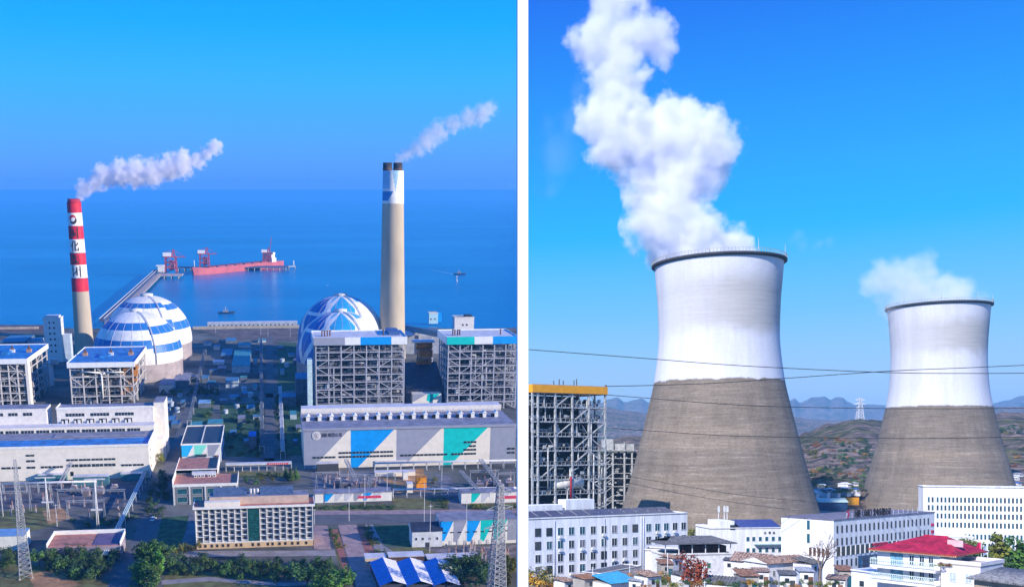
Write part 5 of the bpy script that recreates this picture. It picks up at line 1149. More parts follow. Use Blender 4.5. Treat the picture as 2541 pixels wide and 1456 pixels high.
grove([(390, 978), (470, 965), (520, 985), (470, 992)], 8, 14, 8, (12, 20), ['round'], [DGREEN, GREEN], 'tree', 'small dark tree in the shade beyond the left turbine hall end', 'shaded trees by the yard crossing')
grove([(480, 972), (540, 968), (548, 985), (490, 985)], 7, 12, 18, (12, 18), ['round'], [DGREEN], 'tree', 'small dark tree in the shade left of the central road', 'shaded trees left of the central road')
for k in range(8):
    p = L(704 - k * 2.4, 1130 - k * 19); tree('tree', 'round', tuple(p), 22 * (p - CAM).dot(FW) / F, DGREEN, 'round dark tree in the row along the shaded central road', 'row of trees along the central road', 1 + k % 4, 1.1)
for k in range(9):
    p = L(640 - k * .3, 1135 - k * 17); tree('tree', 'round', tuple(p), 17 * (p - CAM).dot(FW) / F, DGREEN, 'small round dark tree left of the shaded central road', 'trees left of the shaded central road', 1 + k % 4, 1.1)
for px, py, h in ((400, 1148, 26),): p = L(px, py); tree('tree', 'round', tuple(p), h * (p - CAM).dot(FW) / F, YGREEN, 'single sunlit yellow-green tree beside the left turbine hall corner', None, 2)
for px, py, h in ((722, 1192, 38), (735, 1188, 34), (709, 1184, 28)): p = L(px, py); tree('conifer', 'cone', tuple(p), h * (p - CAM).dot(FW) / F, GREEN, 'pointed green conifer between the walkway and the painted hall', 'conifers by the walkway', 2, 1.2)
grove([(470, 1362), (484, 1362), (448, 1382), (400, 1382)], 5, 14, 9, (18, 30), ['round', 'bush'], [YGREEN, GREEN], 'tree', 'small yellow-green tree at the left corner of the office block', 'trees at the office corner')
grove([(780, 1256), (975, 1256), (975, 1263), (780, 1263)], 22, 7, 10, (7, 11), ['bush'], [DGREEN, GREEN], 'shrub', 'low clipped shrub in the strip under the red-striped hall', 'shrubs under the red-striped hall', (1.2, 1.6))
grove([(818, 1315), (830, 1315), (848, 1360), (836, 1365)], 9, 8, 11, (10, 16), ['bush', 'cone'], [GREEN, YGREEN], 'shrub', 'clipped shrub left of the red paving strip', 'shrubs by the left red strip', (1., 1.4))
grove([(902, 1312), (918, 1312), (950, 1372), (930, 1372)], 10, 8, 12, (9, 15), ['bush'], [GREEN, YGREEN], 'shrub', 'clipped shrub right of the red paving strip', 'shrubs by the right red strip', (1., 1.4))
grove([(1060, 1185), (1078, 1180), (1118, 1262), (1098, 1264)], 9, 9, 13, (9, 15), ['bush'], [DGREEN, YGREEN], 'shrub', 'shrub along the left side of the grey path below the hall', 'shrubs beside the grey path', (1., 1.4))
grove([(1160, 1256), (1284, 1252), (1284, 1262), (1170, 1266)], 12, 8, 14, (8, 12), ['bush'], [YGREEN, GREEN], 'shrub', 'shrub in the verge below the hall near the white pillar', 'shrubs near the white pillar', (1.2, 1.6))
grove([(175, 1290), (330, 1285), (300, 1330), (180, 1330)], 14, 13, 15, (10, 18), ['bush', 'round'], [DGREEN, GREEN], 'shrub', 'dark shrub in the left switchyard above the walled yard house', 'shrubs in the left switchyard', (1., 1.4))
grove([(380, 1180), (425, 1180), (395, 1290), (350, 1290)], 16, 12, 16, (14, 24), ['round', 'bush'], [DGREEN], 'tree', 'dark tree on the verge left of the left road', 'trees along the left road verge', (1., 1.3))
grove([(595, 1180), (690, 1178), (700, 1200), (610, 1200)], 8, 14, 17, (10, 18), ['bush', 'round'], [YGREEN, GREEN], 'shrub', 'garden shrub behind the office block roof', 'shrubs behind the office block')

grove([(500, 985), (640, 985), (640, 1130), (565, 1130), (560, 1050), (500, 1050)], 26, 12, 41, (9, 16), ['round', 'bush'], [DGREEN, GREEN], 'tree', 'low dark tree on the shaded lawns of the central yard', 'low trees on the shaded central lawns', (1.1, 1.5))
grove([(690, 985), (748, 985), (748, 1128), (694, 1128)], 14, 12, 42, (9, 16), ['round', 'bush'], [DGREEN, GREEN], 'tree', 'low dark tree between the central road and the painted hall', 'low trees left of the painted hall', (1.1, 1.5))
# ---- jetty, ship, unloaders, boats
JC = mat('jetty_concrete', (.46, .36, .33), .9, .12, .2); JG = mat('jetty_gallery', (.06, .08, .16), .7, .2, .3)
A, B_ = L(268, 800, 4), L(398, 674, 4); d = B_ - A; n = Vector((d.y, -d.x, 0)).normalized(); A0 = Vector((A.x, A.y, -2))
o = thing('jetty', 'long sloping jetty with pinkish deck running out to the ship berth', 'jetty', tuple(A0)); b = MB()
def slab(b, a, e, h0, h1, z0, z1, m=0):
    P = [a + n * h0, a + n * h1, e + n * h1, e + n * h0]; lo = [Vector((p.x, p.y, z0)) - Vector((A0.x, A0.y, 0)) for p in P]; hi = [Vector((p.x, p.y, z1)) - Vector((A0.x, A0.y, 0)) for p in P]
    b.face(hi, m); b.face(lo[::-1], m)
    for k in range(4): b.face((lo[k], lo[(k + 1) % 4], hi[(k + 1) % 4], hi[k]), m)
slab(b, A, B_, -4, 7, 4.6, 6); part(o, 'deck', b, JC)
b = MB(); slab(b, A, B_, -9.5, -4.5, 7.0, 10.2); part(o, 'conveyor_gallery', b, JG)
b = MB(); slab(b, A, B_, -9.6, -9.2, 10.2, 10.9); slab(b, A, B_, -4.8, -4.4, 10.2, 10.9); part(o, 'gallery_edge', b, OFFW)
for k in range(22):
    q = A.lerp(B_, (k + .5) / 22) - A0; b = MB()
    for s in (-7, 5): b.tube(q + n * s + Vector((0, 0, -3)), q + n * s + Vector((0, 0, 2.6)), .8, seg=8)
    part(o, 'pile_pair', b, CONC)
# pier head
def platform(name, label, px0, px1, py, depth, z, m):
    a = L(px0, py, z - 2); e = LY(px1, py, a.y); w = e.x - a.x; o = thing(name, label, 'pier', (a.x, a.y, -2)); b = MB(); b.box(0, w, 0, depth, z - 2, z); part(o, 'deck', b, m)
    k = 0
    while k * 12 < w: b = MB(); b.tube((k * 12 + 1, 1, -2), (k * 12 + 1, 1, z - 2), .9, seg=8); b.tube((k * 12 + 1, depth - 1, -2), (k * 12 + 1, depth - 1, z - 2), .9, seg=8); part(o, 'pile_pair', b, CONC); k += 1
    return o, a, w
platform('pier_head', 'pale pier head joining the jetty below the left unloading crane', 388, 452, 682, 26, 7, JC)
platform('quay', 'long dark quay platform behind the moored red ship', 440, 716, 664, 30, 7, mat('quay_dark', (.10, .12, .20), .85, .2, .2))
o, a, w = platform('dolphin', 'thin mooring walkway at the right end of the ship berth', 700, 733, 660, 8, 6, OFFW); b = MB(); b.tube((w * .86, 3, 4), (w * .86, 3, 16), 1.2, seg=10); part(o, 'mooring_post', b, OFFW)
p = L(402, 672, 6); o = thing('transfer_house', 'white transfer house at the outer end of the jetty', 'building', (p.x, p.y, 4.4)); b = MB(); b.box(-7, 6, -4, 5, 0, 10); part(o, 'wall', b, WHITE); b = MB(); b.box(-10, 4, -5, 6, 10, 12); part(o, 'roof', b, WHITE)
# ship
CR = mat('crane_red', (.42, .08, .12), .6, .15, .2); SHR = mat('ship_red', (.50, .12, .14), .55, .1, .05); SHD = mat('ship_deck_red', (.58, .34, .33), .7, .15, .1)
p, q = L(480, 682, -1.5), L(694, 660, -1.5); ln = (q - p).length; o = thing('cargo_ship', 'long red bulk carrier moored at the quay, white bridge at its stern', 'ship', (p.x, p.y, -2.6), math.atan2(q.y - p.y, q.x - p.x))
b = MB(); st = [(0, .12, 15), (.03, .5, 14), (.08, .85, 13), (.14, 1, 12), (.5, 1, 12), (.86, 1, 12), (.95, .9, 12), (1, .72, 12.4)]; hb = 15.0
def sec(u, wf, h): return [Vector((u * ln, -hb * wf * .9, 0)), Vector((u * ln - (4 if u == 0 else 0), -hb * wf, h)), Vector((u * ln - (4 if u == 0 else 0), hb * wf, h)), Vector((u * ln, hb * wf * .9, 0))]
for s0, s1 in zip(st, st[1:]):
    a_, e_ = sec(*s0), sec(*s1); b.face((a_[0], e_[0], e_[1], a_[1]), 0); b.face((a_[2], e_[2], e_[3], a_[3]), 0); b.face((a_[1], e_[1], e_[2], a_[2]), 1)
a_ = sec(*st[0]); b.face((a_[0], a_[1], a_[2], a_[3]), 0); e_ = sec(*st[-1]); b.face((e_[3], e_[2], e_[1], e_[0]), 0)
part(o, 'hull', b, [SHR, SHD])
for k in range(7): b = MB(); b.box(0, ln * .075, -hb * .6, hb * .6, 0, 1.8, 0); part(o, 'hatch_cover', b, [mat('hatch_maroon', (.30, .07, .08), .7, .2, .2)], (ln * (.13 + k * .1), 0, 12))
sx = ln * .84; b = MB(); b.box(0, 13, -13, 13, 0, 8); b.box(1, 11, -11, 11, 8, 15); b.box(2, 9, -14, 14, 15, 18.5); part(o, 'bridge_house', b, WHITE, (sx, 0, 12)); b = MB(); b.box(1.6, 2.0, -12, 12, 16, 17.6); part(o, 'bridge_window', b, GLASS, (sx - .1, 0, 12))
b = MB(); b.box(13, 17, -3.5, 3.5, 0, 19); part(o, 'funnel', b, STEELD, (sx, 0, 12)); b = MB(); b.tube((3, 0, 12), (3, 0, 27), .6, seg=8); part(o, 'mast', b, WHITE)
b = MB(); b.tube((5, 0, 18), (5, 0, 27), .5, seg=8); part(o, 'radar_mast', b, WHITE, (sx, 0, 12))
# ship unloaders
def unloader(px, pyb, pyt, label, boom_up=False):
    p = L(px, pyb, 5); D = (p - CAM).dot(FW); h = zt(px, pyt, p.y) - 5; s = h / 38; o = thing('ship_unloader', label, 'crane', (p.x, p.y, 5), 0, 'red and white ship unloaders', s)
    b = MB()
    for sx in (-9, 9):
        for sy in (-7, 7): b.bar((sx, sy, 0), (sx * .9, sy, 26), 2.0)
    for z in (9, 17, 26): b.box(-9.5, 9.5, -8, -6.4, z - .7, z + .7); b.box(-9.5, 9.5, 6.4, 8, z - .7, z + .7); b.box(-9.6, -8.2, -7, 7, z - .7, z + .7); b.box(8.2, 9.6, -7, 7, z - .7, z + .7)
    b.bar((-9, -7, 9), (9, -7, 17), 1.0); b.bar((9, -7, 17), (-9, -7, 26), 1.0); b.bar((-9, 7, 0), (9, 7, 9), 1.0)
    part(o, 'portal_frame', b, CR)
    b = MB(); b.box(-12, 1, -5, 5, 27, 33); part(o, 'machine_house', b, WHITE)
    b = MB(); b.bar((2, 0, 26), (5, 0, 38), 2.2); b.bar((8, 0, 26), (5, 0, 38), 1.6); part(o, 'apex_frame', b, CR)
    b = MB(); b.box(-3, 6, -4, 4, 5, 20, 0); b.box(-2, 3, -4.5, 4.5, 12, 16, 1); part(o, 'hopper', b, [mat('hopper_rose', (.45, .16, .20), .6, .2, .2), WHITE])
    b = MB()
    if boom_up:
        b.bar((7, -1.5, 27), (12, -1.5, 62), 1.4); b.bar((7, 1.5, 27), (12, 1.5, 62), 1.4); [b.bar((7 + k * .6, -1.5, 27 + k * 4.2), (7 + k * .6, 1.5, 27 + k * 4.2), .7) for k in range(9)]
    else:
        b.bar((-14, 0, 26), (24, 0, 26), 1.6); b.bar((5, 0, 38), (22, 0, 26.5), .5); b.bar((5, 0, 38), (-10, 0, 33), .5)
    part(o, 'boom', b, CR)
    for sx in (-9, 9): b = MB(); b.box(sx - 1.5, sx + 1.5, -9, 9, -.1, 1.4); part(o, 'travel_gear', b, STEELD)
unloader(425, 677, 619, 'red and white unloading crane on the pier head, left of the ship')
unloader(508, 664, 614, 'red and white unloading crane over the bow of the red ship')
unloader(662, 655, 614, 'red and white unloading crane with raised boom at the ship bridge', True)
# boats
def boat(px, py, lpx, label, colour, rz=0.0, wake=False, cab=True):
    p = L(px, py, -2); D = (p - CAM).dot(FW); ln = lpx * D / F; o = thing('boat', label, 'boat', (p.x, p.y, -2.3), rz, None)
    b = MB(); W_ = ln * .13; st = [(-.5, .8, .10), (-.2, 1, .09), (.2, 1, .095), (.42, .5, .12), (.5, .05, .14)]
    for (u0, w0, h0), (u1, w1, h1) in zip(st, st[1:]):
        a_ = [Vector((u0 * ln, -W_ * w0 * .8, 0)), Vector((u0 * ln, -W_ * w0, h0 * ln)), Vector((u0 * ln, W_ * w0, h0 * ln)), Vector((u0 * ln, W_ * w0 * .8, 0))]; e_ = [Vector((u1 * ln, -W_ * w1 * .8, 0)), Vector((u1 * ln, -W_ * w1, h1 * ln)), Vector((u1 * ln, W_ * w1, h1 * ln)), Vector((u1 * ln, W_ * w1 * .8, 0))]
        b.face((a_[0], e_[0], e_[1], a_[1])); b.face((a_[2], e_[2], e_[3], a_[3])); b.face((a_[1], e_[1], e_[2], a_[2]))
    b.face(((-.5 * ln, -W_ * .64, 0), (-.5 * ln, -W_ * .8, .1 * ln), (-.5 * ln, W_ * .8, .1 * ln), (-.5 * ln, W_ * .64, 0))); part(o, 'hull', b, colour)
    if cab: b = MB(); b.box(-.22 * ln, .12 * ln, -W_ * .6, W_ * .6, .09 * ln, .24 * ln); part(o, 'cabin', b, mat('cabin_grey', (.22, .26, .34), .6, .1, .4)); b = MB(); b.bar((-.05 * ln, 0, .24 * ln), (-.05 * ln, 0, .42 * ln), .03 * ln); part(o, 'mast', b, STEEL)
    return o, p, ln
DKB = mat('boat_navy', (.015, .03, .07), .6, .2, .4)
o, p, ln = boat(1140, 681, 30, 'dark motor boat with a white wake on the open sea', DKB, -.12)
b = MB(); q = L(1068, 669, -2)
for k in range(10):
    a_, e_ = Vector((p.x - ln * .4, p.y, 0)).lerp(Vector((q.x, q.y, 0)), k / 10), Vector((p.x - ln * .4, p.y, 0)).lerp(Vector((q.x, q.y, 0)), (k + .8) / 10); w0 = 4.5 * (1 - k / 11); b.face(((a_.x, a_.y - w0, -1.9), (e_.x, e_.y - w0 * .7, -1.9), (e_.x, e_.y + w0 * .7, -1.9), (a_.x, a_.y + w0, -1.9)))
tag(single('boat_wake', b, mat('foam', (.62, .70, .80), .8, .2, .2)), None, None, None, 'stuff')
boat(562, 777, 40, 'dark low barge on the sea between the two pairs of domes', DKB, .05)
boat(812, 708, 7, 'tiny pale boat on the sea left of the grey chimney', OFFW, .4, cab=False)
p = L(1133, 697, -2); o = thing('buoy', 'small pale navigation buoy below the motor boat', 'buoy', (p.x, p.y, -2)); b = MB(); b.lathe([(1.6, -.5), (1.8, 1.0), (.5, 1.8), (.3, 7.5)], 12, cap=True); part(o, 'float', b, OFFW); b = MB(); b.box(-.9, .9, -.9, .9, 7.0, 8.6); part(o, 'lantern', b, WHITE)
# ---- chimney smoke
def lb(px, py, r, Y):
    p = LY(px, py, Y); return (Vector(p), r * (p - CAM).dot(FW) / F)
def smoke(spots, Y, dens, label, **k):
    bl = [lb(*s_, Y) for s_ in spots]; c = Vector((0, 0, 0))
    for p_, _ in bl: c += p_
    c /= len(bl); c = Vector((round(c.x), round(c.y), round(c.z)))
    return plume('smoke_plume', [((p_ - c), r) for p_, r in bl], dens, loc=c, label=label, cat='smoke', group='chimney smoke', **k)
smoke([(194, 490, 12), (202, 476, 18), (216, 462, 22), (236, 450, 26), (262, 438, 30), (300, 430, 34), (340, 428, 37), (380, 425, 36), (420, 415, 34), (452, 408, 36), (488, 398, 24), (512, 380, 20), (532, 367, 20)], Yc, .22, 'long white smoke trail blowing right from the red-white chimney', nscale=.075, amp=2.0, warp=12.0, gain=2.4, aniso=-.2, detail=9.0, colour=(.96, .95, .98))
smoke([(988, 398, 13), (998, 390, 17), (1012, 382, 22), (1036, 367, 27), (1062, 347, 30), (1088, 328, 30), (1122, 310, 27), (1160, 294, 27), (1195, 285, 30), (1215, 272, 24)], Yg, .10, 'thin white smoke puffs drifting up right from the grey chimney', nscale=.07, amp=2.0, warp=12.0, gain=1.8, aniso=-.2, detail=9.0, colour=(.96, .95, .98))
# ================================================================== valley: ground, hills, buildings
CUR[0] = COL_R
from mathutils import noise as mnoise
def interp(K_, x):
    if x <= K_[0][0]: return K_[0][1]
    for (a, va), (b_, vb) in zip(K_, K_[1:]):
        if x <= b_: t = (x - a) / (b_ - a); t = t * t * (3 - 2 * t); return va + (vb - va) * t
    return K_[-1][1]
RIDGES = [(820, 420, 300, [(1290, 1110), (1450, 1112), (1500, 1092), (1560, 1082), (1700, 1085), (1960, 1092), (2000, 1072), (2060, 1052), (2130, 1039), (2200, 1046), (2300, 1060), (2450, 1032), (2500, 1024), (2620, 1016), (2800, 1020)]),
          (3000, 900, 900, [(1290, 1020), (1500, 1010), (1560, 1020), (1620, 1027), (1700, 1020), (1950, 1034), (2050, 1043), (2150, 1042), (2300, 1030), (2460, 1010), (2540, 1008), (2800, 1002)]),
          (6200, 1500, 1200, [(1290, 1003), (1490, 1000), (1510, 990), (1530, 986), (1550, 998), (1575, 993), (1590, 989), (1610, 999), (1650, 1005), (1950, 1002), (1962, 993), (1970, 988), (1985, 999), (1998, 994), (2014, 986), (2030, 985), (2045, 983), (2060, 991), (2076, 984), (2088, 985), (2105, 997), (2120, 1004), (2150, 1003), (2200, 1005), (2300, 1000), (2460, 1002), (2500, 994), (2530, 983), (2570, 976), (2800, 985)])]
def ground_z(px, Y):
    z = 0.0
    for (Yr, wf, wb, K_) in RIDGES:
        zr = HR + (CY - interp(K_, px)) * Yr / F; t = (Y - Yr) / (wf if Y < Yr else wb)
        z = max(z, zr * (math.exp(-t * t * 2.2)))
    if Y > 430: z += (mnoise.noise(Vector((px * .012, Y * .010, 3))) * .05 + mnoise.noise(Vector((px * .05, Y * .03, 7))) * .022) * min(z, 90) * min(1, (Y - 430) / 200)
    return z if Y > 430 else 0.0
def hillpoint(px, py):
    Y = 180.0
    while Y < 1200 and HR - (py - CY) * Y / F > ground_z(px, Y): Y += 3
    return Vector(((px - CX) / F * Y, Y, ground_z(px, Y)))
def terrain(name, Ys, dpx, m):
    b = MB(); pxs = [1310.6 + k * dpx for k in range(int((2760 - 1310.6) / dpx) + 1)]; n = len(pxs)
    for Y in Ys:
        for px in pxs: b.v.append(((px - CX) / F * Y, Y, ground_z(px, Y)))
    for j in range(len(Ys) - 1):
        for k in range(n - 1): b.f.append((j * n + k, j * n + k + 1, (j + 1) * n + k + 1, (j + 1) * n + k)); b.m.append(0); b.sm.append(name == 'hills')
    return single(name, b, m, kind='structure')
terrain('ground', [40, 120, 180, 220, 260, 300, 340, 380, 400, 430], 24, mat('valley_ground', (.17, .15, .12), .95, .35, .08, detail=8, col2=(.25, .23, .20, 1)))
hm = bpy.data.materials.new('hill_scrub'); hm.use_nodes = True; t_ = hm.node_tree; n_ = t_.nodes; l_ = t_.links; b_ = n_['Principled BSDF']; b_.inputs['Roughness'].default_value = .95; b_.inputs['Specular IOR Level'].default_value = .1
co_ = n_.new('ShaderNodeTexCoord'); za = n_.new('ShaderNodeTexNoise'); za.inputs['Scale'].default_value = .012; za.inputs['Detail'].default_value = 9; za.inputs['Roughness'].default_value = .68; l_.new(co_.outputs['Object'], za.inputs['Vector'])
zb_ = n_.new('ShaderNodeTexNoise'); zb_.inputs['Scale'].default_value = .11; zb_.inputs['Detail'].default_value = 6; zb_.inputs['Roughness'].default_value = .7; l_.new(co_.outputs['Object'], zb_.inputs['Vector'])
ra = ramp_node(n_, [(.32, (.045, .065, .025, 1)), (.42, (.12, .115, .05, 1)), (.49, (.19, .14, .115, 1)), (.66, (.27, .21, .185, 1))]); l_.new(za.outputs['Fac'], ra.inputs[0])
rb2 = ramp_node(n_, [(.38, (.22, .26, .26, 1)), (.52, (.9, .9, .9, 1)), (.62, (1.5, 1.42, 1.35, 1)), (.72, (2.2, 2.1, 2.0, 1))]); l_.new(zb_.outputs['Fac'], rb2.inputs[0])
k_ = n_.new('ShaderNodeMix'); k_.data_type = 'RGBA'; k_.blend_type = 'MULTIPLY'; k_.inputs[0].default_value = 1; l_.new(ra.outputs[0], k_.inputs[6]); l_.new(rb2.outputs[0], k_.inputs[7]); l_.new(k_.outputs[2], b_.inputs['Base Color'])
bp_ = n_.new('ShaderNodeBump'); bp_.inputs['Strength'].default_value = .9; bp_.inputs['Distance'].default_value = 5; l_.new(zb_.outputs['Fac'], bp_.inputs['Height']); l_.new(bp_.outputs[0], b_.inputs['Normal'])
Ys = [430]
while Ys[-1] < 7000: Ys.append(Ys[-1] * 1.022 + 1)
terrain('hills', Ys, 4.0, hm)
# ---- white dividing pillar, added to hide where the two skies meet
RW = mat('pillar_white', (.88, .88, .88), .8, .0, .2)
Yp = 335.0; xa, xb = (1285.2 - CX) / F * Yp, (1310.2 - CX) / F * Yp
b = MB(); b.box(xa, xb, Yp, Yp + 3.4, -26, 190); single('dividing_pillar', b, RW, 'plain white full-height pillar added as the divider between the harbour and the cooling-tower valley', 'pillar')

# ---- buildings of the valley: placed by the plan position of their two front corners
BW = mat('bright_white_wall', (.78, .78, .80), .8, .11, .9, stretch=(1, 1, .14), detail=6); BW2 = mat('whitewashed_brick', (.70, .68, .68), .9, .12, 1.2, bump=.1); SOL = mat('solar_dark', (.05, .05, .085), .35, .25, 1.5, spec=.5)
SLATE = mat('slate_roof', (.12, .12, .13), .9, .35, 2.0); TILE = mat('clay_tile', (.19, .085, .055), .9, .4, 2.5, col2=(.42, .30, .25, 1)); FRW = mat('window_frame_white', (.66, .67, .68), .6, .08, 1.)
def rbuild(name, label, cat, A, B_, zt_, depth, wall=BW, roof=SLATE, lip=.4, group=None, parap=True):
    """A, B_: (px, Y) of the left and right front corners"""
    a = Vector(((A[0] - CX) / F * A[1], A[1], 0)); e = Vector(((B_[0] - CX) / F * B_[1], B_[1], 0)); d = e - a; w = d.length; rz = math.atan2(d.y, d.x)
    o = thing(name, label, cat, tuple(a), rz, group); b = MB(); b.box(0, w, 0, depth, 0, zt_); part(o, 'wall', b, wall)
    b = MB(); b.box(-.05, w + .05, -.05, depth + .05, zt_, zt_ + .15); part(o, 'roof', b, roof)
    if parap: b = MB(); b.box(-.1, w + .1, -.1, .12, zt_ + .15, zt_ + .15 + lip); b.box(-.1, w + .1, depth - .12, depth + .1, zt_ + .15, zt_ + .15 + lip); b.box(-.1, .1, .12, depth - .12, zt_ + .15, zt_ + .15 + lip); b.box(w - .1, w + .1, .12, depth - .12, zt_ + .15, zt_ + .15 + lip); part(o, 'parapet', b, wall)
    return o, w
Z = lambda py, Y: HR - (py - CY) * Y / F
rnd = random.Random(11)
# four-storey dormitory, bottom left
zd = Z(1289, 205); o, w = rbuild('dormitory', 'long white four-storey block with square windows in front of the larger tower', 'apartment block', (1311.5, 205), (1705, 222.5), zd, 9.0, roof=SLATE, lip=.25)
xs = [w * (.036 + .0665 * k) for k in range(10)] + [w * (.722 + .0585 * k) for k in range(5)]
for j, dz in enumerate((3.3, 6.15, 8.9, 11.4)):
    for k, x in enumerate(xs):
        if j == 3 and k > 11 or (j == 2 and k > 12): continue
        q_ = rnd.choice((0, 0, 0, 1, 2, 3)); me = window_mesh('dorm%d' % q_, 1.5, 1.75, STEELD if q_ == 1 else FRW, (GLASS, GLASS, GLASSB, mat('curtained_glass', (.17, .17, .20), .4, .35, .7))[q_], .07, .08, 1)
        f = part(o, 'window', me, None, (x, -.01, zd - dz - .3))
        if rnd.random() < .28: b = MB(); b.box(.2, 1.0, -.5, -.08, -.55, -.05); part(f, 'air_conditioner', b, FRW)
for u in (.15, .455, .69, .705): b = MB(); b.tube((w * u, -.15, 0), (w * u, -.15, zd - .2), .06, seg=6); part(o, 'downpipe', b, STEEL if u < .6 else FRW)
for k in range(12):
    b = MB(); x0_ = w * (.0 + .078 * k); x1_ = x0_ + w * .074; b.face(((x0_, .5, zd + .3), (x1_, .5, zd + .3), (x1_, 4.2, zd + 1.5), (x0_, 4.2, zd + 1.5))); b.box(x0_, x0_ + .08, .5, 4.2, zd + .15, zd + .3); b.bar((x1_ - .2, 4.1, zd), (x1_ - .2, 4.1, zd + 1.45), .08); part(o, 'solar_panel', b, SOL)
b = MB(); b.box(w * .08, w * .30, 6, 9, zd + .15, zd + 2.6); b.box(w * .32, w * .50, 6, 9, zd + .15, zd + 3.6); part(o, 'roof_house', b, BW)
# annex with blue panel roof
za_ = Z(1312, 236); o, w = rbuild('annex', 'small white two-storey annex with blue panel roof and three roof aerials', 'building', (1762, 236), (1942, 238), za_, 8.0, roof=SLATE, lip=.2)
b = MB(); b.box(0, w * .12, .0, 8, za_, Z(1306, 236)); b.box(w * .12, w * .33, .0, 6, za_, Z(1292, 236)); part(o, 'stepped_wall', b, BW)
b = MB(); b.face(((w * .42, .3, za_ + .2), (w * .99, .3, za_ + .2), (w * .99, 5, za_ + 1.9), (w * .42, 5, za_ + 1.9))); b.face(((w * .42, 5, za_ + 1.9), (w * .99, 5, za_ + 1.9), (w * .99, 5, za_), (w * .42, 5, za_))); part(o, 'solar_roof', b, mat('solar_blue', (.045, .06, .19), .35, .2, 1.5, spec=.5))
b = MB(); b.box(w * .27, w * .34, -.06, 0, za_ - .2, za_ + 1.0, 0); part(o, 'window', b, GLASS)
for j, zz in enumerate((Z(1343, 236), Z(1371, 236))):
    for u in (.49, .57, .66, .75, .84, .93): part(o, 'window', window_mesh('anx', .9, 1.15, FRW, GLASSB, .07, .07, 0), None, (w * u, -.01, zz))
b = MB(); b.box(w * .6, w * .99, -1.0, 0, Z(1352, 236), Z(1352, 236) + .15); part(o, 'canopy', b, mat('canopy_teal', (.12, .28, .30), .7, .2, 1.))
for k, ch in enumerate('公司出'): b = glyph(ch, .55, .55, .10, -.01, .05, x0=0, z0=0); part(o, 'character', b, INK, (w * (.74 + .06 * k), 0, Z(1325, 236)))
for u in (.19, .27, .31): b = MB(); h0 = Z(1291, 236); b.bar((w * u, 3, h0), (w * u, 3, h0 + 3.4), .14); b.box(w * u - .22, w * u + .22, 2.7, 2.95, h0 + 1.9, h0 + 3.3); part(o, 'aerial', b, FRW)
# office with tall windows and rooftop sign
Yk = 196.0; zo = Z(1291, Yk); YB, YA = (HR - zo) * F / 171, (HR - zo) * F / 182
a = Vector(((2068 - CX) / F * Yk, Yk, 0)); e = Vector(((2318 - CX) / F * YB, YB, 0)); dv = e - a; w = dv.length; rz = math.atan2(dv.y, dv.x)
o = thing('office_building', 'white company office with tall slot windows and dark rooftop lettering', 'office building', tuple(a), rz)
lf = Vector(((1939 - CX) / F * YA, YA, 0)) - a; lf.rotate(Matrix.Rotation(-rz, 3, 'Z')); q = lf
b = MB(); b.box(0, w, 0, q.y, 0, zo)
part(o, 'wall', b, BW)
b = MB(); b.box(-.1, w + .1, -.1, q.y + .1, zo, zo + .2); part(o, 'roof', b, mat('office_roof_violet', (.16, .15, .20), .8, .3, 1.))
dx = (w - 2.4) / 22
for j, (zz, hh_) in enumerate(((Z(1322, Yk), 1.45), (Z(1353, Yk), 1.45), (Z(1408, Yk), 1.5))):
    for k in range(22): part(o, 'window', window_mesh('slot%d' % j, .50, hh_, STEELD, mat('slot_glass', (.02, .035, .045), .2, .4, 1., spec=.4), .04, .06, 0), None, (1.0 + k * dx, -.01, zz))
b = MB(); zz = Z(1380, Yk); b.box(.6, w * .62, -.04, 0, zz, zz + 1.9, 0)
for k in range(14): b.box(.6 + k * w * .62 / 14, .85 + k * w * .62 / 14, -.16, -.04, zz, zz + 1.9, 1)
part(o, 'ribbon_window', b, [mat('ribbon_glass', (.03, .045, .05), .2, .5, 1., spec=.5), BW])
b = MB(); b.box(w * .22, w * .50, -.9, -.05, 0, Z(1384, Yk), 0)
for k in range(5): b.box(w * .22, w * .50, -.96, -.9, .6 + k * 1.1, .72 + k * 1.1, 1)
for k in range(6): b.box(w * (.22 + .056 * k), w * (.22 + .056 * k) + .08, -.97, -.9, 0, Z(1384, Yk), 1)
part(o, 'glass_bay', b, [mat('navy_glass', (.015, .05, .13), .12, .4, 1., spec=.7), mat('navy_mullion', (.05, .10, .20), .5, .1, 1.)])
ang = math.atan2(-q.y, -q.x)
for zz in (Z(1318, Yk), Z(1352, Yk)):
    part(o, 'stair_window', window_mesh('stairw', .75, 2.0, FRW, GLASSB, .06, .07, 0), None, (-.01, q.y * .50, zz), rz=ang)
b = MB(); ll = q.length * .40; b.box(0, ll, -.05, 0, 0, 1.7, 0)
for k in range(5): b.box(k * ll / 5, k * ll / 5 + .3, -.12, -.05, 0, 1.7, 1)
part(o, 'side_ribbon_window', b, [mat('side_ribbon', (.10, .055, .04), .3, .5, 1.), BW], (-.01, q.y * .48, Z(1383, Yk)), rz=ang)
b = MB(); [b.bar((w * u, .3, zo), (w * u, .3, zo + 1.3), .08) for u in [.13 + k * .05 for k in range(15)]]; b.bar((w * .10, .3, zo + .4), (w * .82, .3, zo + .4), .08); part(o, 'sign_frame', b, STEEL)
for k, ch in enumerate('国能(盘州)发电有限公司'):
    b = glyph(ch, 1.0, 1.35, .17, .25, .14); part(o, 'character', b, INK, (w * .20 + k * 1.19, 0, zo + .45))
b = MB(); b.face(((0, 0, 0), (.5, 0, 0), (.95, 0, 1.0), (.5, 0, 1.0))); b.face(((.55, 0, 0), (1.1, 0, 0), (1.6, 0, 1.1), (1.0, 0, 1.1)), 1); b.face(((.4, 0, 1.05), (1.1, 0, 1.1), (1.5, 0, 1.7), (.7, 0, 1.6)), 1)
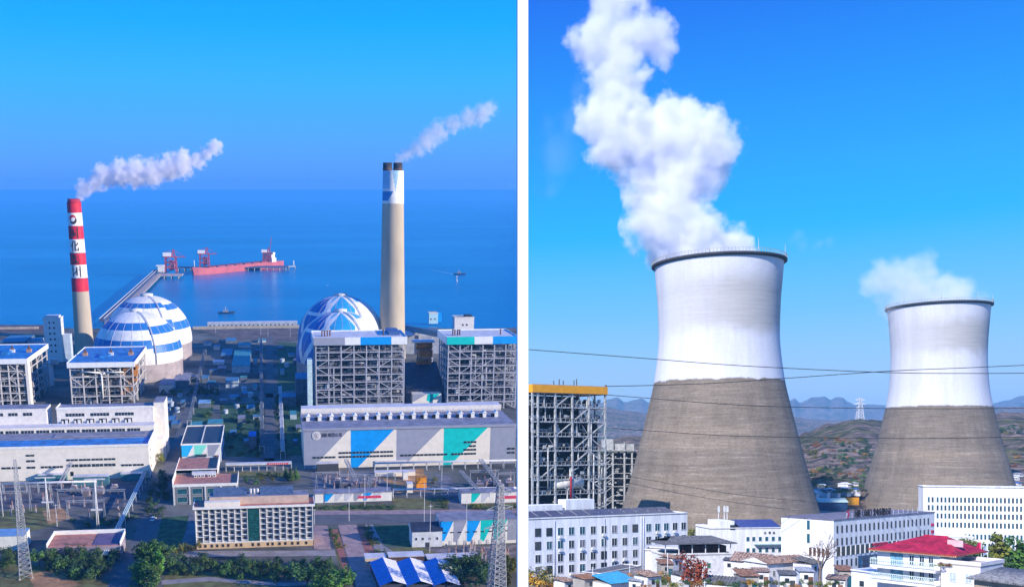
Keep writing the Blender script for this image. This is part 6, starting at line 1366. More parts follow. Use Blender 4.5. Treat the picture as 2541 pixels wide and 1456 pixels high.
b.box(-.1, 1.7, .05, .15, 0, .1, 0); part(o, 'emblem', b, [FRW, mat('emblem_crimson', (.62, .02, .08), .6, .1, 1.)], (w * .115, .2, zo + .3))
for k, two in enumerate(('出公', '限司', '电出')):
    b = MB(); glyph(two[0], .55, .62, .13, -.03, .06, 0, 0, b=b); glyph(two[1], .55, .62, .13, -.03, .06, .75, 0, b=b); part(o, 'red_character', b, mat('sign_crimson', (.62, .02, .10), .6, .1, 1.), (w - 1.6, 0, Z(1303 + 18 * k, YB)))
b = MB(); b.box(w * .36, w * .50, -.25, -.1, Z(1363, Yk), Z(1357, Yk)); part(o, 'banner', b, mat('banner_crimson', (.50, .02, .06), .7, .15, 1.))
# large office at right
zg_ = Z(1208, 252); o, w = rbuild('large_office', 'largest white block at the right edge with many rows of narrow windows', 'office building', (2290, 252), (2790, 240), zg_, 4.5, roof=SLATE, lip=.3)
xs = [1.0 + k * .90 for k in range(25)]; rows = [Z(1246, 250), Z(1266, 250), Z(1286, 250), Z(1308, 250)]
for j, zz in enumerate(rows):
    for k, x in enumerate(xs): part(o, 'window', window_mesh('big%d' % ((k * 7 + j) % 2), .54, 1.4, FRW, GLASS if (k + j) % 4 else GLASSB, .05, .07, 0), None, (x + (.25 if k > 1 else 0), -.01, zz))
b = MB()
for zz in (Z(1336, 250), Z(1358, 250)):
    for k in range(26): b.box(9.5 + k * .9, 9.95 + k * .9, -.06, 0, zz, zz + 1.3)
part(o, 'lower_windows', b, GLASSB)['kind'] = 'stuff'
b = MB(); b.box(1, 30, 1, 1.1, zg_ + .5, zg_ + .56); [b.bar((1 + k * 2, 1.05, zg_ + .1), (1 + k * 2, 1.05, zg_ + .5), .05) for k in range(15)]; part(o, 'roof_rail', b, STEELD)
zl = Z(1330, 246); o, w = rbuild('low_wing', 'low white wing with blue-grey windows between office and large block', 'building', (2316, 243), (2415, 242), zl, 6, roof=FRW, lip=.2)
for j in range(2):
    for k in range(5): part(o, 'window', window_mesh('wing', 1.0, .75, FRW, mat('glass_slate_blue', (.08, .17, .24), .2, .3, 1., spec=.5), .05, .05, 1), None, (1.2 + k * 1.7, -.01, zl - 1.5 - j * 1.3))
# red-roofed house with balconies
Yh = 138.0; zE = Z(1363, Yh); a = (2174, Yh + 3); o, w = rbuild('balcony_house', 'white balcony house with crimson hipped roof at lower right', 'house', (2176, 140), (2332, 133), zE - .3, 8.5, wall=mat('house_lilac_white', (.72, .70, .74), .8, .06, .6), roof=SLATE, parap=False)
MAG = mat('crimson_roof', (.33, .014, .045), .65, .32, 1.0, detail=7)
b = MB(); eo = .7; xa_, xb_, ya_, yb_ = -eo, w + 2.2, -eo - .3, 9.0; zr_ = zE + 2.0; r0, r1 = Vector((w * .52, 4.4, zr_)), Vector((w * .88, 4.6, zr_))
C4 = [Vector((xa_, ya_, zE)), Vector((xb_, ya_ + .6, zE)), Vector((xb_, yb_, zE)), Vector((xa_, yb_, zE))]
b.face((C4[0], C4[1], r1, r0)); b.face((C4[1], C4[2], r1)); b.face((C4[2], C4[3], r0, r1)); b.face((C4[3], C4[0], r0)); b.face(C4[::-1], 1)
n_ = 46
for k in range(n_):      # tile ends along the eaves
    p, p2 = C4[0].lerp(C4[1], k / n_), C4[0].lerp(C4[1], (k + .7) / n_); b.box(min(p.x, p2.x), max(p.x, p2.x), p.y - .14, p.y + .05, p.z - .2, p.z + .07, 2)
b.bar(C4[0] + Vector((0, 0, -.2)), C4[1] + Vector((0, 0, -.2)), .16, 3); b.bar(C4[1] + Vector((0, 0, -.05)), C4[2] + Vector((0, 0, -.05)), .22, 2); b.bar(r0, r1, .22, 0)
o_roof = part(o, 'hipped_roof', b, [MAG, SLATE, mat('crimson_tile_edge', (.40, .06, .05), .7, .25, 3.), mat('eave_trim', (.62, .50, .32), .7, .1, 2.)])
b = MB(); b.box(0, 2.0, 0, .15, 0, .9); part(o, 'dormer_wall', b, mat('dormer_pink', (.62, .42, .44), .8, .1, 1.), (w * .98, 2.5, zE + .9))
BAL = mat('baluster_mint', (.58, .70, .68), .7, .1, 2.)
for zz in (Z(1404, 137), Z(1440, 137)):
    b = MB(); b.box(-.3, w + .1, -1.5, 0, zz - .35, zz); part(o, 'balcony_slab', b, BW)
    b = MB(); b.box(-.3, w + .1, -1.5, -1.38, zz + .92, zz + 1.02); b.box(-.3, -.18, -1.5, 0, zz + .92, zz + 1.02)
    for k in range(34): x = -.25 + k * (w + .25) / 34; b.tube((x, -1.44, zz), (x, -1.44, zz + .5), .045, 0, .075, seg=6); b.tube((x, -1.44, zz + .5), (x, -1.44, zz + .92), .075, 0, .045, seg=6)
    part(o, 'balustrade', b, BAL)
for (zz, hh_) in ((Z(1404, 137) + .1, 1.75), (Z(1440, 137) + .1, 1.75)):
    for u in (.52, .68, .82): part(o, 'window', window_mesh('balw', .75, hh_ * .82, FRW, GLASS, .09, .08, 1), None, (w * u, -.01, zz + .2))
    b = MB(); b.box(w * .22, w * .42, -.06, 0, zz, zz + hh_); part(o, 'sliding_door', b, mat('sky_glass', (.16, .34, .46), .2, .3, 1., spec=.6))
o, w = rbuild('side_house', 'plain pinkish-white house with roof garden right of the crimson-roofed house', 'house', (2334, 132), (2432, 128), Z(1402, 130), 7, wall=mat('house_rose_white', (.74, .68, .70), .8, .06, .6), roof=CONC, lip=.5)
for u in (.22, .62): part(o, 'window', window_mesh('sidew', .9, 1.3, FRW, mat('pale_glass', (.45, .52, .55), .3, .2, 1.), .08, .06, 1), None, (w * u, -.01, Z(1402, 130) - 2.3))
# grey tiled roof bottom right corner
a = Vector(((2412 - CX) / F * 112, 112, 0)); e_ = Vector(((2560 - CX) / F * 106, 106, 0)); o = thing('tiled_house', 'low house with grey scalloped tile roof in the bottom right corner', 'house', tuple(a), math.atan2((e_ - a).y, (e_ - a).x)); w = (e_ - a).length; z0_, z1_ = Z(1438, 110), Z(1408, 114)
b = MB(); b.box(0, w, .3, 6, 0, z0_); part(o, 'wall', b, mat('tan_wall', (.40, .30, .22), .9, .15, .8))
b = MB(); nt_ = 26
for k in range(nt_):
    x = -.3 + k * (w + .6) / nt_; b.tube((x, -.5, z0_ - .05), (x + .25, 5.5, z1_), .13, seg=6)
b.face(((-.4, -.5, z0_ - .1), (w + .4, -.5, z0_ - .1), (w + .4, 5.5, z1_ - .05), (-.4, 5.5, z1_ - .05))); part(o, 'tiled_roof', b, mat('grey_tiles', (.20, .20, .22), .9, .35, 3.))
# small houses in the foreground
def cottage(label, A, B_, zt_, zr_, depth, wall, roofm, wn=(), hh_=1.0, ww=.7, name='cottage', group=None):
    o, w = rbuild(name, label, 'house', A, B_, zt_, depth, wall, roofm, parap=False, group=group)
    b = MB(); b.gable(-.3, w + .3, -.4, depth + .4, zt_ + .15, zr_, 0, 'x', 1)
    ny = 6
    for k in range(int(w / .5)): x = -.2 + k * .5; b.bar((x, -.4, zt_ + .2), (x, depth / 2, zr_ + .06), .09, 0)
    part(o, 'tiled_roof', b, [roofm, wall])
    for (u, z) in wn: part(o, 'window', window_mesh('cot%s%s' % (ww, hh_), ww, hh_, FRW, GLASS, .07, .06, 1), None, (w * u, -.01, z))
    return o, w
z_ = Z(1391, 172); cottage('whitewashed two-storey house with worn clay-tile roof between annex and red tree', (1814, 172), (1900, 168), z_, z_ + 1.5, 5, BW2, TILE, [(u, z_ - 1.9) for u in (.08, .3, .55, .78)] + [(u, z_ - 4.0) for u in (.1, .5, .8)])
z_ = Z(1400, 160); cottage('whitewashed house with brown tile roof beside the bare tree', (1902, 160), (2010, 164), z_, z_ + 1.0, 5, BW2, TILE, [(u, z_ - 2.0) for u in (.12, .3, .74)])
z_ = Z(1378, 190); o, w = rbuild('open_shed', 'white building under a dark open-sided awning left of the annex', 'shed', (1650, 190), (1815, 192), z_, 6, wall=BW2, roof=CONC, lip=.3)
b = MB(); b.box(-.6, w + .8, -.5, 6.4, z_ + 2.2, z_ + 2.5); b.face(((-.8, -.8, z_ + 2.3), (w + 1, -.8, z_ + 2.3), (w * .8, 3, z_ + 3.6), (w * .2, 3, z_ + 3.6))); b.face(((w * .2, 3, z_ + 3.6), (w * .8, 3, z_ + 3.6), (w + 1, 6.6, z_ + 2.3), (-.8, 6.6, z_ + 2.3))); part(o, 'awning_roof', b, SLATE)
for u in (0, .2, .4, .6, .8, .98): b = MB(); b.bar((w * u + .1, .1, z_), (w * u + .1, .1, z_ + 2.2), .15); part(o, 'awning_post', b, FRW)
b = MB(); b.box(w * .4, w * .98, 1.6, 5.6, z_ + .3, z_ + 1.7); part(o, 'dark_block', b, mat('block_dark_brown', (.07, .035, .03), .9, .4, 1.5))  # plain dark brown block under the awning
part(o, 'window', window_mesh('shedw', .9, 1.1, FRW, mat('green_pane', (.03, .16, .10), .3, .3, 1.), .07, .06, 0), None, (w * .62, -.01, z_ - 2.6))
z_ = Z(1402, 196); o, w = rbuild('low_house', 'low whitewashed house directly right of the dormitory end', 'house', (1600, 200), (1690, 197), Z(1368, 198), 5, wall=BW2, roof=SLATE, lip=.3)
for u in (.2, .5, .8): part(o, 'window', window_mesh('loww', .7, .9, FRW, GLASS, .07, .06, 1), None, (w * u, -.01, Z(1368, 198) - 1.7))
z_ = Z(1446, 150); cottage('small hut with dark slate roof in front of the red-leaved tree', (1745, 150), (1832, 147), z_, z_ + 1.1, 4.5, BW2, SLATE, [(.2, z_ - 1.6)], group=None)
z_ = Z(1416, 150); o, w = rbuild('white_hut', 'plain white flat-roofed hut with one window left of the crimson-roofed house', 'house', (2112, 150), (2178, 146), z_, 5, wall=BW, roof=mat('blue_sheet_roof', (.07, .15, .34), .6, .2, 1.), lip=.2); part(o, 'window', window_mesh('hutw', .9, 1.0, FRW, GLASS, .06, .06, 0), None, (w * .3, -.01, z_ - 2.2))
o, w = rbuild('blue_roofed_shed', 'low shed with bright sky-blue sheet roof at the bottom by the dormitory', 'shed', (1515, 165), (1580, 168), Z(1447, 166), 5, wall=BW2, roof=CONC, parap=False); b = MB(); z_ = Z(1447, 166); b.face(((-.4, -.4, z_ + .2), (w + .4, -.4, z_ + .2), (w + .6, 5.2, z_ + 1.3), (.3, 5.2, z_ + 1.0))); b.face(((.3, 5.2, z_ + .98), (w + .6, 5.2, z_ + 1.28), (w + .4, -.4, z_ + .18), (-.4, -.4, z_ + .18))); part(o, 'sheet_roof', b, mat('cyan_sheet', (.05, .33, .52), .6, .15, 1.))
o, w = rbuild('wall_house', 'dark-roofed low house behind the orange shrubs below the dormitory', 'house', (1490, 188), (1590, 200), Z(1421, 190), 4, wall=BW2, roof=SLATE, lip=.15)
# lean-tos, sheds and odds and ends between the houses
r7 = random.Random(19); nm = 0
for (px, py, wp, hp, Y, k) in ((1606, 1452, 34, 20, 158, 0), (1690, 1452, 30, 22, 160, 1), (1838, 1456, 44, 26, 150, 2), (1872, 1440, 36, 22, 156, 0), (1935, 1456, 40, 30, 148, 1), (1984, 1452, 34, 34, 152, 3), (2050, 1456, 46, 20, 150, 0), (2082, 1440, 34, 24, 158, 2), (1795, 1416, 30, 26, 178, 1), (1832, 1424, 26, 20, 174, 3), (1640, 1420, 30, 20, 180, 2), (1668, 1404, 26, 18, 186, 0), (1560, 1458, 30, 18, 160, 3), (1450, 1460, 40, 22, 168, 2), (1400, 1460, 30, 16, 172, 0), (2012, 1430, 28, 30, 158, 1)):
    zt7 = Z(py - hp, Y); o, w = rbuild('lean_to', 'small whitewashed lean-to with worn roof among the houses below the annex' if px > 1700 else 'small whitewashed lean-to with worn roof below the dormitory', 'shed', (px, Y), (px + wp, Y + r7.uniform(-2, 3)), zt7, 3.0, (BW2, BW2, CONC, BW)[k], SLATE, parap=False, group='lean-tos below the annex' if px > 1700 else 'lean-tos below the dormitory')
    b = MB(); hh7 = r7.uniform(.3, .9); b.face(((-.25, -.3, zt7 + .16), (w + .25, -.3, zt7 + .16), (w + .25, 3.3, zt7 + hh7), (-.25, 3.3, zt7 + hh7))); b.face(((-.25, 3.3, zt7 + hh7 - .02), (w + .25, 3.3, zt7 + hh7 - .02), (w + .25, -.3, zt7 + .14), (-.25, -.3, zt7 + .14)))
    for q in range(int(w / .4)): b.bar((q * .4, -.3, zt7 + .2), (q * .4, 3.3, zt7 + hh7 + .04), .08)
    part(o, 'sheet_roof', b, (TILE, SLATE, mat('rusty_sheet', (.24, .13, .09), .85, .35, 2.), mat('faded_sheet', (.36, .38, .42), .7, .25, 2.))[k])
    part(o, 'window', window_mesh('leanw', .6, .7, STEELD, GLASS, .06, .06, 0), None, (w * .3, -.01, zt7 - 1.1)); b = MB(); b.box(w * .62, w * .62 + .7, -.06, 0, zt7 - 2.6, zt7 - .7); part(o, 'door', b, (RUST, STEELD, GLASSB, RUST)[k])
for (px, py, Y, lb) in ((1862, 1390, 172, 'round steel water tank on the clay-tiled house roof'), (1950, 1398, 162, 'round steel water tank on the brown-tiled house roof')):
    b = MB(); zz7 = Z(py, Y); b.tube((0, 0, 0), (0, 0, 1.1), .5, seg=14); b.lathe([(.5, 1.1), (.05, 1.35)], 14); o7 = single('water_tank', b, STEEL, lb, 'tank', loc=((px - CX) / F * Y, Y + 1.2, zz7 - .5))
# poles, flagpoles
for (px, pt, Y, lb) in ((1374, 1400, 190, 'thin white pole in front of the dormitory, nearest the pillar'), (1562, 1395, 185, 'thin white pole before the right part of the dormitory'), (1656, 1370, 170, 'white pole left of the red-leaved tree'), (1748, 1440, 140, 'short white pole at the bottom beside the small slate hut'), (1470, 1405, 188, 'thin white pole before the middle of the dormitory'), (1606, 1400, 188, 'thin white pole behind the orange shrubs')):
    b = MB(); h = Z(pt, Y); b.tube((0, 0, 0), (0, 0, h), .07, 0, .05, seg=6); b.bar((-.3, 0, h - .2), (.3, 0, h - .2), .06); single('pole', b, FRW, lb, 'pole', 'thin white poles near the dormitory', loc=((px - CX) / F * Y, Y, 0))
for (px, pt, m_, lb) in ((2434, 1342, 'sign_crimson', 'flagpole with red flag before the large white block'), (2450, 1352, 'flag_blue', 'flagpole with pale blue flag before the large white block')):
    Y = 150; h = Z(pt, Y); o = thing('flagpole', lb, 'flagpole', ((px - CX) / F * Y, Y, 0)); b = MB(); b.tube((0, 0, 0), (0, 0, h), .06, 0, .04, seg=6); part(o, 'mast', b, FRW)
    b = MB(); N_ = 6; f = lambda u, v: Vector((-u * .75, .10 * sin(u * 5), h - .1 - v * 1.3 - u * u * .35))
    for i in range(N_):
        for j in range(4): b.face((f(i / N_, j / 4), f((i + 1) / N_, j / 4), f((i + 1) / N_, (j + 1) / 4), f(i / N_, (j + 1) / 4)))
    part(o, 'flag', b, mat('flag_blue', (.42, .50, .66), .8, .1, 1.) if m_ == 'flag_blue' else MATS[m_])
# ---- boiler house frame with yellow roof
YEL = mat('yellow_fascia', (.85, .36, .01), .6, .06, .6); FRS = mat('frame_white_valley', (.44, .44, .43), .7, .25, 1.0); VOIDM = mat('interior_shade_black', (.018, .02, .022), .9, .4, .8)
Yb = 256.0; ztop = Z(957, Yb); A = (1334, 256.0); B_ = (1501, 267.0)
a = Vector(((A[0] - CX) / F * A[1], A[1], 0)); e = Vector(((B_[0] - CX) / F * B_[1], B_[1], 0)); dv = e - a; w = dv.length; rz = math.atan2(dv.y, dv.x)
o = thing('boiler_house', 'open white steel boiler house under a yellow roof band left of the larger tower', 'boiler house', tuple(a), rz)
dep = 12.0; b = MB(); b.box(-2.15, w + .5, -.5, dep, ztop - 1.7, ztop + .3, 0); b.box(-2.0, w + .3, -.3, dep - .2, ztop + .3, ztop + .5, 1); part(o, 'yellow_roof', b, [YEL, CONC])
fr = MB(); nx, nz = 4, 11; zf = ztop - 1.7
xs = [-1.8] + [w * k / nx for k in range(nx + 1)]; zs_ = [zf * k / nz for k in range(1, nz + 1)]; rr_ = random.Random(21)
for x in xs: fr.bar((x, 0, 0), (x, 0, zf), .46); fr.bar((x, dep * .35, 0), (x, dep * .35, zf), .36)
for z in zs_:
    fr.box(-1.9, w, -.15, .15, z - (.17 if z > zf * .45 else .11), z + (.17 if z > zf * .45 else .11)); fr.box(w - .2, w + .2, 0, dep, z - .2, z + .2); fr.box(-1.9, w, dep * .6, dep * .6 + .3, z - .18, z + .18)
    fr.bar((-1.9, -.3, z + 1.0), (w, -.3, z + 1.0), .08); [fr.bar((x_, -.3, z), (x_, -.3, z + 1), .06) for x_ in [k * 1.3 for k in range(int(w / 1.3))]]
for k in range(nx):
    for j in range(nz):
        z0, z1_ = ([0] + zs_)[j], zs_[j]; x0_, x1_ = w * k / nx, w * (k + 1) / nx
        if rr_.random() < .45: fr.bar((x0_, 0, z0), (x1_, 0, z1_), .26) if rr_.random() < .5 else fr.bar((x1_, 0, z0), (x0_, 0, z1_), .26)
        if rr_.random() < .7: fr.bar((x0_, rr_.uniform(.3, 5), (z0 + z1_) / 2), (x1_, rr_.uniform(.3, 5), (z0 + z1_) / 2), .2)
        if rr_.random() < .5: xm = x0_ + (x1_ - x0_) * rr_.uniform(.2, .8); fr.bar((xm, .4, z0), (xm, .4, z1_), .22)
part(o, 'steel_frame', fr, FRS)
b = MB(); b.box(-1.6, w * .985, 2.7, dep - 1, 0, zf * .84); b.box(-1.2, w * .75, 4.5, dep - 1, zf * .84, zf * .985); part(o, 'boiler_casing', b, VOIDM)  # near-black colour puts the interior's shade into the casing
for z in zs_[:-1]: b = MB(); b.box(-2, w - .2, .3, 5.4, z - .06, z + .02); part(o, 'floor_deck', b, STEELD)
b = MB()
for q in range(560):
    z = rr_.choice([0] + zs_[:-1] + zs_[4:-1] * 2) + rr_.uniform(.1, 1.6); x = rr_.uniform(-1.5, w - 1.2); y = rr_.uniform(.25, 4.5); b.box(x, x + rr_.uniform(.15, 1.3), y, y + rr_.uniform(.2, .8), z, z + rr_.uniform(.12, 1.1), rr_.choice((0, 0, 1, 1, 2, 3)))
for q in range(150):
    x = rr_.uniform(-1.5, w); z = rr_.uniform(zf * .12, zf * .95); y = rr_.uniform(-.2, 3.5); d_ = rr_.choice(((1, 0, 0), (0, 0, 1), (.6, 0, .7), (-.6, 0, .7))); ln = rr_.uniform(.8, 3.4); b.bar((x, y, z), (min(w, x + d_[0] * ln), y, min(zf, z + d_[2] * ln)), rr_.uniform(.07, .18), rr_.choice((0, 0, 2)))
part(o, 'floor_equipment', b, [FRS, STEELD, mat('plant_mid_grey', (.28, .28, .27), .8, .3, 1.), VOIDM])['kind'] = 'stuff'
for q in range(6): b = MB(); x = w * rr_.uniform(.05, .95); z0 = zf * rr_.uniform(.1, .6); x2 = min(w, max(0, x + rr_.uniform(-4, 4))); b.path([(x, -.1, z0), (x, -.1, z0 + zf * .25), (x2, .3, z0 + zf * .27), (x2, .3, min(zf, z0 + zf * .4))], .2, seg=8); part(o, 'pipe', b, FRS)
b = MB(); cz = Z(1198, 258); b.tube((w * .26, 1.0, cz - .5), (w * .66, 1.1, cz), 1.2, 0, 1.65, seg=16); part(o, 'round_duct', b, mat('duct_cream', (.60, .57, .50), .7, .15, .8)); b = MB(); b.tube((w * .46, -.6, Z(1240, 258)), (w * .46, -.6, Z(1183, 258)), .3, seg=8); part(o, 'red_pipe', b, mat('pipe_crimson', (.30, .02, .04), .6, .2, 1.))
for u in (.30, .38, .44, .60, .64): b = MB(); b.bar((w * u, 2, ztop + .4), (w * u, 2, ztop + rr_.uniform(1.6, 2.6)), .18); part(o, 'roof_pipe', b, STEELD)
b = MB(); b.bar((w + .2, 0, ztop - 2), (w + .2, 0, ztop + .9), .4); part(o, 'corner_post', b, RUST)
# lower coal bunker frame
o, w2 = None, 0; a = Vector(((1500 - CX) / F * 345, 345, 0)); o = thing('coal_bunker', 'lower dark steel-framed coal bunker between yellow-roofed boiler house and larger tower', 'bunker', tuple(a), .05); zt2 = Z(1118, 345); w2 = 9.0
fr = MB()
for x in (0, 2.0, 4.9, 6.8, 9): fr.bar((x, 0, 0), (x, 0, zt2 + (3 if x < 5 else 0)), .34); fr.bar((x, 5, 0), (x, 5, zt2), .4)
for j, u in enumerate((.12, .2, .33, .40, .52, .63, .7, .82, .9, 1.)): z = zt2 * u; fr.box(0 if j % 3 else 2, 9, -.12, .12, z - .1, z + .1); fr.bar((0, .1, z - zt2 / 12), (2.0, .1, z), .14)
for q in range(90): x = rr_.uniform(0, 8.6); z = rr_.uniform(0, zt2 - 1); fr.box(x, x + rr_.uniform(.1, .9), .3, .3 + rr_.uniform(.2, .9), z, z + rr_.uniform(.1, .8))
part(o, 'steel_frame', fr, FRS); b = MB(); b.box(.3, 8.6, 1.5, 4.8, 0, zt2 * .97); part(o, 'casing', b, VOIDM)  # casing colour carries the shade inside the bunker
b = MB(); b.box(2.6, 7.4, .3, 3, zt2 + .3, zt2 + 2.6, 0); b.box(0, 2.2, .3, 3, zt2 + .4, zt2 + 4.2, 0); part(o, 'top_house', b, FRS); b = MB(); b.box(-.2, 9.3, -.6, 5.3, zt2 - .05, zt2 + .25); part(o, 'top_deck', b, FRS); o.scale = (1.45, 1.3, 1.0)
# ---- distant settlement and hill pylon
HS = [(2015, 1232, 9), (2028, 1226, 8), (2042, 1221, 10), (2056, 1228, 8), (2068, 1219, 9), (2082, 1224, 8), (2094, 1218, 9), (2106, 1226, 10), (2118, 1219, 8), (2130, 1228, 9), (2108, 1208, 12), (2124, 1205, 10), (2046, 1208, 8), (2524, 1192, 9), (2534, 1182, 10), (2530, 1204, 9)]
rr_ = random.Random(5); RC = [mat('far_roof_white', (.74, .73, .73), .8, .1, .5), mat('far_roof_blue', (.05, .14, .42), .7, .1, .5), mat('far_roof_grey', (.34, .32, .34), .8, .2, .5)]
for k, (px, py, s) in enumerate(HS):
    p = hillpoint(px, py); D = p.y; sw = s * D / F; m_ = RC[(0, 0, 2, 1, 0, 2)[k % 6]]; right = px > 2400
    o = thing('village_house', 'small white box house in the village beyond the smaller tower at the right edge' if right else 'small white house in the village between the two cooling towers', 'house', (p.x, p.y, p.z), rr_.uniform(-.4, .4), 'village houses at the right edge' if right else 'village houses between the towers')
    b = MB(); b.box(-sw / 2, sw / 2, 0, 6, -2, sw * .6); part(o, 'wall', b, BW); b = MB(); b.gable(-sw * .6, sw * .6, -.4, 6.4, sw * .6, sw * .95, 0); part(o, 'roof', b, m_); b = MB(); [b.box(-sw * .35 + j * sw * .4, -sw * .15 + j * sw * .4, -.05, 0, sw * .2, sw * .42) for j in range(2)]; part(o, 'window', b, GLASS)
p = hillpoint(2112, 1256); o = thing('billboard', 'orange-yellow billboard standing between the two cooling towers', 'billboard', (p.x, p.y, 0)); b = MB(); b.box(-3.4, 3.4, 0, .4, 1.5, 5.0); part(o, 'panel', b, YEL); b = MB(); b.bar((-2.5, .2, 0), (-2.5, .2, 1.5), .3); b.bar((2.5, .2, 0), (2.5, .2, 1.5), .3); part(o, 'post', b, STEEL)
p = hillpoint(2068, 1266); o = thing('blue_pavilion', 'dark blue glazed pavilion with pale green roof at the foot of the larger tower', 'building', (p.x, p.y, 0)); b = MB(); b.box(-6, 6, 0, 6, 0, 3.6); part(o, 'wall', b, mat('pavilion_navy', (.02, .05, .13), .4, .3, 1.)); b = MB(); b.gable(-6.4, 6.4, -.4, 6.4, 3.6, 5.4, 0); part(o, 'roof', b, mat('pale_green_roof', (.42, .55, .50), .7, .1, 1.))
Yt = 820; zt_ = ground_z(2133, Yt); o = thing('hill_pylon', 'white lattice pylon standing on the hilltop between the cooling towers', 'pylon', ((2133 - CX) / F * Yt, Yt, zt_ - 1)); b = MB(); lattice(b, 5.0, 1.6, 0, 18.5, 7, .22); part(o, 'lattice_mast', b, mat('pylon_white', (.62, .64, .68), .5, .05, 1.))
for z, ln in ((10, 3.6), (13.5, 4.6), (17, 4.0)): b = MB(); b.bar((-ln, 0, z), (ln, 0, z), .5); b.bar((-ln, 0, z), (0, 0, z + 1.6), .3); b.bar((ln, 0, z), (0, 0, z + 1.6), .3); part(o, 'cross_arm', b, MATS['pylon_white'])
# ---- overhead lines
CBL = mat('cable_black', (.02, .02, .024), .6, .2, 1.)
def cable(pts, Y, r, lb):
    P = []
    for i in range(len(pts) - 1):
        p0, p1, p2, p3 = pts[max(0, i - 1)], pts[i], pts[i + 1], pts[min(len(pts) - 1, i + 2)]
        for k in range(6):
            t = k / 6; f = lambda a, b_, c, d: .5 * (2 * b_ + (c - a) * t + (2 * a - 5 * b_ + 4 * c - d) * t * t + (3 * b_ - a - 3 * c + d) * t ** 3); P.append(RY(f(p0[0], p1[0], p2[0], p3[0]), f(p0[1], p1[1], p2[1], p3[1]), Y))
    P.append(RY(*pts[-1], Y)); b = MB(); o0 = P[0]; b.path([p - o0 for p in P], r, seg=6); single('overhead_cable', b, CBL, lb, 'cable', 'overhead power cables', loc=tuple(o0))
cable([(1311.5, 867), (1615, 890), (1780, 903), (1950, 913), (2205, 924), (2400, 926), (2620, 925)], 190, .075, 'uppermost cable on the left, sinking from pillar across the larger tower')
cable([(1503, 958), (1640, 955), (1790, 949), (1950, 938), (2210, 920), (2400, 912), (2620, 902)], 190, .075, 'cable rising from the yellow roof corner across both towers')
cable([(1503, 979), (1640, 990), (1780, 1001), (1925, 1008), (2200, 1013), (2440, 1013), (2620, 1010)], 190, .068, 'cable crossing both towers at the top of the bare concrete')
cable([(1520, 1062), (1640, 1070), (1780, 1079), (1960, 1084), (2200, 1087), (2440, 1085), (2620, 1080)], 190, .068, 'cable crossing the brown concrete below the hill skyline')
cable([(1555, 1180), (1680, 1202), (1800, 1222), (1900, 1234), (2000, 1243)], 200, .05, 'upper of the thin cables low across the larger tower')
cable([(1555, 1196), (1680, 1222), (1800, 1242), (1900, 1256), (1975, 1266)], 200, .05, 'lower of the thin cables low across the larger tower')
# ---- vegetation
def RP(x, y): return R(x, y)
def rt(name, kind, px, pyb, hpx, Y, m_, lb, grp=None, seed=2, spread=1.0, stem=BARK):
    z = Z(pyb, Y); return tree(name, kind, ((px - CX) / F * Y, Y, z), hpx * Y / F, m_, lb, grp, seed, spread, stem)
rt('tree', 'round', 1722, 1462, 92, 150, REDL, 'red-brown leaved tree in front of the open awning shed', None, 3, .80)
rt('tree', 'round', 1722, 1340, 30, 290, YGREEN, 'round yellow-green tree at the foot of the larger tower', None, 1, 1.3)
for k, (px, py, h, m_) in enumerate(((1598, 1436, 28, ORL), (1622, 1440, 32, ORL), (1650, 1445, 34, YGREEN), (1668, 1452, 36, ORL), (1318, 1450, 60, YGREEN), (1340, 1456, 46, ORL), (1360, 1460, 36, ORL), (1392, 1462, 26, ORL), (1420, 1464, 22, YGREEN))):
    left = px < 1450; rt('shrub', 'bush', px, py, h, 165 if not left else 180, m_, 'autumn-coloured shrub at the bottom left corner of the dormitory' if left else 'autumn-coloured shrub between dormitory and red-leaved tree', 'autumn shrubs at the dormitory corner' if left else 'autumn shrubs beside the red-leaved tree', 1 + k % 4, 1.3)
for k, (px, py, h, m_, kd) in enumerate(((2384, 1378, 44, YGREEN, 'round'), (2410, 1400, 58, BGREEN, 'round'), (2428, 1408, 44, GREEN, 'round'), (2472, 1425, 100, YGREEN, 'tall'), (2492, 1432, 84, GREEN, 'tall'), (2520, 1440, 105, BGREEN, 'tall'), (2542, 1440, 88, GREEN, 'tall'))):
    rt('tree', kd, px, py, h, 165, m_, 'green tree before the large white block at the right', 'green trees before the large white block', 1 + k % 4, 1.1)
rt('shrub', 'bush', 2370, 1408, 26, 133, ORL, 'orange-red shrub on the roof garden beside the crimson roof', None, 2, 1.5); rt('shrub', 'bush', 2358, 1395, 30, 136, DGREEN, 'dark green shrub on the roof garden beside the crimson roof', None, 3, 1.2)
for k in range(7): rt('shrub', 'bush', 2330 + k * 16, 1405 - (k % 2), 12, 131.2, (REDL if k % 2 else YGREEN), 'small potted shrub along the roof garden edge', 'potted shrubs on the roof garden', 1 + k % 4, 1.4)
for k in range(10): rt('shrub', 'bush', 2448 + k * 10, 1440, 16, 140, GREEN if k % 3 else YGREEN, 'hedge shrub above the grey tiled roof', 'hedge shrubs above the grey tiled roof', 1 + k % 4, 1.4)
for k in range(16): rt('shrub', 'bush', 1600 + k * 31 + (k * 37) % 13, 1458 - (k * 7) % 12, 14 + (k * 5) % 12, 146, (ORL, GREEN, YGREEN, DGREEN)[k % 4], 'small garden shrub at the bottom between the low houses', 'garden shrubs between the low houses', 1 + k % 4, 1.3)
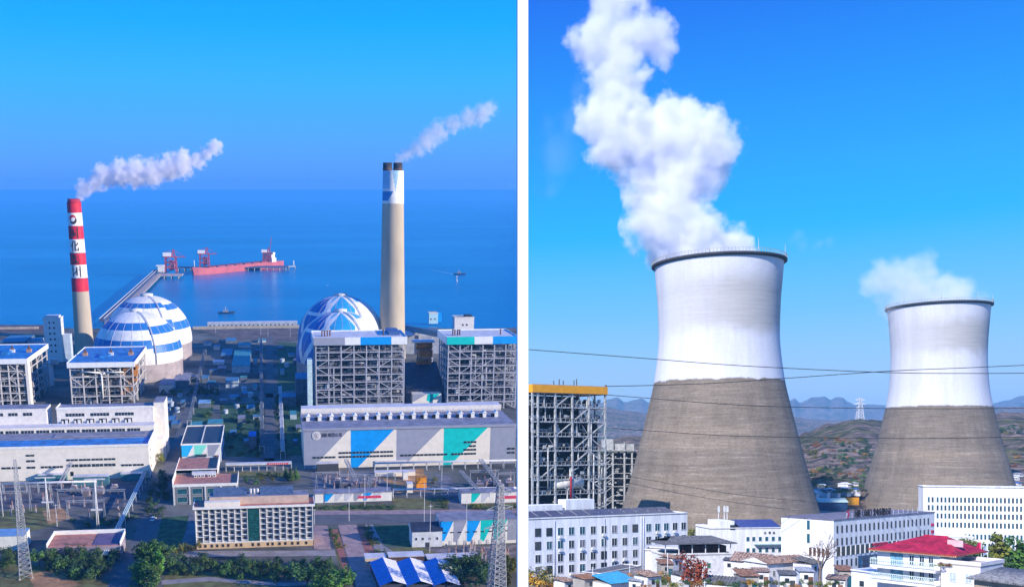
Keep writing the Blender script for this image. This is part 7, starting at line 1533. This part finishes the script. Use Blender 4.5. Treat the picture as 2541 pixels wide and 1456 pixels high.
# bare tree
rr_ = random.Random(8); b = MB()
def branch(p, d, ln, r, lv):
    q = p + d * ln; b.tube(p, q, r, 0, r * .62, seg=6, caps=False)
    if lv == 0: return
    for _ in range(3 if lv > 1 else 4):
        nd_ = (d + Vector((rr_.gauss(0, .5), rr_.gauss(0, .5), rr_.gauss(.12, .25)))).normalized(); branch(q - d * ln * rr_.uniform(0, .35), nd_, ln * rr_.uniform(.55, .85), r * .58, lv - 1)
branch(Vector((0, 0, 0)), Vector((.05, 0, 1)), 3.3, .24, 5)
single('bare_tree', b, mat('winter_bark', (.20, .155, .125), .95, .3, 2.), 'leafless brown-branched tree in front of the company office', 'tree', loc=((2032 - CX) / F * 148, 148, Z(1456, 148) - .6))
# scrub on the hillside
for k, (px, py) in enumerate(scatter([(1990, 1105), (2060, 1085), (2165, 1085), (2170, 1195), (2100, 1198), (2010, 1196)], 110, 7, 31)):
    # find the hillside point seen at this picture position
    Y = 440.0
    while Y < 815 and HR - (py - CY) * Y / F > ground_z(px, Y): Y += 4
    h = random.uniform(6, 15) * Y / F; tree('shrub', 'bush' if k % 3 else 'round', ((px - CX) / F * Y, Y, ground_z(px, Y) - .3), h, (DGREEN, YGREEN, GREEN, ORL, DGREEN)[k % 5], 'shrub or small tree on the hillside between the cooling towers', 'hillside shrubs between the towers', 1 + k % 4, random.uniform(1.0, 1.5))
for k, (px, py) in enumerate(scatter([(2478, 1060), (2560, 1050), (2560, 1160), (2508, 1160)], 16, 9, 32)):
    Y = 440.0
    while Y < 815 and HR - (py - CY) * Y / F > ground_z(px, Y): Y += 4
    tree('shrub', 'bush', ((px - CX) / F * Y, Y, ground_z(px, Y) - .3), random.uniform(8, 15) * Y / F, (DGREEN, YGREEN, ORL)[k % 3], 'shrub on the hillside right of the smaller cooling tower', 'hillside shrubs right of the smaller tower', 1 + k % 4, 1.3)
for k, (px, py) in enumerate(scatter([(2005, 1205), (2150, 1196), (2150, 1262), (2012, 1262)], 26, 10, 33)):
    p = hillpoint(px, py); Y = p.y; tree('shrub', 'bush', tuple(p), random.uniform(9, 15) * Y / F, (GREEN, DGREEN, YGREEN)[k % 3], 'green shrub among the village houses between the towers', 'shrubs among the village houses', 1 + k % 4, 1.3)
# ------------------------------------------------------------------ both places end at the pillar: trim what would reach past it
def chain(o):
    M = Matrix.LocRotScale(o.location, o.rotation_euler, o.scale)
    return M if o.parent is None else chain(o.parent) @ M
def trim(coll, no, co, skip=()):
    for o in list(coll.objects):
        if o.type != 'MESH' or o.name in skip or o.modifiers: continue
        M = chain(o); inv = M.inverted(); bb = [M @ Vector(c) for c in o.bound_box]
        sd = [(p - co).dot(no) for p in bb]
        if max(sd) <= 0: continue
        if min(sd) >= 0:
            if not kids_all.get(o.name): bpy.data.objects.remove(o)
            continue
        me = o.data.copy(); bm = bmesh.new(); bm.from_mesh(me); pl = (M.to_3x3().transposed() @ no).normalized()
        r = bmesh.ops.bisect_plane(bm, geom=bm.verts[:] + bm.edges[:] + bm.faces[:], plane_co=inv @ co, plane_no=pl, clear_outer=True)
        ed = [e for e in r['geom_cut'] if isinstance(e, bmesh.types.BMEdge)]
        if ed and len(bm.faces) < 4000: bmesh.ops.holes_fill(bm, edges=ed, sides=0)
        bm.to_mesh(me); bm.free(); o.data = me
kids_all = {}
for o in bpy.data.objects:
    if o.parent: kids_all[o.parent.name] = True
trim(COL_L, _n, CAM, ('sea', 'ground'))
trim(COL_R, -(Vector((F, -(1311.0 - CX), 0)).normalized()), Vector((0, 0, HR)), ('dividing_pillar', 'ground', 'hills'))
# ------------------------------------------------------------------ set the valley into its place
for o in list(COL_R.objects):
    if o.parent is None: o.matrix_basis = MR @ o.matrix_basis
# ------------------------------------------------------------------ air: a thin blue haze round each of the two places
def haze(coll, box, rz, M, density, colour):
    CUR[0] = coll; b = MB(); b.box(*box); m = bpy.data.materials.new('air'); m.use_nodes = True; n = m.node_tree.nodes; n.clear()
    ou = n.new('ShaderNodeOutputMaterial'); pv = n.new('ShaderNodeVolumePrincipled'); pv.inputs['Color'].default_value = (*colour, 1); pv.inputs['Density'].default_value = density; pv.inputs['Density Attribute'].default_value = ''
    m.node_tree.links.new(pv.outputs[0], ou.inputs['Volume'])
    o = single('haze', b, m, kind='stuff'); o.matrix_basis = M @ Matrix.Rotation(rz, 4, 'Z')
haze(COL_R, (.05, 6200, -20, 7200, -80, 340), -atan((1311.0 - CX) / F), MR, 1.35e-4, (.24, .60, 1))
# the left box: its right-hand face runs along the pillar
b = MB(); zlo, zhi, y0, y1 = -8.0, 262.0, -20.0, 14000.0
P = lambda x, y, z: (x, y, z)
q = [P(-1.1 * 14000, y0, zlo), P(EX(y0, zlo) - .1, y0, zlo), P(EX(y1, zlo) - .1, y1, zlo), P(-1.1 * 14000, y1, zlo), P(-1.1 * 14000, y0, zhi), P(EX(y0, zhi) - .1, y0, zhi), P(EX(y1, zhi) - .1, y1, zhi), P(-1.1 * 14000, y1, zhi)]
for k in ((0, 3, 2, 1), (4, 5, 6, 7), (0, 1, 5, 4), (1, 2, 6, 5), (2, 3, 7, 6), (3, 0, 4, 7)): b.face([q[i] for i in k])
CUR[0] = COL_L; m = bpy.data.materials.new('sea_air'); m.use_nodes = True; n = m.node_tree.nodes; n.clear(); ou = n.new('ShaderNodeOutputMaterial'); pv = n.new('ShaderNodeVolumePrincipled'); pv.inputs['Color'].default_value = (.12, .48, 1, 1); pv.inputs['Density'].default_value = 8.0e-5; pv.inputs['Density Attribute'].default_value = ''
m.node_tree.links.new(pv.outputs[0], ou.inputs['Volume']); single('haze', b, m, kind='stuff')
me = bpy.data.objects['haze.001'].data; bm = bmesh.new(); bm.from_mesh(me); bmesh.ops.remove_doubles(bm, verts=bm.verts[:], dist=.001); bmesh.ops.recalc_face_normals(bm, faces=bm.faces[:]); bm.to_mesh(me); bm.free()
